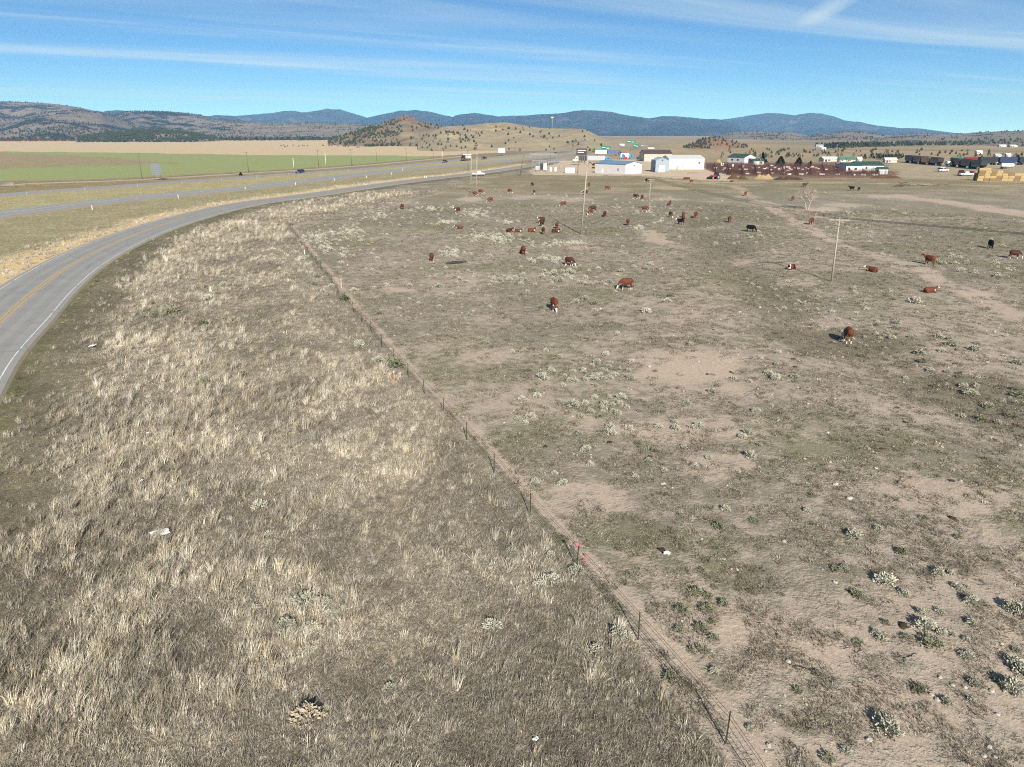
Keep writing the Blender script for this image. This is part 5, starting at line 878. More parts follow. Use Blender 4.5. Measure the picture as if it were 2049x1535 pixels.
FARB = [(1680, 1694, 324.5, 318, 'x', R_TEAL, 'teal-roofed house, left of the teal pair'), (1694, 1710, 324.5, 316.5, 'x', R_TEAL, 'bright teal-roofed house, right of the teal pair'), (1648, 1677, 323.5, 318.5, 'x', R_WHITE, 'long low white house left of the teal-roofed pair'), (1716, 1724, 323.5, 319.5, 'x', R_WHITE, 'small white shed right of the teal-roofed pair'), (1771, 1792, 325.5, 318, 'x', R_WHITE, 'white house standing alone left of the rail cars'),
        (1862, 1884, 325, 319, 'x', R_RED, 'white building with red roof end behind the rail cars'), (1909, 1931, 324, 319, 'x', R_TEAL, 'green-roofed shed behind the rail yard'), (1933, 1953, 325, 319, 'x', R_RED, 'long red-roofed shed, left of three behind the rail yard'), (1955, 1979, 325, 319, 'x', R_RED, 'long red-roofed shed, middle of three behind the rail yard'), (1981, 2005, 325, 319.5, 'x', R_RED, 'long red-roofed shed, right of three behind the rail yard'),
        (1284, 1295, 297, 291.5, 'x', R_WHITE, 'white building under the hill gap, left of two'), (1297, 1309, 301.5, 295.5, 'x', R_WHITE, 'white building with reddish front below the hill gap'), (1240, 1249, 292.5, 288, 'x', R_WHITE, 'white shed beside the highway beyond the green signs'), (205, 218, 281, 277.5, 'x', R_WHITE, 'white farmhouse roof among trees beyond the tan field'), (250, 266, 282.5, 280, 'x', W_TAN, 'tan farm shed beyond the tan field'),
        (1644, 1652, 300.5, 295.5, 'x', R_WHITE, 'white house in front of the dark forest belt'), (1633, 1646, 294, 289.5, 'x', R_GREY, 'house at the left end of the dark forest belt'), (1666, 1679, 293.5, 289, 'x', R_GREY, 'blue-grey roofed house at the forest belt'), (1955, 1966, 308, 303.5, 'x', R_WHITE, 'white house on the pale cutting right of the forest belt'), (1992, 2003, 316, 311, 'x', R_GREY, 'grey house among trees, left of two near the right edge'), (2013, 2021, 315, 310, 'x', R_WHITE, 'pale house among trees, right of two near the right edge'), (2000, 2012, 294, 290.5, 'x', R_WHITE, 'white house high on the right slope, left of two'), (2022, 2036, 294.5, 291, 'x', R_WHITE, 'white house high on the right slope, right of two'), (746, 752, 273, 270, 'x', R_WHITE, 'tiny white building at the foot of the rocky butte')]
for i, (x0, x1, yb, yt, rd, rm, lb) in enumerate(FARB):
    p = g2(x0, yb); D = p[1] / math.cos(0) ; wd = px_w(x0, x1, D); hh = topz(p, yt); hh = max(hh, 3.0); wmat = W_CREAM if i % 3 else W_WHITE
    nf = max(1, int(wd / 7)); fe = [('window', 'f', wd * (k + 0.6) / (nf + 1), wd * (k + 0.6) / (nf + 1) + min(1.6, wd * 0.15), hh * 0.2, hh * 0.42, DARK) for k in range(nf)] + [('door', 'f', wd * 0.1, wd * 0.1 + min(1.2, wd * 0.12), 0, hh * 0.45, DARK)]
    building('farm_building', lb, p, wd, random.uniform(-0.15, 0.15), wd * 0.7 if wd < 20 else 14, hh * 0.58, hh, rd, wmat, rm, fe, group='buildings far across the plain')
# ------------------------------------------------------------------ substation, signs
def substation():
    def thing(name, px, py, label, cat): x, y, z = G(px, py); r = empty(name, (x, y, z)); tag(r, label, cat); return r
    r = thing('equipment_box', 1131.5, 346.5, 'large white equipment box at the right end of the substation', 'cabinet'); MB().box((2.2, 1.2, 1.15), (4.4, 2.4, 2.3)).obj('cabinet', WHITE, parent=r, bevel=0.04); MB().box((2.2, -0.03, 1.1), (0.9, 0.06, 1.8)).obj('door', R_WHITE, parent=r); MB().box((2.2, 1.2, 2.36), (4.6, 2.6, 0.1)).obj('lid', WHITE, parent=r)
    for px, lb in ((1102, 'left white cabinet in the substation middle'), (1111.5, 'right white cabinet in the substation middle')):
        r = thing('equipment_cabinet', px, 343, lb, 'cabinet'); MB().box((0, 0.5, 0.95), (0.95, 0.9, 1.9)).obj('cabinet', WHITE, parent=r, bevel=0.03); MB().box((0, 0.03, 0.95), (0.7, 0.06, 1.5)).obj('door', R_WHITE, parent=r)
    r = thing('transformer', 1076, 343, 'white and grey power transformer with cooling fins in the substation', 'transformer'); MB().box((0, 1, 1.3), (2.2, 1.6, 2.6)).obj('tank', STEEL, parent=r, bevel=0.05)
    for i in range(6): MB().box((-1.0 + i * 0.4, -0.1, 1.4), (0.08, 0.5, 1.9)).obj('fin', WHITE, parent=r)
    for i in range(3): MB().tube((-0.7 + i * 0.7, 1, 2.6), (-0.7 + i * 0.7, 1, 3.6), 0.11, 0.06, 6).obj('bushing', PINS, parent=r)
    r = thing('control_panel', 1084, 341, 'dark panel box with white side in the substation', 'cabinet'); MB().box((0, 0.8, 1.9), (1.6, 1.2, 3.0)).obj('panel', DARK, parent=r); MB().box((1.7, 0.8, 1.9), (1.5, 1.2, 3.2)).obj('cabinet', WHITE, parent=r)
    def gantry(px, py, n, w_, h, lb):
        r = thing('switch_gantry', px, py, lb, 'gantry')
        for i in range(n):
            for dy in (0, 0.5): MB().tube((i * w_, dy, -0.2), (i * w_, dy, h), 0.08, 0.08, 5).obj('leg', STEEL, parent=r)
            b = MB()
            for k in range(int(h / 0.8)): b.tube((i * w_, 0, k * 0.8), (i * w_, 0.5, k * 0.8 + 0.8), 0.025, 0.025, 4)
            b.obj('lattice', STEEL, parent=r)
        for zz in (h, h - 0.7): MB().box(((n - 1) * w_ / 2, 0.25, zz), ((n - 1) * w_ + 0.6, 0.12, 0.12)).obj('beam', STEEL, parent=r)
        for i in range((n - 1) * 3): MB().tube((0.4 + i * w_ / 3, 0.25, h + 0.06), (0.4 + i * w_ / 3, 0.25, h + 0.8), 0.08, 0.05, 6).obj('insulator', PINS, parent=r)
    gantry(1066, 345, 3, 3.2, 5.6, 'steel switch gantry at the left of the substation'); gantry(1098, 338, 4, 2.9, 4.6, 'steel switch gantry at the right of the substation'); gantry(1062, 324, 6, 3.4, 5.4, 'row of steel switch frames beyond the substation by the highway')
    wire_fence('chain fence of thin posts around the substation', [g2(*q) for q in [(1040, 351), (1058, 350), (1076, 349), (1095, 348.5), (1115, 348.5), (1135, 349), (1155, 349.5)]], (0.1, 0.5, 0.9, 1.3, 1.7), 0.012, pm=MB().tube((0, 0, -0.2), (0, 0, 2.0), 0.03, 0.03, 6).mesh('pipe_post', STEEL))
substation()
BRNS = mat('sign_brown', S(70, 56, 58), 0.7, 0.1); GRNS = mat('sign_green', S(30, 116, 92), 0.5, 0.06); SBACK = mat('sign_back', S(128, 134, 144), 0.6, 0.12, 1.5)
def signboard(name, label, px, py, w_, z0, z1, m, legs=2, slats=0, rz=0.0, bars=None, dist=None):
    x, y = g2(px, py); z = hz1(x, y); r = empty(name, (x, y, z), rz)
    for i in range(legs): MB().box((-w_ * 0.32 + w_ * 0.64 * i / max(1, legs - 1), 0.15, z1 / 2), (0.16, 0.16, z1)).obj('leg', POLED, parent=r)
    if slats:
        h = (z1 - z0) / slats
        for i in range(slats): MB().box((0, 0.0, z0 + h * (i + 0.5)), (w_, 0.06, h * 0.82)).obj('slat', m, parent=r)
    else: MB().box((0, 0, (z0 + z1) / 2), (w_, 0.1, z1 - z0)).obj('panel', m, parent=r)
    for (u, v, bw, bh) in (bars or []): MB().box((u, -0.07, z0 + v * (z1 - z0)), (bw, 0.03, bh)).obj('lettering_bar', WHITE, parent=r)
    tag(r, label, 'sign')
signboard('billboard', 'back of a slatted grey billboard beside the far left highway', 316, 361, 4.9, 1.9, 6.6, SBACK, 2, 6, R(-20))
signboard('billboard', 'white billboard beyond the highway left of the substation row', 1004, 312, 5.5, 2.5, 6.0, WHITE, 3, 0, 0.1)
signboard('motel_sign', 'dark brown sign on posts above the parked trucks', 1163, 331, 6.2, 5.8, 9.6, BRNS, 2, 0, 0.0, [(0, 0.7, 4.5, 0.5), (-0.5, 0.4, 3.5, 0.35)])
for px, py, w_, z0, z1, lb in ((1212, 307, 9.5, 3.6, 6.6, 'wide green highway sign over the road below the clay hill, left'), (1262, 297, 12, 6.5, 9.5, 'wide green highway sign farthest up the road'), (1272, 300, 6.5, 2.6, 6.4, 'narrow green highway sign, lowest on the right')): signboard('highway_sign', lb, px, py, w_, z0, z1, GRNS, 2, 0, 0.0, [(-w_ * 0.22, 0.6, w_ * 0.3, 0.4), (w_ * 0.2, 0.4, w_ * 0.3, 0.4)])
# delineator posts beside the highway
DEL = MB().box((0, 0, 0.55), (0.12, 0.05, 1.3)).mesh('post', WHITE); DREF = MB().box((0, -0.035, 1.1), (0.11, 0.02, 0.18)).mesh('reflector', REDS)
dels = [(357, 397), (491, 380), (592, 371), (669, 362), (734, 357), (784, 350), (850, 357), (854, 357), (185, 420), (806, 342)]
for i, (px, py) in enumerate(dels):
    x, y = g2(px, py); r = empty('delineator_post', (x, y, hz1(x, y))); link('post', DEL, r); link('reflector', DREF, r); tag(r, 'white delineator post beside the near highway lanes, %s from the left' % ['third', 'fourth', 'fifth', 'sixth', 'seventh', 'eighth', 'second last', 'last', 'second', 'ninth'][i], 'post', 'delineator posts')
H2s = dense([p for p in HW2 if p[1] < 430], 20)
for i, q in enumerate(H2s[4:min(22, len(H2s) - 2)]):
    a = Vector(H2s[i + 5]) - Vector(H2s[i + 4]); n_ = Vector((a.y, -a.x)).normalized(); r = link('snow_stake', MB().box((0, 0, 0.6), (0.07, 0.04, 1.4)).mesh('stake', STAKE) if i == 0 else bpy.data.meshes['stake'], None, (q[0] + n_.x * 7.6, q[1] + n_.y * 7.6, 0.0)); tag(r, 'thin pale stake along the far highway lanes, %s from the left' % ordn(i + 1), 'post', 'stakes along the far highway lanes')
# ------------------------------------------------------------------ vehicles
GLASS = mat('car_glass', (0.015, 0.018, 0.022), 0.12, 0.05, 3, 0, 0.6); TYRE = mat('tyre_rubber', (0.018, 0.018, 0.018), 0.9, 0.1); RIM = mat('wheel_rim', (0.45, 0.45, 0.46), 0.35, 0.05, 3, 0.7); LAMP = mat('head_lamp', (0.75, 0.75, 0.72), 0.2, 0.03); TAIL = mat('tail_lamp', (0.35, 0.02, 0.02), 0.3, 0.05); CHROME = mat('bumper_metal', (0.5, 0.5, 0.52), 0.3, 0.05, 3, 0.8)
def paint(name, col): return mat('paint_' + name, col, 0.32, 0.06, 2.0, 0.0, 0.5)
def wheel(parent, x, y, r=0.36, w_=0.24):
    e = 1 if y > 0 else -1; t = MB().tube((0, -w_ / 2, 0), (0, w_ / 2, 0), r, r, 14).obj('wheel', TYRE, parent=parent, loc=(x, y, r)); MB().tube((0, 0, 0), (0, e * (w_ / 2 + 0.012), 0), r * 0.62, r * 0.56, 10).obj('rim', RIM, parent=t)
def car(kind, label, px, py, rz, pm, cat='car', sc=1.0):
    x, y, z = G(px, py); z = max(z, 0.2) if kind != 'yard' else z; r = empty({'pickup': 'pickup_truck', 'suv': 'parked_car'}.get(kind, 'car') if kind != 'suv' else 'passenger_car', (x, y, z), rz); r.scale = (sc,) * 3
    L_, W_ = (5.7, 1.98) if kind == 'pickup' else (4.8, 1.88); h = L_ / 2
    body = [(-h, 0.42), (h, 0.42), (h + 0.04, 0.62), (h, 0.88), (h - 0.9, 1.02), (-h, 1.04 if kind == 'suv' else 1.1), (-h - 0.05, 0.6)]
    MB().prism(body, -W_ / 2, W_ / 2, 0, lambda q: 0.05 if q > 0.95 else 0.0).obj('body', pm, parent=r, bevel=0.03)
    cab = [(h - 1.35, 1.0), (h - 2.0, 1.62), (-h + (0.45 if kind == 'suv' else 2.35), 1.66), (-h + (0.1 if kind == 'suv' else 2.15), 1.0)]
    MB().prism(cab, -W_ / 2 + 0.04, W_ / 2 - 0.04, 0, lambda q: max(0, (q - 1.0)) * 0.26).obj('windows', GLASS, parent=r)
    MB().prism([(h - 1.95, 1.60), (h - 2.02, 1.72), (-h + (0.42 if kind == 'suv' else 2.32), 1.74), (-h + (0.40 if kind == 'suv' else 2.30), 1.62)], -W_ / 2 + 0.17, W_ / 2 - 0.17).obj('roof', pm, parent=r)
    for e in (-1, 1):
        b = MB()
        for xx in ((h - 2.25), (-h + 1.75 if kind == 'suv' else -h + 2.75)): b.box((xx, e * (W_ / 2 - 0.10), 1.32), (0.10, 0.06, 0.62), 0, (e * 0.22, 0))
        b.obj('pillar', pm, parent=r)
        MB().box((h - 0.02, e * W_ * 0.36, 0.80), (0.12, 0.36, 0.16)).obj('headlight', LAMP, parent=r); MB().box((-h + 0.0, e * W_ * 0.42, 0.86), (0.12, 0.18, 0.26)).obj('tail_light', TAIL, parent=r)
        MB().box((h - 1.75, e * (W_ / 2 + 0.08), 1.08), (0.12, 0.18, 0.14)).obj('mirror', pm, parent=r)
        for xx in (h - 0.95, -h + 0.98): wheel(r, xx, e * (W_ / 2 - 0.10), 0.38 if kind == 'pickup' else 0.35)
    MB().box((h + 0.04, 0, 0.52), (0.14, W_ * 0.92, 0.18)).obj('bumper', CHROME if kind == 'pickup' else pm, parent=r)
    if kind == 'pickup': MB().box((-h + 1.05, 0, 1.07), (1.85, W_ - 0.35, 0.09)).obj('bed_floor', DARK, parent=r)
    tag(r, label, cat); return r
def wheels_row(r, xs, w_, rad=0.5):
    for xx in xs:
        for e in (-1, 1): wheel(r, xx, e * (w_ / 2 - 0.16), rad, 0.3)
def semi(label, px, py, rz, cabm, boxm, tl=14.0, kind='truck', two=False, z=None, sc=1.0):
    x, y, zz = G(px, py); r = empty('semi_truck', (x, y, zz if z is None else z), rz); r.scale = (sc,) * 3
    MB().prism([(0.3, 0.9), (3.0, 0.9), (3.15, 1.3), (3.05, 1.75), (1.7, 1.95), (1.35, 2.9), (0.6, 3.7), (0.3, 3.75), (-0.9, 3.75), (-0.9, 0.9)], -1.2, 1.2, 0, lambda q: 0.12 if q > 2.5 else 0.02).obj('cab', cabm, parent=r, bevel=0.04)
    MB().prism([(1.72, 2.0), (1.45, 2.75), (1.36, 2.72), (1.62, 1.97)], -0.98, 0.98).obj('windscreen', GLASS, parent=r)
    for e in (-1, 1): MB().box((0.7, e * 1.19, 2.35), (1.0, 0.06, 0.6)).obj('side_window', GLASS, parent=r); MB().tube((-1.05, e * 0.95, 1.0), (-1.05, e * 0.95, 4.0), 0.09, 0.09, 6).obj('exhaust_stack', CHROME, parent=r); MB().box((3.08, e * 0.9, 1.2), (0.14, 0.35, 0.2)).obj('headlight', LAMP, parent=r)
    MB().box((-2.0, 0, 0.85), (5.6, 0.9, 0.22)).obj('chassis', DARK, parent=r); wheels_row(r, (2.2, -2.2, -3.5), 2.5)
    if boxm:
        t = MB(); segs = ((-1.4, -1.4 - tl),) if not two else ((-1.4, -1.4 - tl / 2 + 0.4), (-1.4 - tl / 2 - 0.4, -1.4 - tl))
        for k, (a, b) in enumerate(segs):
            MB().box(((a + b) / 2, 0, 2.75), (abs(b - a), 2.55, 2.75)).obj('trailer', boxm if k == 0 or not two else WHITE, parent=r, bevel=0.04); q = MB()
            for s_ in np.arange(b + 0.6, a - 0.3, 1.2): q.box((s_, -1.285, 2.75), (0.05, 0.02, 2.6)); q.box((s_, 1.285, 2.75), (0.05, 0.02, 2.6))
            q.obj('trailer_ribs', W_WHITE, parent=r)
        wheels_row(r, (-tl + 1.2, -tl - 0.1), 2.5)
    tag(r, label, 'truck'); return r
def dir_at(pl, px, py):
    x, y = g2(px, py); i = int(np.argmin([(a - x) ** 2 + (b - y) ** 2 for a, b in pl])); i = min(max(i, 1), len(pl) - 2); return math.atan2(pl[i + 1][1] - pl[i - 1][1], pl[i + 1][0] - pl[i - 1][0])
car('suv', 'dark blue car on the far highway lanes beside the green field', 600, 347.5, dir_at(HW2, 600, 347) + math.pi, paint('dark_blue', (0.025, 0.035, 0.06)))
car('pickup', 'black pickup on the far highway lanes left of the maroon truck', 890, 326, dir_at(HW2, 890, 326) + math.pi, paint('black', (0.012, 0.012, 0.014)))
car('pickup', 'black pickup on the highway right of the maroon truck', 968.5, 319, dir_at(HW2, 968, 319) + math.pi, paint('black', (0.012, 0.012, 0.014)))
car('pickup', 'white pickup on the frontage road behind the twin power poles', 957.5, 351.5, R(8), paint('white', (0.66, 0.66, 0.66)), 'pickup')
car('suv', 'dark car far up the highway above the substation', 1112, 308.5, dir_at(HW2, 1112, 308), paint('dark_grey', (0.05, 0.055, 0.06)))
semi('maroon-cab truck with white box trailer driving on the far highway lanes', 928, 322, dir_at(HW2, 930, 321) + math.pi, paint('maroon', (0.07, 0.012, 0.018)), WHITE, 9.0, z=0.2)
semi('parked semi truck with blue cab and grey trailer behind the brown sign', 1214, 324.5, R(3), paint('blue', (0.03, 0.16, 0.32)), STEEL, 15.0)
semi('parked semi truck with dark blue and white double trailers near the green sign', 1240, 311, R(2), paint('navy', (0.03, 0.05, 0.14)), paint('navy_box', (0.04, 0.07, 0.20)), 20.0, two=True)
semi('parked truck with blue cab left of the pair beside the brown-roofed building', 1247, 319, R(-8), paint('blue', (0.03, 0.16, 0.32)), None)
semi('parked truck with blue cab and white box right of the pair beside the brown-roofed building', 1262, 319, R(-8), paint('blue', (0.03, 0.16, 0.32)), WHITE, 6.0)
semi('black truck cab parked at the left end of the brown-roofed building', 1282, 320, R(180), paint('black', (0.012, 0.012, 0.014)), None)
semi('white truck with dark lettered box at the brown sign', 1155, 325, R(182), WHITE, DARK, 5.0)
car('pickup', 'red pickup parked beside the hay stack', 1943, 351, R(40), paint('red', (0.36, 0.03, 0.03)), 'pickup'); car('pickup', 'white pickup parked beside the red one near the hay stack', 1934, 352.5, R(170), paint('white', (0.66, 0.66, 0.66)), 'pickup'); car('pickup', 'dark maroon truck parked left of the white pickup near the hay', 1922, 351, R(60), paint('maroon', (0.07, 0.012, 0.018)), 'pickup', 1.2); car('suv', 'white van parked by the rail yard posts', 1886, 344, R(10), paint('white', (0.66, 0.66, 0.66)), 'van', 1.1)
def tractor():
    x, y, z = G(1431, 358.5); r = empty('tractor', (x, y, z), R(200)); RD = paint('tractor_red', (0.40, 0.03, 0.02))
    MB().prism([(0.3, 0.9), (2.2, 0.9), (2.3, 1.5), (2.1, 1.75), (0.3, 1.85)], -0.45, 0.45).obj('hood', RD, parent=r, bevel=0.05); MB().box((-0.6, 0, 1.35), (1.5, 1.5, 0.5)).obj('fender', RD, parent=r, bevel=0.08)
    MB().prism([(-1.3, 1.6), (0.35, 1.6), (0.2, 2.8), (-1.15, 2.8)], -0.75, 0.75, 0, lambda q: (q - 1.6) * 0.08).obj('cab_glass', GLASS, parent=r); MB().box((-0.5, 0, 2.87), (1.6, 1.5, 0.14)).obj('cab_roof', DARK, parent=r, bevel=0.03)
    for e in (-1, 1): wheel(r, -0.75, e * 0.95, 0.88, 0.5); wheel(r, 1.75, e * 0.85, 0.6, 0.4); MB().tube((0.6, e * 0.6, 1.6), (2.6, e * 0.6, 1.2), 0.09, 0.09, 6).tube((2.6, e * 0.6, 1.2), (3.3, e * 0.6, 0.35), 0.09, 0.09, 6).obj('loader_arm', DARK, parent=r)
    MB().prism([(3.2, 0.15), (3.9, 0.1), (3.95, 0.2), (3.35, 0.3), (3.3, 0.95), (3.2, 0.95)], -1.1, 1.1).obj('bucket', DARK, parent=r); MB().tube((1.4, 0.3, 1.8), (1.4, 0.3, 2.6), 0.05, 0.05, 6).obj('exhaust', DARK, parent=r); tag(r, 'red tractor with dark cab and front bucket by the gravel yard', 'tractor')
tractor()
def excavator():
    x, y, z = G(1190, 337); r = empty('excavator', (x, y, z), R(180)); Y = paint('machine_yellow', (0.45, 0.24, 0.03))
    MB().box((-0.3, 0, 1.5), (2.6, 2.0, 1.1)).obj('engine_house', Y, parent=r, bevel=0.08); MB().box((0.7, 0.55, 2.1), (1.1, 0.9, 1.3)).obj('cab', GLASS, parent=r)
    for e in (-1, 1): MB().box((0, e * 0.9, 0.4), (3.0, 0.5, 0.8)).obj('track', DARK, parent=r, bevel=0.15)
    MB().tube((1.0, -0.2, 1.7), (2.8, -0.2, 3.4), 0.2, 0.17, 6).obj('boom', DARK, parent=r); MB().tube((2.8, -0.2, 3.4), (3.9, -0.2, 1.6), 0.16, 0.12, 6).obj('stick', DARK, parent=r); MB().box((3.8, -0.2, 1.2), (0.7, 0.7, 0.6), 0, (0, 0.5)).obj('bucket', DARK, parent=r); tag(r, 'yellow excavator with dark arm left of the blue-roofed building', 'excavator')
excavator()
# ------------------------------------------------------------------ rail cars, hay, pens
def rail_car(label, x, y, rz, m, L_=13.5):
    r = empty('rail_car', (x, y, 0.0), rz); h = L_ / 2
    MB().prism([(-h, 2.2), (-h + 1.6, 1.2), (h - 1.6, 1.2), (h, 2.2), (h, 4.5), (-h, 4.5)], -1.5, 1.5).obj('hopper', m, parent=r); b = MB()
    for s_ in np.linspace(-h + 0.4, h - 0.4, 9): b.box((s_, -1.53, 3.3), (0.12, 0.06, 2.3)); b.box((s_, 1.53, 3.3), (0.12, 0.06, 2.3))
    b.obj('side_ribs', m, parent=r); MB().box((0, 0, 4.56), (L_ - 0.6, 2.0, 0.12)).obj('roof_hatch', DARK, parent=r); MB().box((0, 0, 1.05), (L_ + 0.8, 0.5, 0.25)).obj('sill', DARK, parent=r)
    for e in (-1, 1):
        for f in (-0.9, 0.9): MB().tube((e * (h - 1.6) + f, -0.85, 0.5), (e * (h - 1.6) + f, 0.85, 0.5), 0.45, 0.45, 10).obj('wheelset', TYRE, parent=r)
    tag(r, label, 'rail car', 'rail cars in the yard')
RC = {'black': paint('rail_black', (0.02, 0.021, 0.023)), 'navy': paint('rail_navy', (0.02, 0.035, 0.08)), 'orange': paint('rail_orange', (0.36, 0.17, 0.05)), 'maroon': paint('rail_maroon', (0.10, 0.025, 0.02))}
def train(p0, p1, cols, names):
    a, b = Vector(p0), Vector(p1); n = len(cols); rz = math.atan2((b - a).y, (b - a).x)
    for i, (c, nm) in enumerate(zip(cols, names)): q = a.lerp(b, (i + 0.5) / n); rail_car(nm, q.x, q.y, rz, RC[c], (b - a).length / n - 1.2)
    t = MB(); d = (b - a).normalized(); e = Vector((-d.y, d.x)); a2 = a - d * 40; b2 = b + d * 60
    for s_ in (-0.72, 0.72): p_, q_ = a2 + e * s_, b2 + e * s_; t.tube((p_.x, p_.y, 0.09), (q_.x, q_.y, 0.09), 0.05, 0.05, 4)
    tag(t.obj('railway_track', CHROME), kind='structure')
train(g2(1882, 332), g2(1813, 325), ['black', 'orange', 'maroon', 'navy'], ['black rail car nearest in the left train beside the white house', 'orange rail car second in the left train', 'maroon rail car third in the left train', 'navy rail car farthest in the left train'])
train(g2(1968, 340), g2(1905, 333), ['black', 'black', 'maroon'], ['black rail car nearest in the middle train', 'black rail car second in the middle train', 'maroon rail car farthest in the middle train'])
train(g2(1955, 330.5), g2(2110, 330.5), ['black', 'navy', 'black', 'black'], ['black rail car left end of the right train', 'navy rail car second in the right train', 'black rail car third in the right train', 'black rail car at the right picture edge in the right train'])
HAYM = mat('hay', S(172, 152, 110), 0.95, 0.2, 2.5, bump=0.05); HAYD = mat('hay_dark', S(132, 110, 76), 0.95, 0.22, 2.5, bump=0.05)
def hay():
    bm_ = MB().box((0, 0, 0), (2.38, 1.18, 0.98)).mesh('bale', HAYM, bevel=0.04); bm2 = bm_.copy(); bm2.materials[0] = HAYD; x0, y0 = g2(1955, 362.5); k = 0
    for tier in range(5):
        for col in range(9 if tier < 3 else (5 if tier == 3 else 2)):
            if tier == 2 and col == 8: continue
            o = link('hay_bale', bm2 if random.random() < 0.35 else bm_, None, (x0 + 1.2 + col * 2.45 + (tier % 2) * 0.25, y0 + 0.7 + random.uniform(-0.15, 0.15), 0.5 + tier * 1.0), (0, 0, random.uniform(-0.04, 0.04)))
            tn = ['bottom', 'second', 'third', 'fourth', 'top'][tier]; cn = ['first', 'second', 'third', 'fourth', 'fifth', 'sixth', 'seventh', 'eighth', 'ninth'][col]
            tag(o, 'rectangular hay bale, %s tier of the stack, %s from the left' % (tn, cn), 'hay bale', 'hay bales in the stack'); k += 1
    b = MB().box((0, 0, 0), (22, 2.2, 2.9)).obj('hay_bale_rows', HAYD, loc=(x0 + 11.5, y0 + 2.6, 1.5), bevel=0.08); tag(b, 'rear rows of stacked hay behind the front bales', 'hay', kind='stuff')  # rear block in the darker hay, so gaps between bales come out darker
hay()
PIPE = mat('pen_pipe', S(92, 62, 54), 0.8, 0.2, 2); 
def pens():
    """cattle pens: each run of pipe fence is its own thing."""
    names = ['first', 'second', 'third', 'fourth', 'fifth', 'sixth', 'seventh', 'eighth', 'ninth', 'tenth', 'eleventh', 'twelfth', 'thirteenth']
    def run(a, b, lb, h=1.75):
        a, b = Vector((*a, 0)), Vector((*b, 0)); L_ = (b - a).length; d = (b - a).normalized(); m = MB(); n = max(2, int(L_ / 2.6))
        for i in range(n + 1): q = a + d * (L_ * i / n) - a; m.tube((q.x, q.y, -0.1), (q.x, q.y, h + 0.15), 0.07, 0.07, 5)
        for k in range(6): z = 0.25 + k * (h - 0.25) / 5; q = b - a; m.tube((0, 0, z), (q.x, q.y, z), 0.055, 0.055, 4)
        tag(m.obj('pen_fence', PIPE, loc=a), lb, 'fence', 'pipe fences of the cattle pens')
    rows = [(1412, 1776, y) for y in (331, 333.5, 336, 338.5, 341, 343.5, 346, 348.5, 351)]
    for i, (x0, x1, yy) in enumerate(rows):
        xs = x0 + (yy - 338) * 3.2 if yy > 338 else x0; run(g2(xs, yy), g2(x1 if yy > 340 else 1690, yy + 0.5), 'long brown pipe fence across the cattle pens, %s row from the front' % names[len(rows) - 1 - i])
    for i, px in enumerate(np.linspace(1432, 1760, 13)):
        y1 = min(351, 339 + (px - 1412) / 3.6); run(g2(px, y1), g2(px * 0.985 + 18, 331 if px < 1680 else 345), 'brown pipe fence dividing the cattle pens front to back, %s from the left' % names[i])
pens()
TRO = MB().prism([(-0.9, 0.0), (0.9, 0.0), (1.05, 0.6), (-1.05, 0.6)], -0.4, 0.4).mesh('trough', WHITE); TUB = MB().tube((0, 0, 0), (0, 0, 0.9), 0.45, 0.5, 10).mesh('tub', WHITE)
tr = [(1431, 337), (1443, 331, 1), (1447, 331, 1), (1466, 334, 1), (1487, 336, 1), (1492, 340), (1481, 340), (1505, 337), (1517, 336), (1529, 339), (1541, 341), (1535, 336), (1551, 336), (1558, 342, 1), (1563, 341), (1566, 338), (1576, 335), (1590, 337), (1596, 338), (1606, 340), (1613, 337), (1617, 339), (1631, 337), (1637, 345), (1646, 350), (1603, 349.5), (1579, 350), (1675, 350.5), (1671, 341), (1653, 340), (1637, 339), (1518, 346.5), (1697, 344), (1709, 351), (1727, 351), (1751, 351)]
tr = sorted(tr); cnt = {2: 0, 3: 0}
for i, t in enumerate(tr):
    cnt[len(t)] += 1
    x, y = g2(t[0], t[1]); o = link('white_tub' if len(t) > 2 else 'feed_trough', TUB if len(t) > 2 else TRO, None, (x, y, 0), (0, 0, random.uniform(0, 3.1))); o.scale = (1.0, 1.0, 1.6 if len(t) > 2 else 1.0); tag(o, ('tall white tub in the cattle pens, ' if len(t) > 2 else 'white feed trough in the brown cattle pens, ') + ordn(cnt[len(t)]) + ' from the left', 'tub' if len(t) > 2 else 'trough', 'white tubs in the pens' if len(t) > 2 else 'white troughs in the pens')
for i in range(46):
    px_ = random.uniform(1440, 1765); py_ = random.uniform(331, min(350, 338 + (px_ - 1412) / 4)); x, y = g2(px_, py_); tr.append((px_, py_))
    o = link('feed_trough', TRO, None, (x, y, 0), (0, 0, random.uniform(0, 3.1))); o.scale = (0.8, 0.8, 0.9); tag(o, 'white feed trough in the brown cattle pens, x', 'trough', 'white troughs in the pens')
_ft = sorted([o for o in COL.objects if o.name.startswith('feed_trough')], key=lambda o: o.location.x / o.location.y)
for i, o in enumerate(_ft): o['label'] = 'white feed trough in the brown cattle pens, %s from the left' % ordn(i + 1)
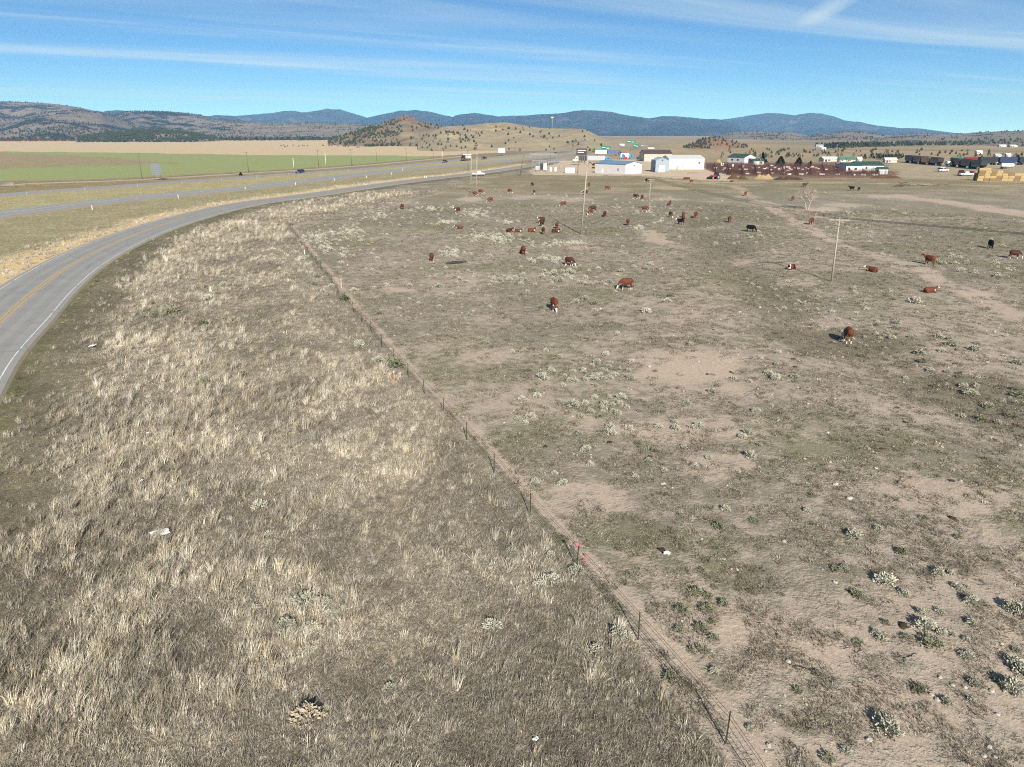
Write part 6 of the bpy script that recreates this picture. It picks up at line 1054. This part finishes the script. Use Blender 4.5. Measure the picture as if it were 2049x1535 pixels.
def ranch_gate():
    x, y, z = G(14, 373.5); r = empty('ranch_gate', (x, y, z), R(-12))
    for dx in (-3.2, 3.2): MB().box((dx, 0, 0.8), (0.3, 0.3, 1.9)).obj('gate_post', WOODP, parent=r)
    for zz in (0.4, 0.75, 1.1, 1.4): MB().tube((-3.0, 0, zz), (3.0, 0, zz), 0.04, 0.04, 5).obj('rail', STEEL, parent=r)
    MB().tube((-3.0, 0, 0.4), (3.0, 0, 1.4), 0.03, 0.03, 5).obj('brace', STEEL, parent=r); tag(r, 'ranch gate with thick posts at the far left field entrance', 'gate')
    x, y, z = G(66, 371.5); r = empty('rail_fence', (x, y, z), R(-12))
    for dx in (-3, 0, 3): MB().tube((dx, 0, -0.2), (dx, 0, 1.3), 0.09, 0.08, 6).obj('post', WOODP, parent=r)
    for zz in (0.5, 1.05): MB().tube((-3.1, -0.1, zz), (3.1, -0.1, zz), 0.06, 0.06, 6).obj('rail', WOODP, parent=r)
    tag(r, 'short wooden rail fence right of the ranch gate', 'fence')
ranch_gate()
def tank_trailer(px, py, rz, lb):
    x, y = g2(px, py); r = empty('tank_trailer', (x, y, 0), rz); b = MB().tube((-3.2, 0, 1.9), (3.2, 0, 1.9), 1.0, 1.0, 16); b.ball((-3.2, 0, 1.9), 1.0, 2, 0, (0.35, 1, 1)); b.ball((3.2, 0, 1.9), 1.0, 2, 0, (0.35, 1, 1)); b.obj('tank', WHITE, parent=r)
    MB().box((0, 0, 0.85), (6.6, 0.8, 0.2)).obj('frame', DARK, parent=r); wheels_row(r, (-2.4, -1.3), 2.3, 0.45); tag(r, lb, 'tank')
tank_trailer(2014, 338, R(4), 'white tank trailer right of the middle train'); tank_trailer(1896, 333, R(80), 'white tank seen end-on between the trains')
# ------------------------------------------------------------------ heaps and lumber at the far end of the pasture
def heap(name, label, cx, cy, w_, d, h, m, seed, peaks=3):
    q = np.random.default_rng(seed); n = 36; xs = np.linspace(-1, 1, n); X, Y = np.meshgrid(xs, xs); Z = np.zeros_like(X)
    for i in range(peaks): px_, py_ = q.uniform(-0.55, 0.55), q.uniform(-0.25, 0.25); Z = np.maximum(Z, q.uniform(0.6, 1.0) * np.clip(1 - np.sqrt(((X - px_) / q.uniform(0.35, 0.6)) ** 2 + ((Y - py_) / 0.7) ** 2), 0, 1))
    Z = Z * h * (0.75 + 0.5 * fbm(X * 9, Y * 9, 2.0, 3, seed)) - 0.08; V = np.column_stack([X.ravel() * w_ / 2, Y.ravel() * d / 2, Z.ravel()]); i = np.arange(n - 1)[:, None] * n; j = np.arange(n - 1)[None, :]; F = np.stack([i + j, i + j + 1, i + n + j + 1, i + n + j], -1).reshape(-1, 4)
    x, y, z = G(cx, cy); o = link(name, mesh_np(name, V, F, [m], smooth=True), None, (x, y, z)); tag(o, label, 'heap')
DUNG = mat('manure', S(92, 68, 44), 0.95, 0.25, 2, bump=0.1); STR = mat('straw_heap', S(166, 146, 112), 0.95, 0.2, 2, bump=0.1); DUNG2 = mat('manure_dark', S(74, 58, 40), 0.95, 0.25, 2, bump=0.1)
heap('manure_heap', 'dark brown manure heap right of the red tractor', 1478, 358, 11, 7, 2.4, DUNG, 3); heap('straw_heap', 'pale straw heap between the two dark manure heaps', 1522, 358, 13, 8, 2.0, STR, 4, 4); heap('manure_heap', 'long low dark manure heap right of the straw', 1582, 360, 16, 6, 1.6, DUNG2, 5, 4); heap('dirt_heap', 'tan gravel heap at the end of the white building', 1380, 347, 10, 6, 0.9, STR, 6, 3); heap('straw_heap', 'yellow conical straw pile left of the white barn', 1441, 326, 9, 8, 3.4, STR, 8, 1)
heap('manure_heap', 'brown low heap in front of the loading shed', 1775, 357, 14, 5, 1.4, DUNG, 9, 4)
LUM = mat('old_lumber', S(150, 140, 124), 0.9, 0.25, 3); LUMD = mat('dark_lumber', S(66, 54, 44), 0.9, 0.2, 3)
def lumber(name, label, px, py, n, L_, m2, seed):
    q = random.Random(seed); x, y, z = G(px, py); r = empty(name, (x, y, z))
    for i in range(n): MB().box((q.uniform(-1.2, 1.2), q.uniform(-0.7, 0.7), 0.15 + i * 0.12), (L_ * q.uniform(0.6, 1.1), 0.22, 0.1), q.uniform(-0.6, 0.6), (0, q.uniform(-0.35, 0.35))).obj('plank', LUM if i % 3 == 0 else m2, parent=r)
    tag(r, label, 'lumber')
lumber('lumber_pile', 'pile of dark and grey old lumber at the far right pasture', 1809, 374, 11, 5.0, LUMD, 1); lumber('plank_stack', 'low stack of dark planks right of the lumber pile', 1842, 372.5, 4, 5.0, LUMD, 2); lumber('plank_stack', 'flat dark planks farthest right on the far pasture', 1880, 371.5, 3, 3.2, LUMD, 3)
def black_log():
    x, y, z = G(912, 526.5); r = empty('fallen_log', (x, y, z), R(18)); BK = mat('charred_log', (0.03, 0.03, 0.03), 0.8, 0.3, 4); V = []; F = []
    ring_tube(V, F, [(-1.55, 0, .05, .05, .04), (-1.2, 0.02, .12, .2, .13), (-.5, -.02, .2, .26, .2), (.3, .04, .22, .24, .2), (.9, 0, .2, .15, .14), (1.2, .02, .22, .08, .07), (1.7, -.03, .32, .07, .06)], 10); me = bpy.data.meshes.new('trunk'); me.from_pydata(V, [], F); me.materials.append(BK); link('trunk', me, r)
    MB().tube((0.9, 0, .25), (1.35, .35, .55), .06, .03, 6).obj('branch_stub', BK, parent=r); MB().tube((-.4, 0, .3), (-.5, .1, .48), .07, .05, 6).obj('branch_stub', BK, parent=r); tag(r, 'black charred log lying in the pasture right of the red cow', 'log')
black_log()
# ------------------------------------------------------------------ trees
BARK = mat('bark', S(176, 164, 148), 0.95, 0.2, 4); CON = sage_mat('conifer_needles', (0.014, 0.021, 0.011), (0.036, 0.046, 0.022)); TRUNK = mat('conifer_trunk', S(90, 74, 58), 0.95, 0.2, 4)
def bare_tree():
    x, y, z = G(1615, 420.5); r = empty('bare_tree', (x, y, z)); q = random.Random(4); tw = MB(); tk = MB()
    def grow(a, d, L_, rad, lv):
        b = a + d * L_; (tk if lv < 2 else tw).tube(a, b, rad, rad * 0.70, 6 if lv < 2 else 4, cap=False)
        if lv >= 5: return
        for i in range(3 if lv < 5 else 2):
            v = Vector((q.gauss(0, 1), q.gauss(0, 1), q.gauss(0.15, 0.7))).normalized(); grow(b if i else a + d * L_ * 0.75, (d * 0.8 + v * 0.72 + Vector((0, 0, 0.10))).normalized(), L_ * q.uniform(0.62, 0.86), rad * 0.64, lv + 1)
    for dx, tl in ((-0.25, -0.25), (0.2, 0.2)): grow(Vector((dx, 0, -0.1)), Vector((tl, 0, 1)).normalized(), 1.9, 0.17, 0)
    tk.obj('trunk', BARK, parent=r); tw.obj('crown', BARK, parent=r); tag(r, 'leafless pale tree standing alone in the far right pasture', 'tree')
bare_tree()
def conifer_mesh(name, seed, ht=1.0, wd=0.36, n=230, shape=1.0, parts=False):
    q = np.random.default_rng(seed); V = []; F = []
    lob = [(q.uniform(0, 6.28), q.uniform(0.2, 0.8)) for i in range(7)]
    for i in range(n):
        t = q.uniform(0.06, 1.0); az = q.uniform(0, 6.283); rad = wd * (min(1, (1 - t) * 1.5) ** (0.85 * shape)) * (0.75 + 0.35 * max(math.cos(az - a) * (1 - abs(t - b) * 2) for a, b in lob)) * math.sqrt(q.uniform(0.25, 1)); c = np.array([rad * math.cos(az), rad * math.sin(az), t * ht])
        d = np.array([math.cos(az), math.sin(az), q.uniform(-0.2, 0.8)]); d /= np.linalg.norm(d); s = np.cross(d, q.normal(0, 1, 3)); s /= np.linalg.norm(s); a = q.uniform(0.07, 0.14) * ht; w_ = a * 0.42; k = len(V); V += [tuple(c - s * w_), tuple(c + s * w_), tuple(c + d * a)]; F.append((k, k + 1, k + 2))
    mi = [0] * len(F); k = len(V); V += [(-.03, 0, -.03), (.03, 0, -.03), (0, .03, -.03), (0, 0, .9 * ht)]; F += [(k, k + 1, k + 3), (k + 1, k + 2, k + 3), (k + 2, k, k + 3)]; mi += [1] * 3
    return mesh_np(name, V, F, [CON, TRUNK], mi)
def big_conifer(px, py, pyt, lb, seed, wd=0.3):
    x, y = g2(px, py); h = topz((x, y), pyt); r = empty('conifer_tree', (x, y, 0)); c = link('crown', conifer_mesh('crown', seed, 1.0, wd, 1500), r); c.scale = (h, h, h); MB().tube((0, 0, -0.1), (0, 0, h * 0.8), 0.16, 0.05, 7).obj('trunk', TRUNK, parent=r); tag(r, lb, 'tree')
big_conifer(1561, 331.5, 313, 'dark conifer above the cattle pens, left of the wide pair', 21, 0.46); big_conifer(1597.5, 332.5, 315, 'dark conifer above the cattle pens, right of the wide pair', 22, 0.42); big_conifer(1525, 324, 305.5, 'tall slim dark conifer beside the green-roofed barn', 23, 0.24); big_conifer(1532, 326, 318, 'small dark conifer right of the tall slim one', 24, 0.4); big_conifer(1621, 333, 322, 'small thin conifer at the right end of the pens row', 25, 0.24); big_conifer(482, 351.5, 344.5, 'small dark conifer bush beside the far highway lanes', 26, 0.5); big_conifer(764, 286, 281.5, 'single round dark tree in the tan field below the butte', 27, 0.5)
CONM = [conifer_mesh('juniper', 700 + i, 1.0, 0.34 + 0.05 * i, 200 + 20 * i) for i in range(4)]
tree_pts = []
def hill_trees(key, n, hmin, hmax, lb, fn=None, front=True):
    V, xs, ts = HILLS[key]; nx, nc, _ = V.shape; tries = 0; k = 0; jm = int(np.argmax(ts >= 0)) 
    while k < n and tries < n * 40:
        tries += 1; i = RNG.uniform(1, nx - 2); j = RNG.uniform(2, jm + 0.5); i0, j0 = int(i), int(j); f, g_ = i - i0, j - j0
        p = V[i0, j0] * (1 - f) * (1 - g_) + V[i0 + 1, j0] * f * (1 - g_) + V[i0, j0 + 1] * (1 - f) * g_ + V[i0 + 1, j0 + 1] * f * g_
        u = np.interp(i, range(nx), xs); s = np.interp(j, range(nc), ts)
        if p[2] < -0.3 or (fn and RNG.random() > fn(u, s, p)): continue
        tree_pts.append((p[0], p[1], p[2] - 0.1, RNG.uniform(hmin, hmax), lb)); k += 1
nz = lambda p, sc, sd: float(fbm(np.array([p[0]]), np.array([p[1]]), sc, 3, sd)[0])
hill_trees('butte', 620, 2.4, 4.6, 'dark conifer on the slope of the rocky butte', lambda u, s, p: (1.0 if u < 800 else 0.25) * (1 if nz(p, 60, 81) > 0.45 else 0.25) * (0.25 if 790 < u < 835 and s > -0.3 else 1))
hill_trees('cut', 120, 2.0, 3.8, 'dark juniper dotted over the pale clay hill', lambda u, s, p: (1.0 if u < 960 else 0.35) * (0.3 if s > -0.2 else 1))
hill_trees('red', 150, 2.0, 3.8, 'dark juniper on the small red hill', lambda u, s, p: 1.0 if u < 1425 else 0.3)
hill_trees('left5', 1300, 4, 7, 'dark conifer on the low wooded rise at left', lambda u, s, p: 1.0 if nz(p, 90, 84) > 0.42 else 0.3)
hill_trees('right4', 280, 2.5, 4.5, 'dark conifer on the right-hand slopes', lambda u, s, p: 1.0 if nz(p, 120, 85) > 0.48 else 0.15)
hill_trees('right1', 220, 3, 6, 'dark conifer on the far right hills', lambda u, s, p: 1.0 if nz(p, 220, 86) > 0.52 else 0.12); hill_trees('right2', 200, 3, 6, 'dark conifer on the far right hills', lambda u, s, p: 1.0 if nz(p, 220, 86) > 0.52 else 0.12); hill_trees('right3', 380, 3, 6, 'dark conifer on the far right hills', lambda u, s, p: 1.0 if nz(p, 220, 86) > 0.50 else 0.12)
hill_trees('left4', 1000, 3.5, 6.5, 'dark conifer on the far left hills', lambda u, s, p: 1.0 if nz(p, 300, 87) > 0.5 else 0.15); hill_trees('left3', 2200, 4, 7, 'dark conifer on the far left hills', lambda u, s, p: 1.0 if nz(p, 350, 88) > 0.47 else 0.12); hill_trees('left2', 2200, 4, 7, 'dark conifer on the far left hills', lambda u, s, p: 1.0 if nz(p, 350, 89) > 0.47 else 0.12); hill_trees('left1', 1800, 4.5, 8, 'dark conifer on the far left hills', lambda u, s, p: 1.0 if nz(p, 400, 90) > 0.5 else 0.12)
def flat_trees(n, poly, hmin, hmax, lb, dens=None):
    q = px_poly(poly); xs = [p[0] for p in q]; ys = [p[1] for p in q]; k = 0; tr_ = 0
    while k < n and tr_ < n * 60:
        tr_ += 1; px_, py_ = RNG.uniform(min(p[0] for p in poly), max(p[0] for p in poly)), RNG.uniform(min(p[1] for p in poly), max(p[1] for p in poly)); x, y = g2(px_, py_)
        if not inpoly(np.array([x]), np.array([y]), q)[0] or (dens and RNG.random() > dens((x, y))): continue
        tree_pts.append((x, y, -0.05, RNG.uniform(hmin, hmax), lb)); k += 1
flat_trees(130, [(1430, 318), (1460, 300), (1600, 296), (1800, 300), (2049, 306), (2049, 318), (1700, 314)], 1.8, 3.6, 'scattered dark juniper on the pale plain right of centre', lambda p: 1.0 if nz(p, 80, 91) > 0.48 else 0.3)
flat_trees(620, [(1630, 291.5), (1690, 287), (1820, 285.5), (2049, 285), (2049, 290), (1850, 291.5), (1740, 295), (1650, 298)], 3, 6, 'dark conifer of the forest belt at the right')
flat_trees(60, [(1715, 318), (1770, 313), (1812, 312), (1805, 318), (1760, 320)], 1.8, 3.6, 'scattered dark juniper on the pale plain right of centre')
flat_trees(900, [(0, 283), (0, 280.5), (160, 280.3), (400, 279.5), (560, 279), (760, 279), (760, 281), (420, 282), (180, 282.5)], 5, 10, 'dark conifer of the low belt beyond the tan field'); flat_trees(60, [(500, 280), (640, 278), (760, 278), (760, 280.5), (600, 281)], 5, 9, 'dark conifer of the low belt beyond the tan field')
flat_trees(24, [(560, 296), (560, 291), (720, 291), (720, 296)], 1.6, 2.4, 'dark round bale left in the tan field')
TMARK = [('the rocky butte top', 808, 236), ('the butte foot building', 749, 272), ('the sign mast on the clay hill', 1106, 257), ('the rounded clay hill top', 1010, 246), ('the clay hill left shoulder', 900, 254), ('the clay hill road cut', 1200, 275), ('the small red hill top', 1425, 277), ('the green-roofed white barn', 1485, 318), ('the teal-roofed house pair', 1695, 320), ('the lone white house by the trains', 1781, 322), ('the wide conifer pair', 1579, 322), ('the forest belt white house', 1648, 298), ('the forest belt right end', 1990, 288), ('the pale cutting house', 1960, 306), ('the grey house at right', 1998, 313), ('the red-roofed sheds', 1960, 322), ('the white farmhouse roof', 211, 279), ('the left wooded rise top', 300, 262), ('the far left skyline dip', 225, 226), ('the lone tan field tree', 764, 284), ('the right skyline', 1900, 268)]
def trees():
    pts = sorted(tree_pts, key=lambda p: -p[3] / math.hypot(p[0], p[1])); bales = [p for p in pts if 'bale' in p[4]]; pts = [p for p in pts if 'bale' not in p[4]]
    words = place_words([p[:3] for p in pts[:300]], TMARK, 't')
    for p, wd_ in zip(pts[:300], words):
        o = link('juniper_tree', random.choice(CONM), None, p[:3], (0, 0, random.uniform(0, 6.28))); h = p[3]; o.scale = (h * random.uniform(0.85, 1.2), h * random.uniform(0.85, 1.2), h); tag(o, 'dark juniper, ' + wd_, 'tree', p[4][:58])
    V = []; F = []; off = 0; q = conifer_mesh('t', 777, 1.0, 0.42, 44); b = np.zeros(len(q.vertices) * 3, np.float32); q.vertices.foreach_get('co', b); b = b.reshape(-1, 3); fl = np.zeros(len(q.loops), np.int32); q.loops.foreach_get('vertex_index', fl); fl = fl.reshape(-1, 3)
    SV = []; SF = []                                # small far trees: a closed, uneven crown
    qq = np.random.default_rng(3); nr = 6
    for rr_, zz_ in ((0.16, 0.04), (0.36, 0.2), (0.33, 0.48), (0.17, 0.78)):
        for kk in range(nr): SV.append((rr_ * qq.uniform(0.75, 1.3) * math.cos(kk * 1.0472), rr_ * qq.uniform(0.75, 1.3) * math.sin(kk * 1.0472), zz_ + qq.uniform(-0.06, 0.06)))
    SV.append((0.02, 0.0, 1.02))
    for lv in range(3):
        for kk in range(nr): a0 = lv * nr + kk; a1 = lv * nr + (kk + 1) % nr; SF += [(a0, a1, a1 + nr), (a0, a1 + nr, a0 + nr)]
    for kk in range(nr): SF.append((18 + kk, 18 + (kk + 1) % nr, 24))
    b = np.array(SV, np.float32); fl = np.array(SF, np.int32)
    for x, y, z, h, _ in pts[300:]: a = random.uniform(0, 6.28); c, s = math.cos(a), math.sin(a); V.append(np.column_stack([(b[:, 0] * c - b[:, 1] * s) * h + x, (b[:, 0] * s + b[:, 1] * c) * h + y, b[:, 2] * h + z])); F.append(fl + off); off += len(b)
    tag(link('distant_forest', mesh_np('distant_forest', np.vstack(V), np.vstack(F), [CON])), 'dark conifers scattered over the far hills and plain', 'trees', kind='stuff')
    BAL = MB().tube((-0.75, 0, 0.75), (0.75, 0, 0.75), 0.8, 0.8, 12).mesh('round_bale', mat('bale_dark', S(96, 84, 66), 0.95, 0.2))
    for i, p in enumerate(sorted(bales, key=lambda q: q[0] / q[1])): tag(link('round_bale', BAL, None, (p[0], p[1], 0), (0, 0, random.uniform(0, 3))), 'dark round bale in the wide tan field, %s from the left' % ordn(i + 1), 'bale', 'round bales in the tan field')
trees()
def outcrop():
    V, xs, ts = HILLS['butte']; j0 = int(np.argmax(ts >= 0)); m = mat('outcrop_rock', S(118, 98, 88), 0.95, 0.25, 0.4); b = MB()
    for i in range(70):
        k = int(np.argmin(abs(xs - RNG.normal(812, 16)))); j = j0 - int(abs(RNG.normal(0, 5))); p = V[k, max(2, j)]; s = RNG.uniform(1.2, 3.4); n0 = len(b.bm.verts); b.ball((p[0] + RNG.normal(0, 2), p[1] + RNG.normal(0, 2), p[2] + s * 0.15), s, 1, 0, (1.2, 1.0, RNG.uniform(0.7, 1.25)))
    for v in b.bm.verts: v.co += Vector((RNG.normal(0, 0.25), RNG.normal(0, 0.25), RNG.normal(0, 0.3)))
    for f in b.bm.faces: f.smooth = False
    tag(b.obj('rock_outcrop', m), 'rugged reddish rock outcrop on top of the butte', 'rocks', kind='stuff')
outcrop()
def willows():
    q = px_poly([(0, 284), (0, 281), (90, 280.8), (220, 281), (215, 283), (100, 283.6)]); V = []; F = []
    x0, x1, y0, y1 = min(p[0] for p in q), max(p[0] for p in q), min(p[1] for p in q), max(p[1] for p in q)
    X = RNG.uniform(x0, x1, 5000); Y = RNG.uniform(y0, y1, 5000); k = inpoly(X, Y, q); X, Y = X[k][:900], Y[k][:900]
    for x, y in zip(X, Y):
        for i in range(10): c = np.array([x, y, 0]) + RNG.normal(0, 2.0, 3) * (1, 1, 0.7) + (0, 0, 3.2); d = RNG.normal(0, 1, 3); d /= np.linalg.norm(d); s = np.cross(d, (0.3, 0.2, 1)); n = len(V); V += [c - s * 0.5, c + s * 0.5, c + d * 1.6]; F.append((n, n + 1, n + 2))
    tag(link('willow_thicket', mesh_np('willow_thicket', V, F, [mat('willow_twigs', S(120, 78, 62), 0.95, 0.25, 0.2)])), 'reddish brown willow thicket beyond the tan field at far left', 'shrubs', kind='stuff')
willows()
# ------------------------------------------------------------------ small things on the ground
DPAT = mat('cow_dung', (0.045, 0.028, 0.019), 0.9, 0.3, 10, bump=0.02); STONE = mat('pale_stone', (0.36, 0.33, 0.29), 0.9, 0.15, 6); LITTER = mat('white_litter', (0.80, 0.80, 0.80), 0.7, 0.12, 4); TWIG = mat('dead_twig', S(170, 160, 148), 0.9, 0.2, 8)
def pat_mesh(seed):
    q = np.random.default_rng(seed); V = [(0, 0, 0.05)]; F = []
    for ring, (rr, zz) in enumerate(((0.6, 0.05), (1.0, 0.0))):
        for k in range(12): a = k * 0.5236; r = rr * 0.19 * (1 + 0.35 * q.normal()); V.append((r * 1.3 * math.cos(a), r * math.sin(a), zz))
    for k in range(12): F.append((0, 1 + k, 1 + (k + 1) % 12)); F += [(1 + k, 13 + k, 13 + (k + 1) % 12), (1 + k, 13 + (k + 1) % 12, 1 + (k + 1) % 12)]
    return mesh_np('dung_pat', V, F, [DPAT], smooth=True)
PATS = [pat_mesh(i) for i in range(5)]
PL = [(1091, 899, 'left of the sagebrush below the thick patch'), (1219, 889, 'among lone sagebrush below the thick patch'), (1300, 916, 'under the lone sagebrush right of centre'), (1323, 1105, 'with white scraps beside it, nearest the pink tape'), (1705, 1193, 'beside a dark sagebrush at lower right'), (1805, 1256, 'beside the largest lower right sagebrush'), (1762, 908, 'alone at right below the dark bank'), (1590, 743, 'just right of the round bare scar'), (1586, 725, 'above the one right of the bare scar'), (1415, 752, 'on the round bare scar beside a sagebrush'), (1201, 837, 'at the lower edge of the thick sagebrush patch'), (1051, 651, 'left of centre below the nearest cow'), (1427, 668, 'small, above the bare scar'), (1795, 822, 'on the dark bank at right, left one'), (1852, 868, 'on the dark bank at right, lower one'), (1903, 1045, 'at far right, middle distance'), (1902, 977, 'at far right below the bank'), (1462, 750, 'at the right rim of the bare scar'), (1810, 855, 'on the dark bank at right, between two others'), (1698, 684, 'behind the nearest right cow'), (1990, 870, 'at the right edge under the bank sagebrush')]
for i, (px, py, lb) in enumerate(PL): x, y, z = G(px, py, 0.012); o = link('dung_pat', PATS[i % 5], None, (x, y, z), (0, 0, random.uniform(0, 6))); k = random.uniform(0.7, 1.0); o.scale = (k, k, k); tag(o, 'dark cow dung pat ' + lb, 'dung', 'dung pats in the pasture')
def rock_mesh(seed):
    b = MB(); b.ball((0, 0, 0.04), 0.1, 2); q = random.Random(seed)
    for v in b.bm.verts: v.co = Vector((v.co.x * q.uniform(0.8, 1.2) * 1.25, v.co.y * q.uniform(0.8, 1.2), max(-0.02, v.co.z * q.uniform(0.5, 0.8))))
    for f in b.bm.faces: f.smooth = False
    return b.mesh('stone', STONE)
ROCKS = [rock_mesh(i) for i in range(4)]
RK = [(1325, 971), (1330, 977), (1345, 978), (1329, 970), (1455, 974), (1145, 910), (1148, 913), (1250, 946), (1257, 780), (1263, 783), (1480, 947), (1133, 828), (1519, 938), (1498, 952), (1556, 848), (1850, 1384), (1863, 1395), (1874, 1405), (1978, 1500), (1968, 1518), (1990, 1520), (1402, 1410), (1576, 1332), (1569, 1087), (1404, 1082), (1463, 1143), (1476, 1145), (1568, 1088), (1449, 1123), (1880, 1360), (1905, 1375), (1930, 1380), (1995, 1433), (1670, 1172), (1785, 905), (1920, 801), (1660, 930), (1610, 922), (1560, 905), (1645, 1145)]
RW = place_words([g2(*q) for q in RK], SMARK, 'r')
for i, (px, py) in enumerate(RK): x, y, z = G(px, py); o = link('stone', ROCKS[i % 4], None, (x, y, z + 0.01), (0, 0, random.uniform(0, 6))); k = random.uniform(0.35, 0.9); o.scale = (k, k, k); tag(o, 'pale stone on bare soil, ' + RW[i], 'stone', 'pale stones on the pasture')
def pebbles():
    x, y, r = polar(3600, 12, 150, 1.1); dCL, sCL, dF, sF = verge_masks(x, y); k = (sF < 0); x, y, r = x[k], y[k], r[k]; k = fbm(x, y, 5, 3, 95) > 0.5; x, y, r = x[k], y[k], r[k]; n = len(x); sc = RNG.lognormal(-1.2, 0.45, n) * (r / 30) ** 0.4
    c = proto_coll('pebble', ROCKS); o = scatter('pebbles', np.column_stack([x, y, hz(x, y)]), np.column_stack([sc] * 3), np.column_stack([np.zeros(n), np.zeros(n), RNG.uniform(0, 6, n)]), np.ones((n, 3)), RNG.integers(0, 4, n), c); tag(o, 'tiny pale pebbles strewn over the pasture soil', 'pebbles', kind='stuff')
pebbles()
def litter():
    for px, py, s_, lb in ((322, 1078, 0.42, 'flat white torn sheet lying in the verge grass at lower left'), (240, 696, 0.3, 'white scrap in the verge near the frontage road, right one'), (185, 695, 0.3, 'white scrap in the verge near the frontage road, left one'), (298, 868, 0.16, 'small white scrap left of the tall straw belt'), (262, 884, 0.16, 'small white scrap lowest left of the tall straw belt'), (1072, 1493, 0.1, 'white scrap near the bottom centre of the verge'), (1334, 1115, 0.15, 'white scraps beside the dark dung pat'), (285, 968, 0.12, 'white scrap below the torn sheet path in the straw')):
        x, y, z = G(px, py); q = np.random.default_rng(int(px)); n = 7; V = []
        for j in range(n):
            for i in range(n): V.append(((i / (n - 1) - 0.5) * s_ * 1.9 + q.normal(0, 0.04) * s_, (j / (n - 1) - 0.5) * s_ * 1.3 + q.normal(0, 0.06) * s_, (0.20 if s_ > 0.25 else 0.10) + q.uniform(0, 0.06)))
        F = [(j * n + i, j * n + i + 1, (j + 1) * n + i + 1, (j + 1) * n + i) for j in range(n - 1) for i in range(n - 1)]; o = link('litter', mesh_np('litter', V, F, [LITTER]), None, (x, y, z), (0, 0, 0.6 if s_ > 0.4 else random.uniform(0, 3))); tag(o, lb, 'litter')
litter()
def twigs():
    for i, (px, py, lb) in enumerate([(1560, 1283, 'bent grey twig below the dark sagebrush at lower right'), (1380, 1290, 'forked pale twig right of the fence'), (1590, 1500, 'dead grey branch tangle at the bottom right'), (1635, 1355, 'dead dark sagebrush stems lying in the lower right pasture'), (1735, 1315, 'pale stick right of the lower sagebrush clump'), (1838, 1315, 'pale curved twig left of the large sagebrush'), (1870, 820, 'pale curved branch on the right bank'), (1880, 843, 'second pale curved branch on the right bank'), (1660, 830, 'flat pale twig left of the right bank')]):
        x, y, z = G(px, py); q = random.Random(i + 40); b = MB(); p = Vector((0, 0, 0.04)); d = Vector((q.uniform(-1, 1), q.uniform(-1, 1), 0)).normalized()
        for k in range(6):
            n = p + d * 0.16; n.z = 0.03 + q.uniform(0, 0.09); b.tube(p, n, 0.016, 0.012, 5)
            if k % 2: e = (d + Vector((q.uniform(-1, 1), q.uniform(-1, 1), q.uniform(0, 0.5)))).normalized(); b.tube(n, n + e * 0.25, 0.010, 0.006, 4)
            p = n; d = (d + Vector((q.uniform(-.6, .6), q.uniform(-.6, .6), 0))).normalized()
        tag(b.obj('dead_twig', TWIG if i not in (3, 9) else LUMD, loc=(x, y, z)), lb, 'twig')
twigs()
def tower():
    V, xs, ts = HILLS['cut']; i = int(np.argmin(abs(xs - 1106))); p = V[i, int(np.argmax(ts >= 0))]; r = empty('sign_tower', (p[0], p[1], p[2] - 0.3)); MB().tube((0, 0, 0), (0, 0, 14.5), 0.3, 0.2, 6).obj('mast', STEEL, parent=r); MB().box((0, 0, 15.0), (3.6, 0.4, 1.7)).obj('sign_panel', paint('sign_yellow', (0.5, 0.42, 0.12)), parent=r); tag(r, 'tall yellow-topped sign mast on the crest of the clay hill', 'sign')
tower()
# ------------------------------------------------------------------ haze
def haze():
    b = MB(); b.box((0, 5800, 345), (24000, 15600, 710)); o = b.obj('haze'); m = bpy.data.materials.new('air'); m.use_nodes = True; nt = m.node_tree; nt.nodes.clear()
    out = nt.nodes.new('ShaderNodeOutputMaterial'); v = nt.nodes.new('ShaderNodeVolumePrincipled'); v.inputs['Color'].default_value = (0.20, 0.47, 1.0, 1); v.inputs['Absorption Color'].default_value = (1, 1, 1, 1)
    v.inputs['Density'].default_value = 8.0e-5; v.inputs['Anisotropy'].default_value = 0.0; nt.links.new(v.outputs[0], out.inputs['Volume']); o.data.materials.append(m); tag(o, kind='stuff', label='thin blue haze in the air over the valley')
haze()
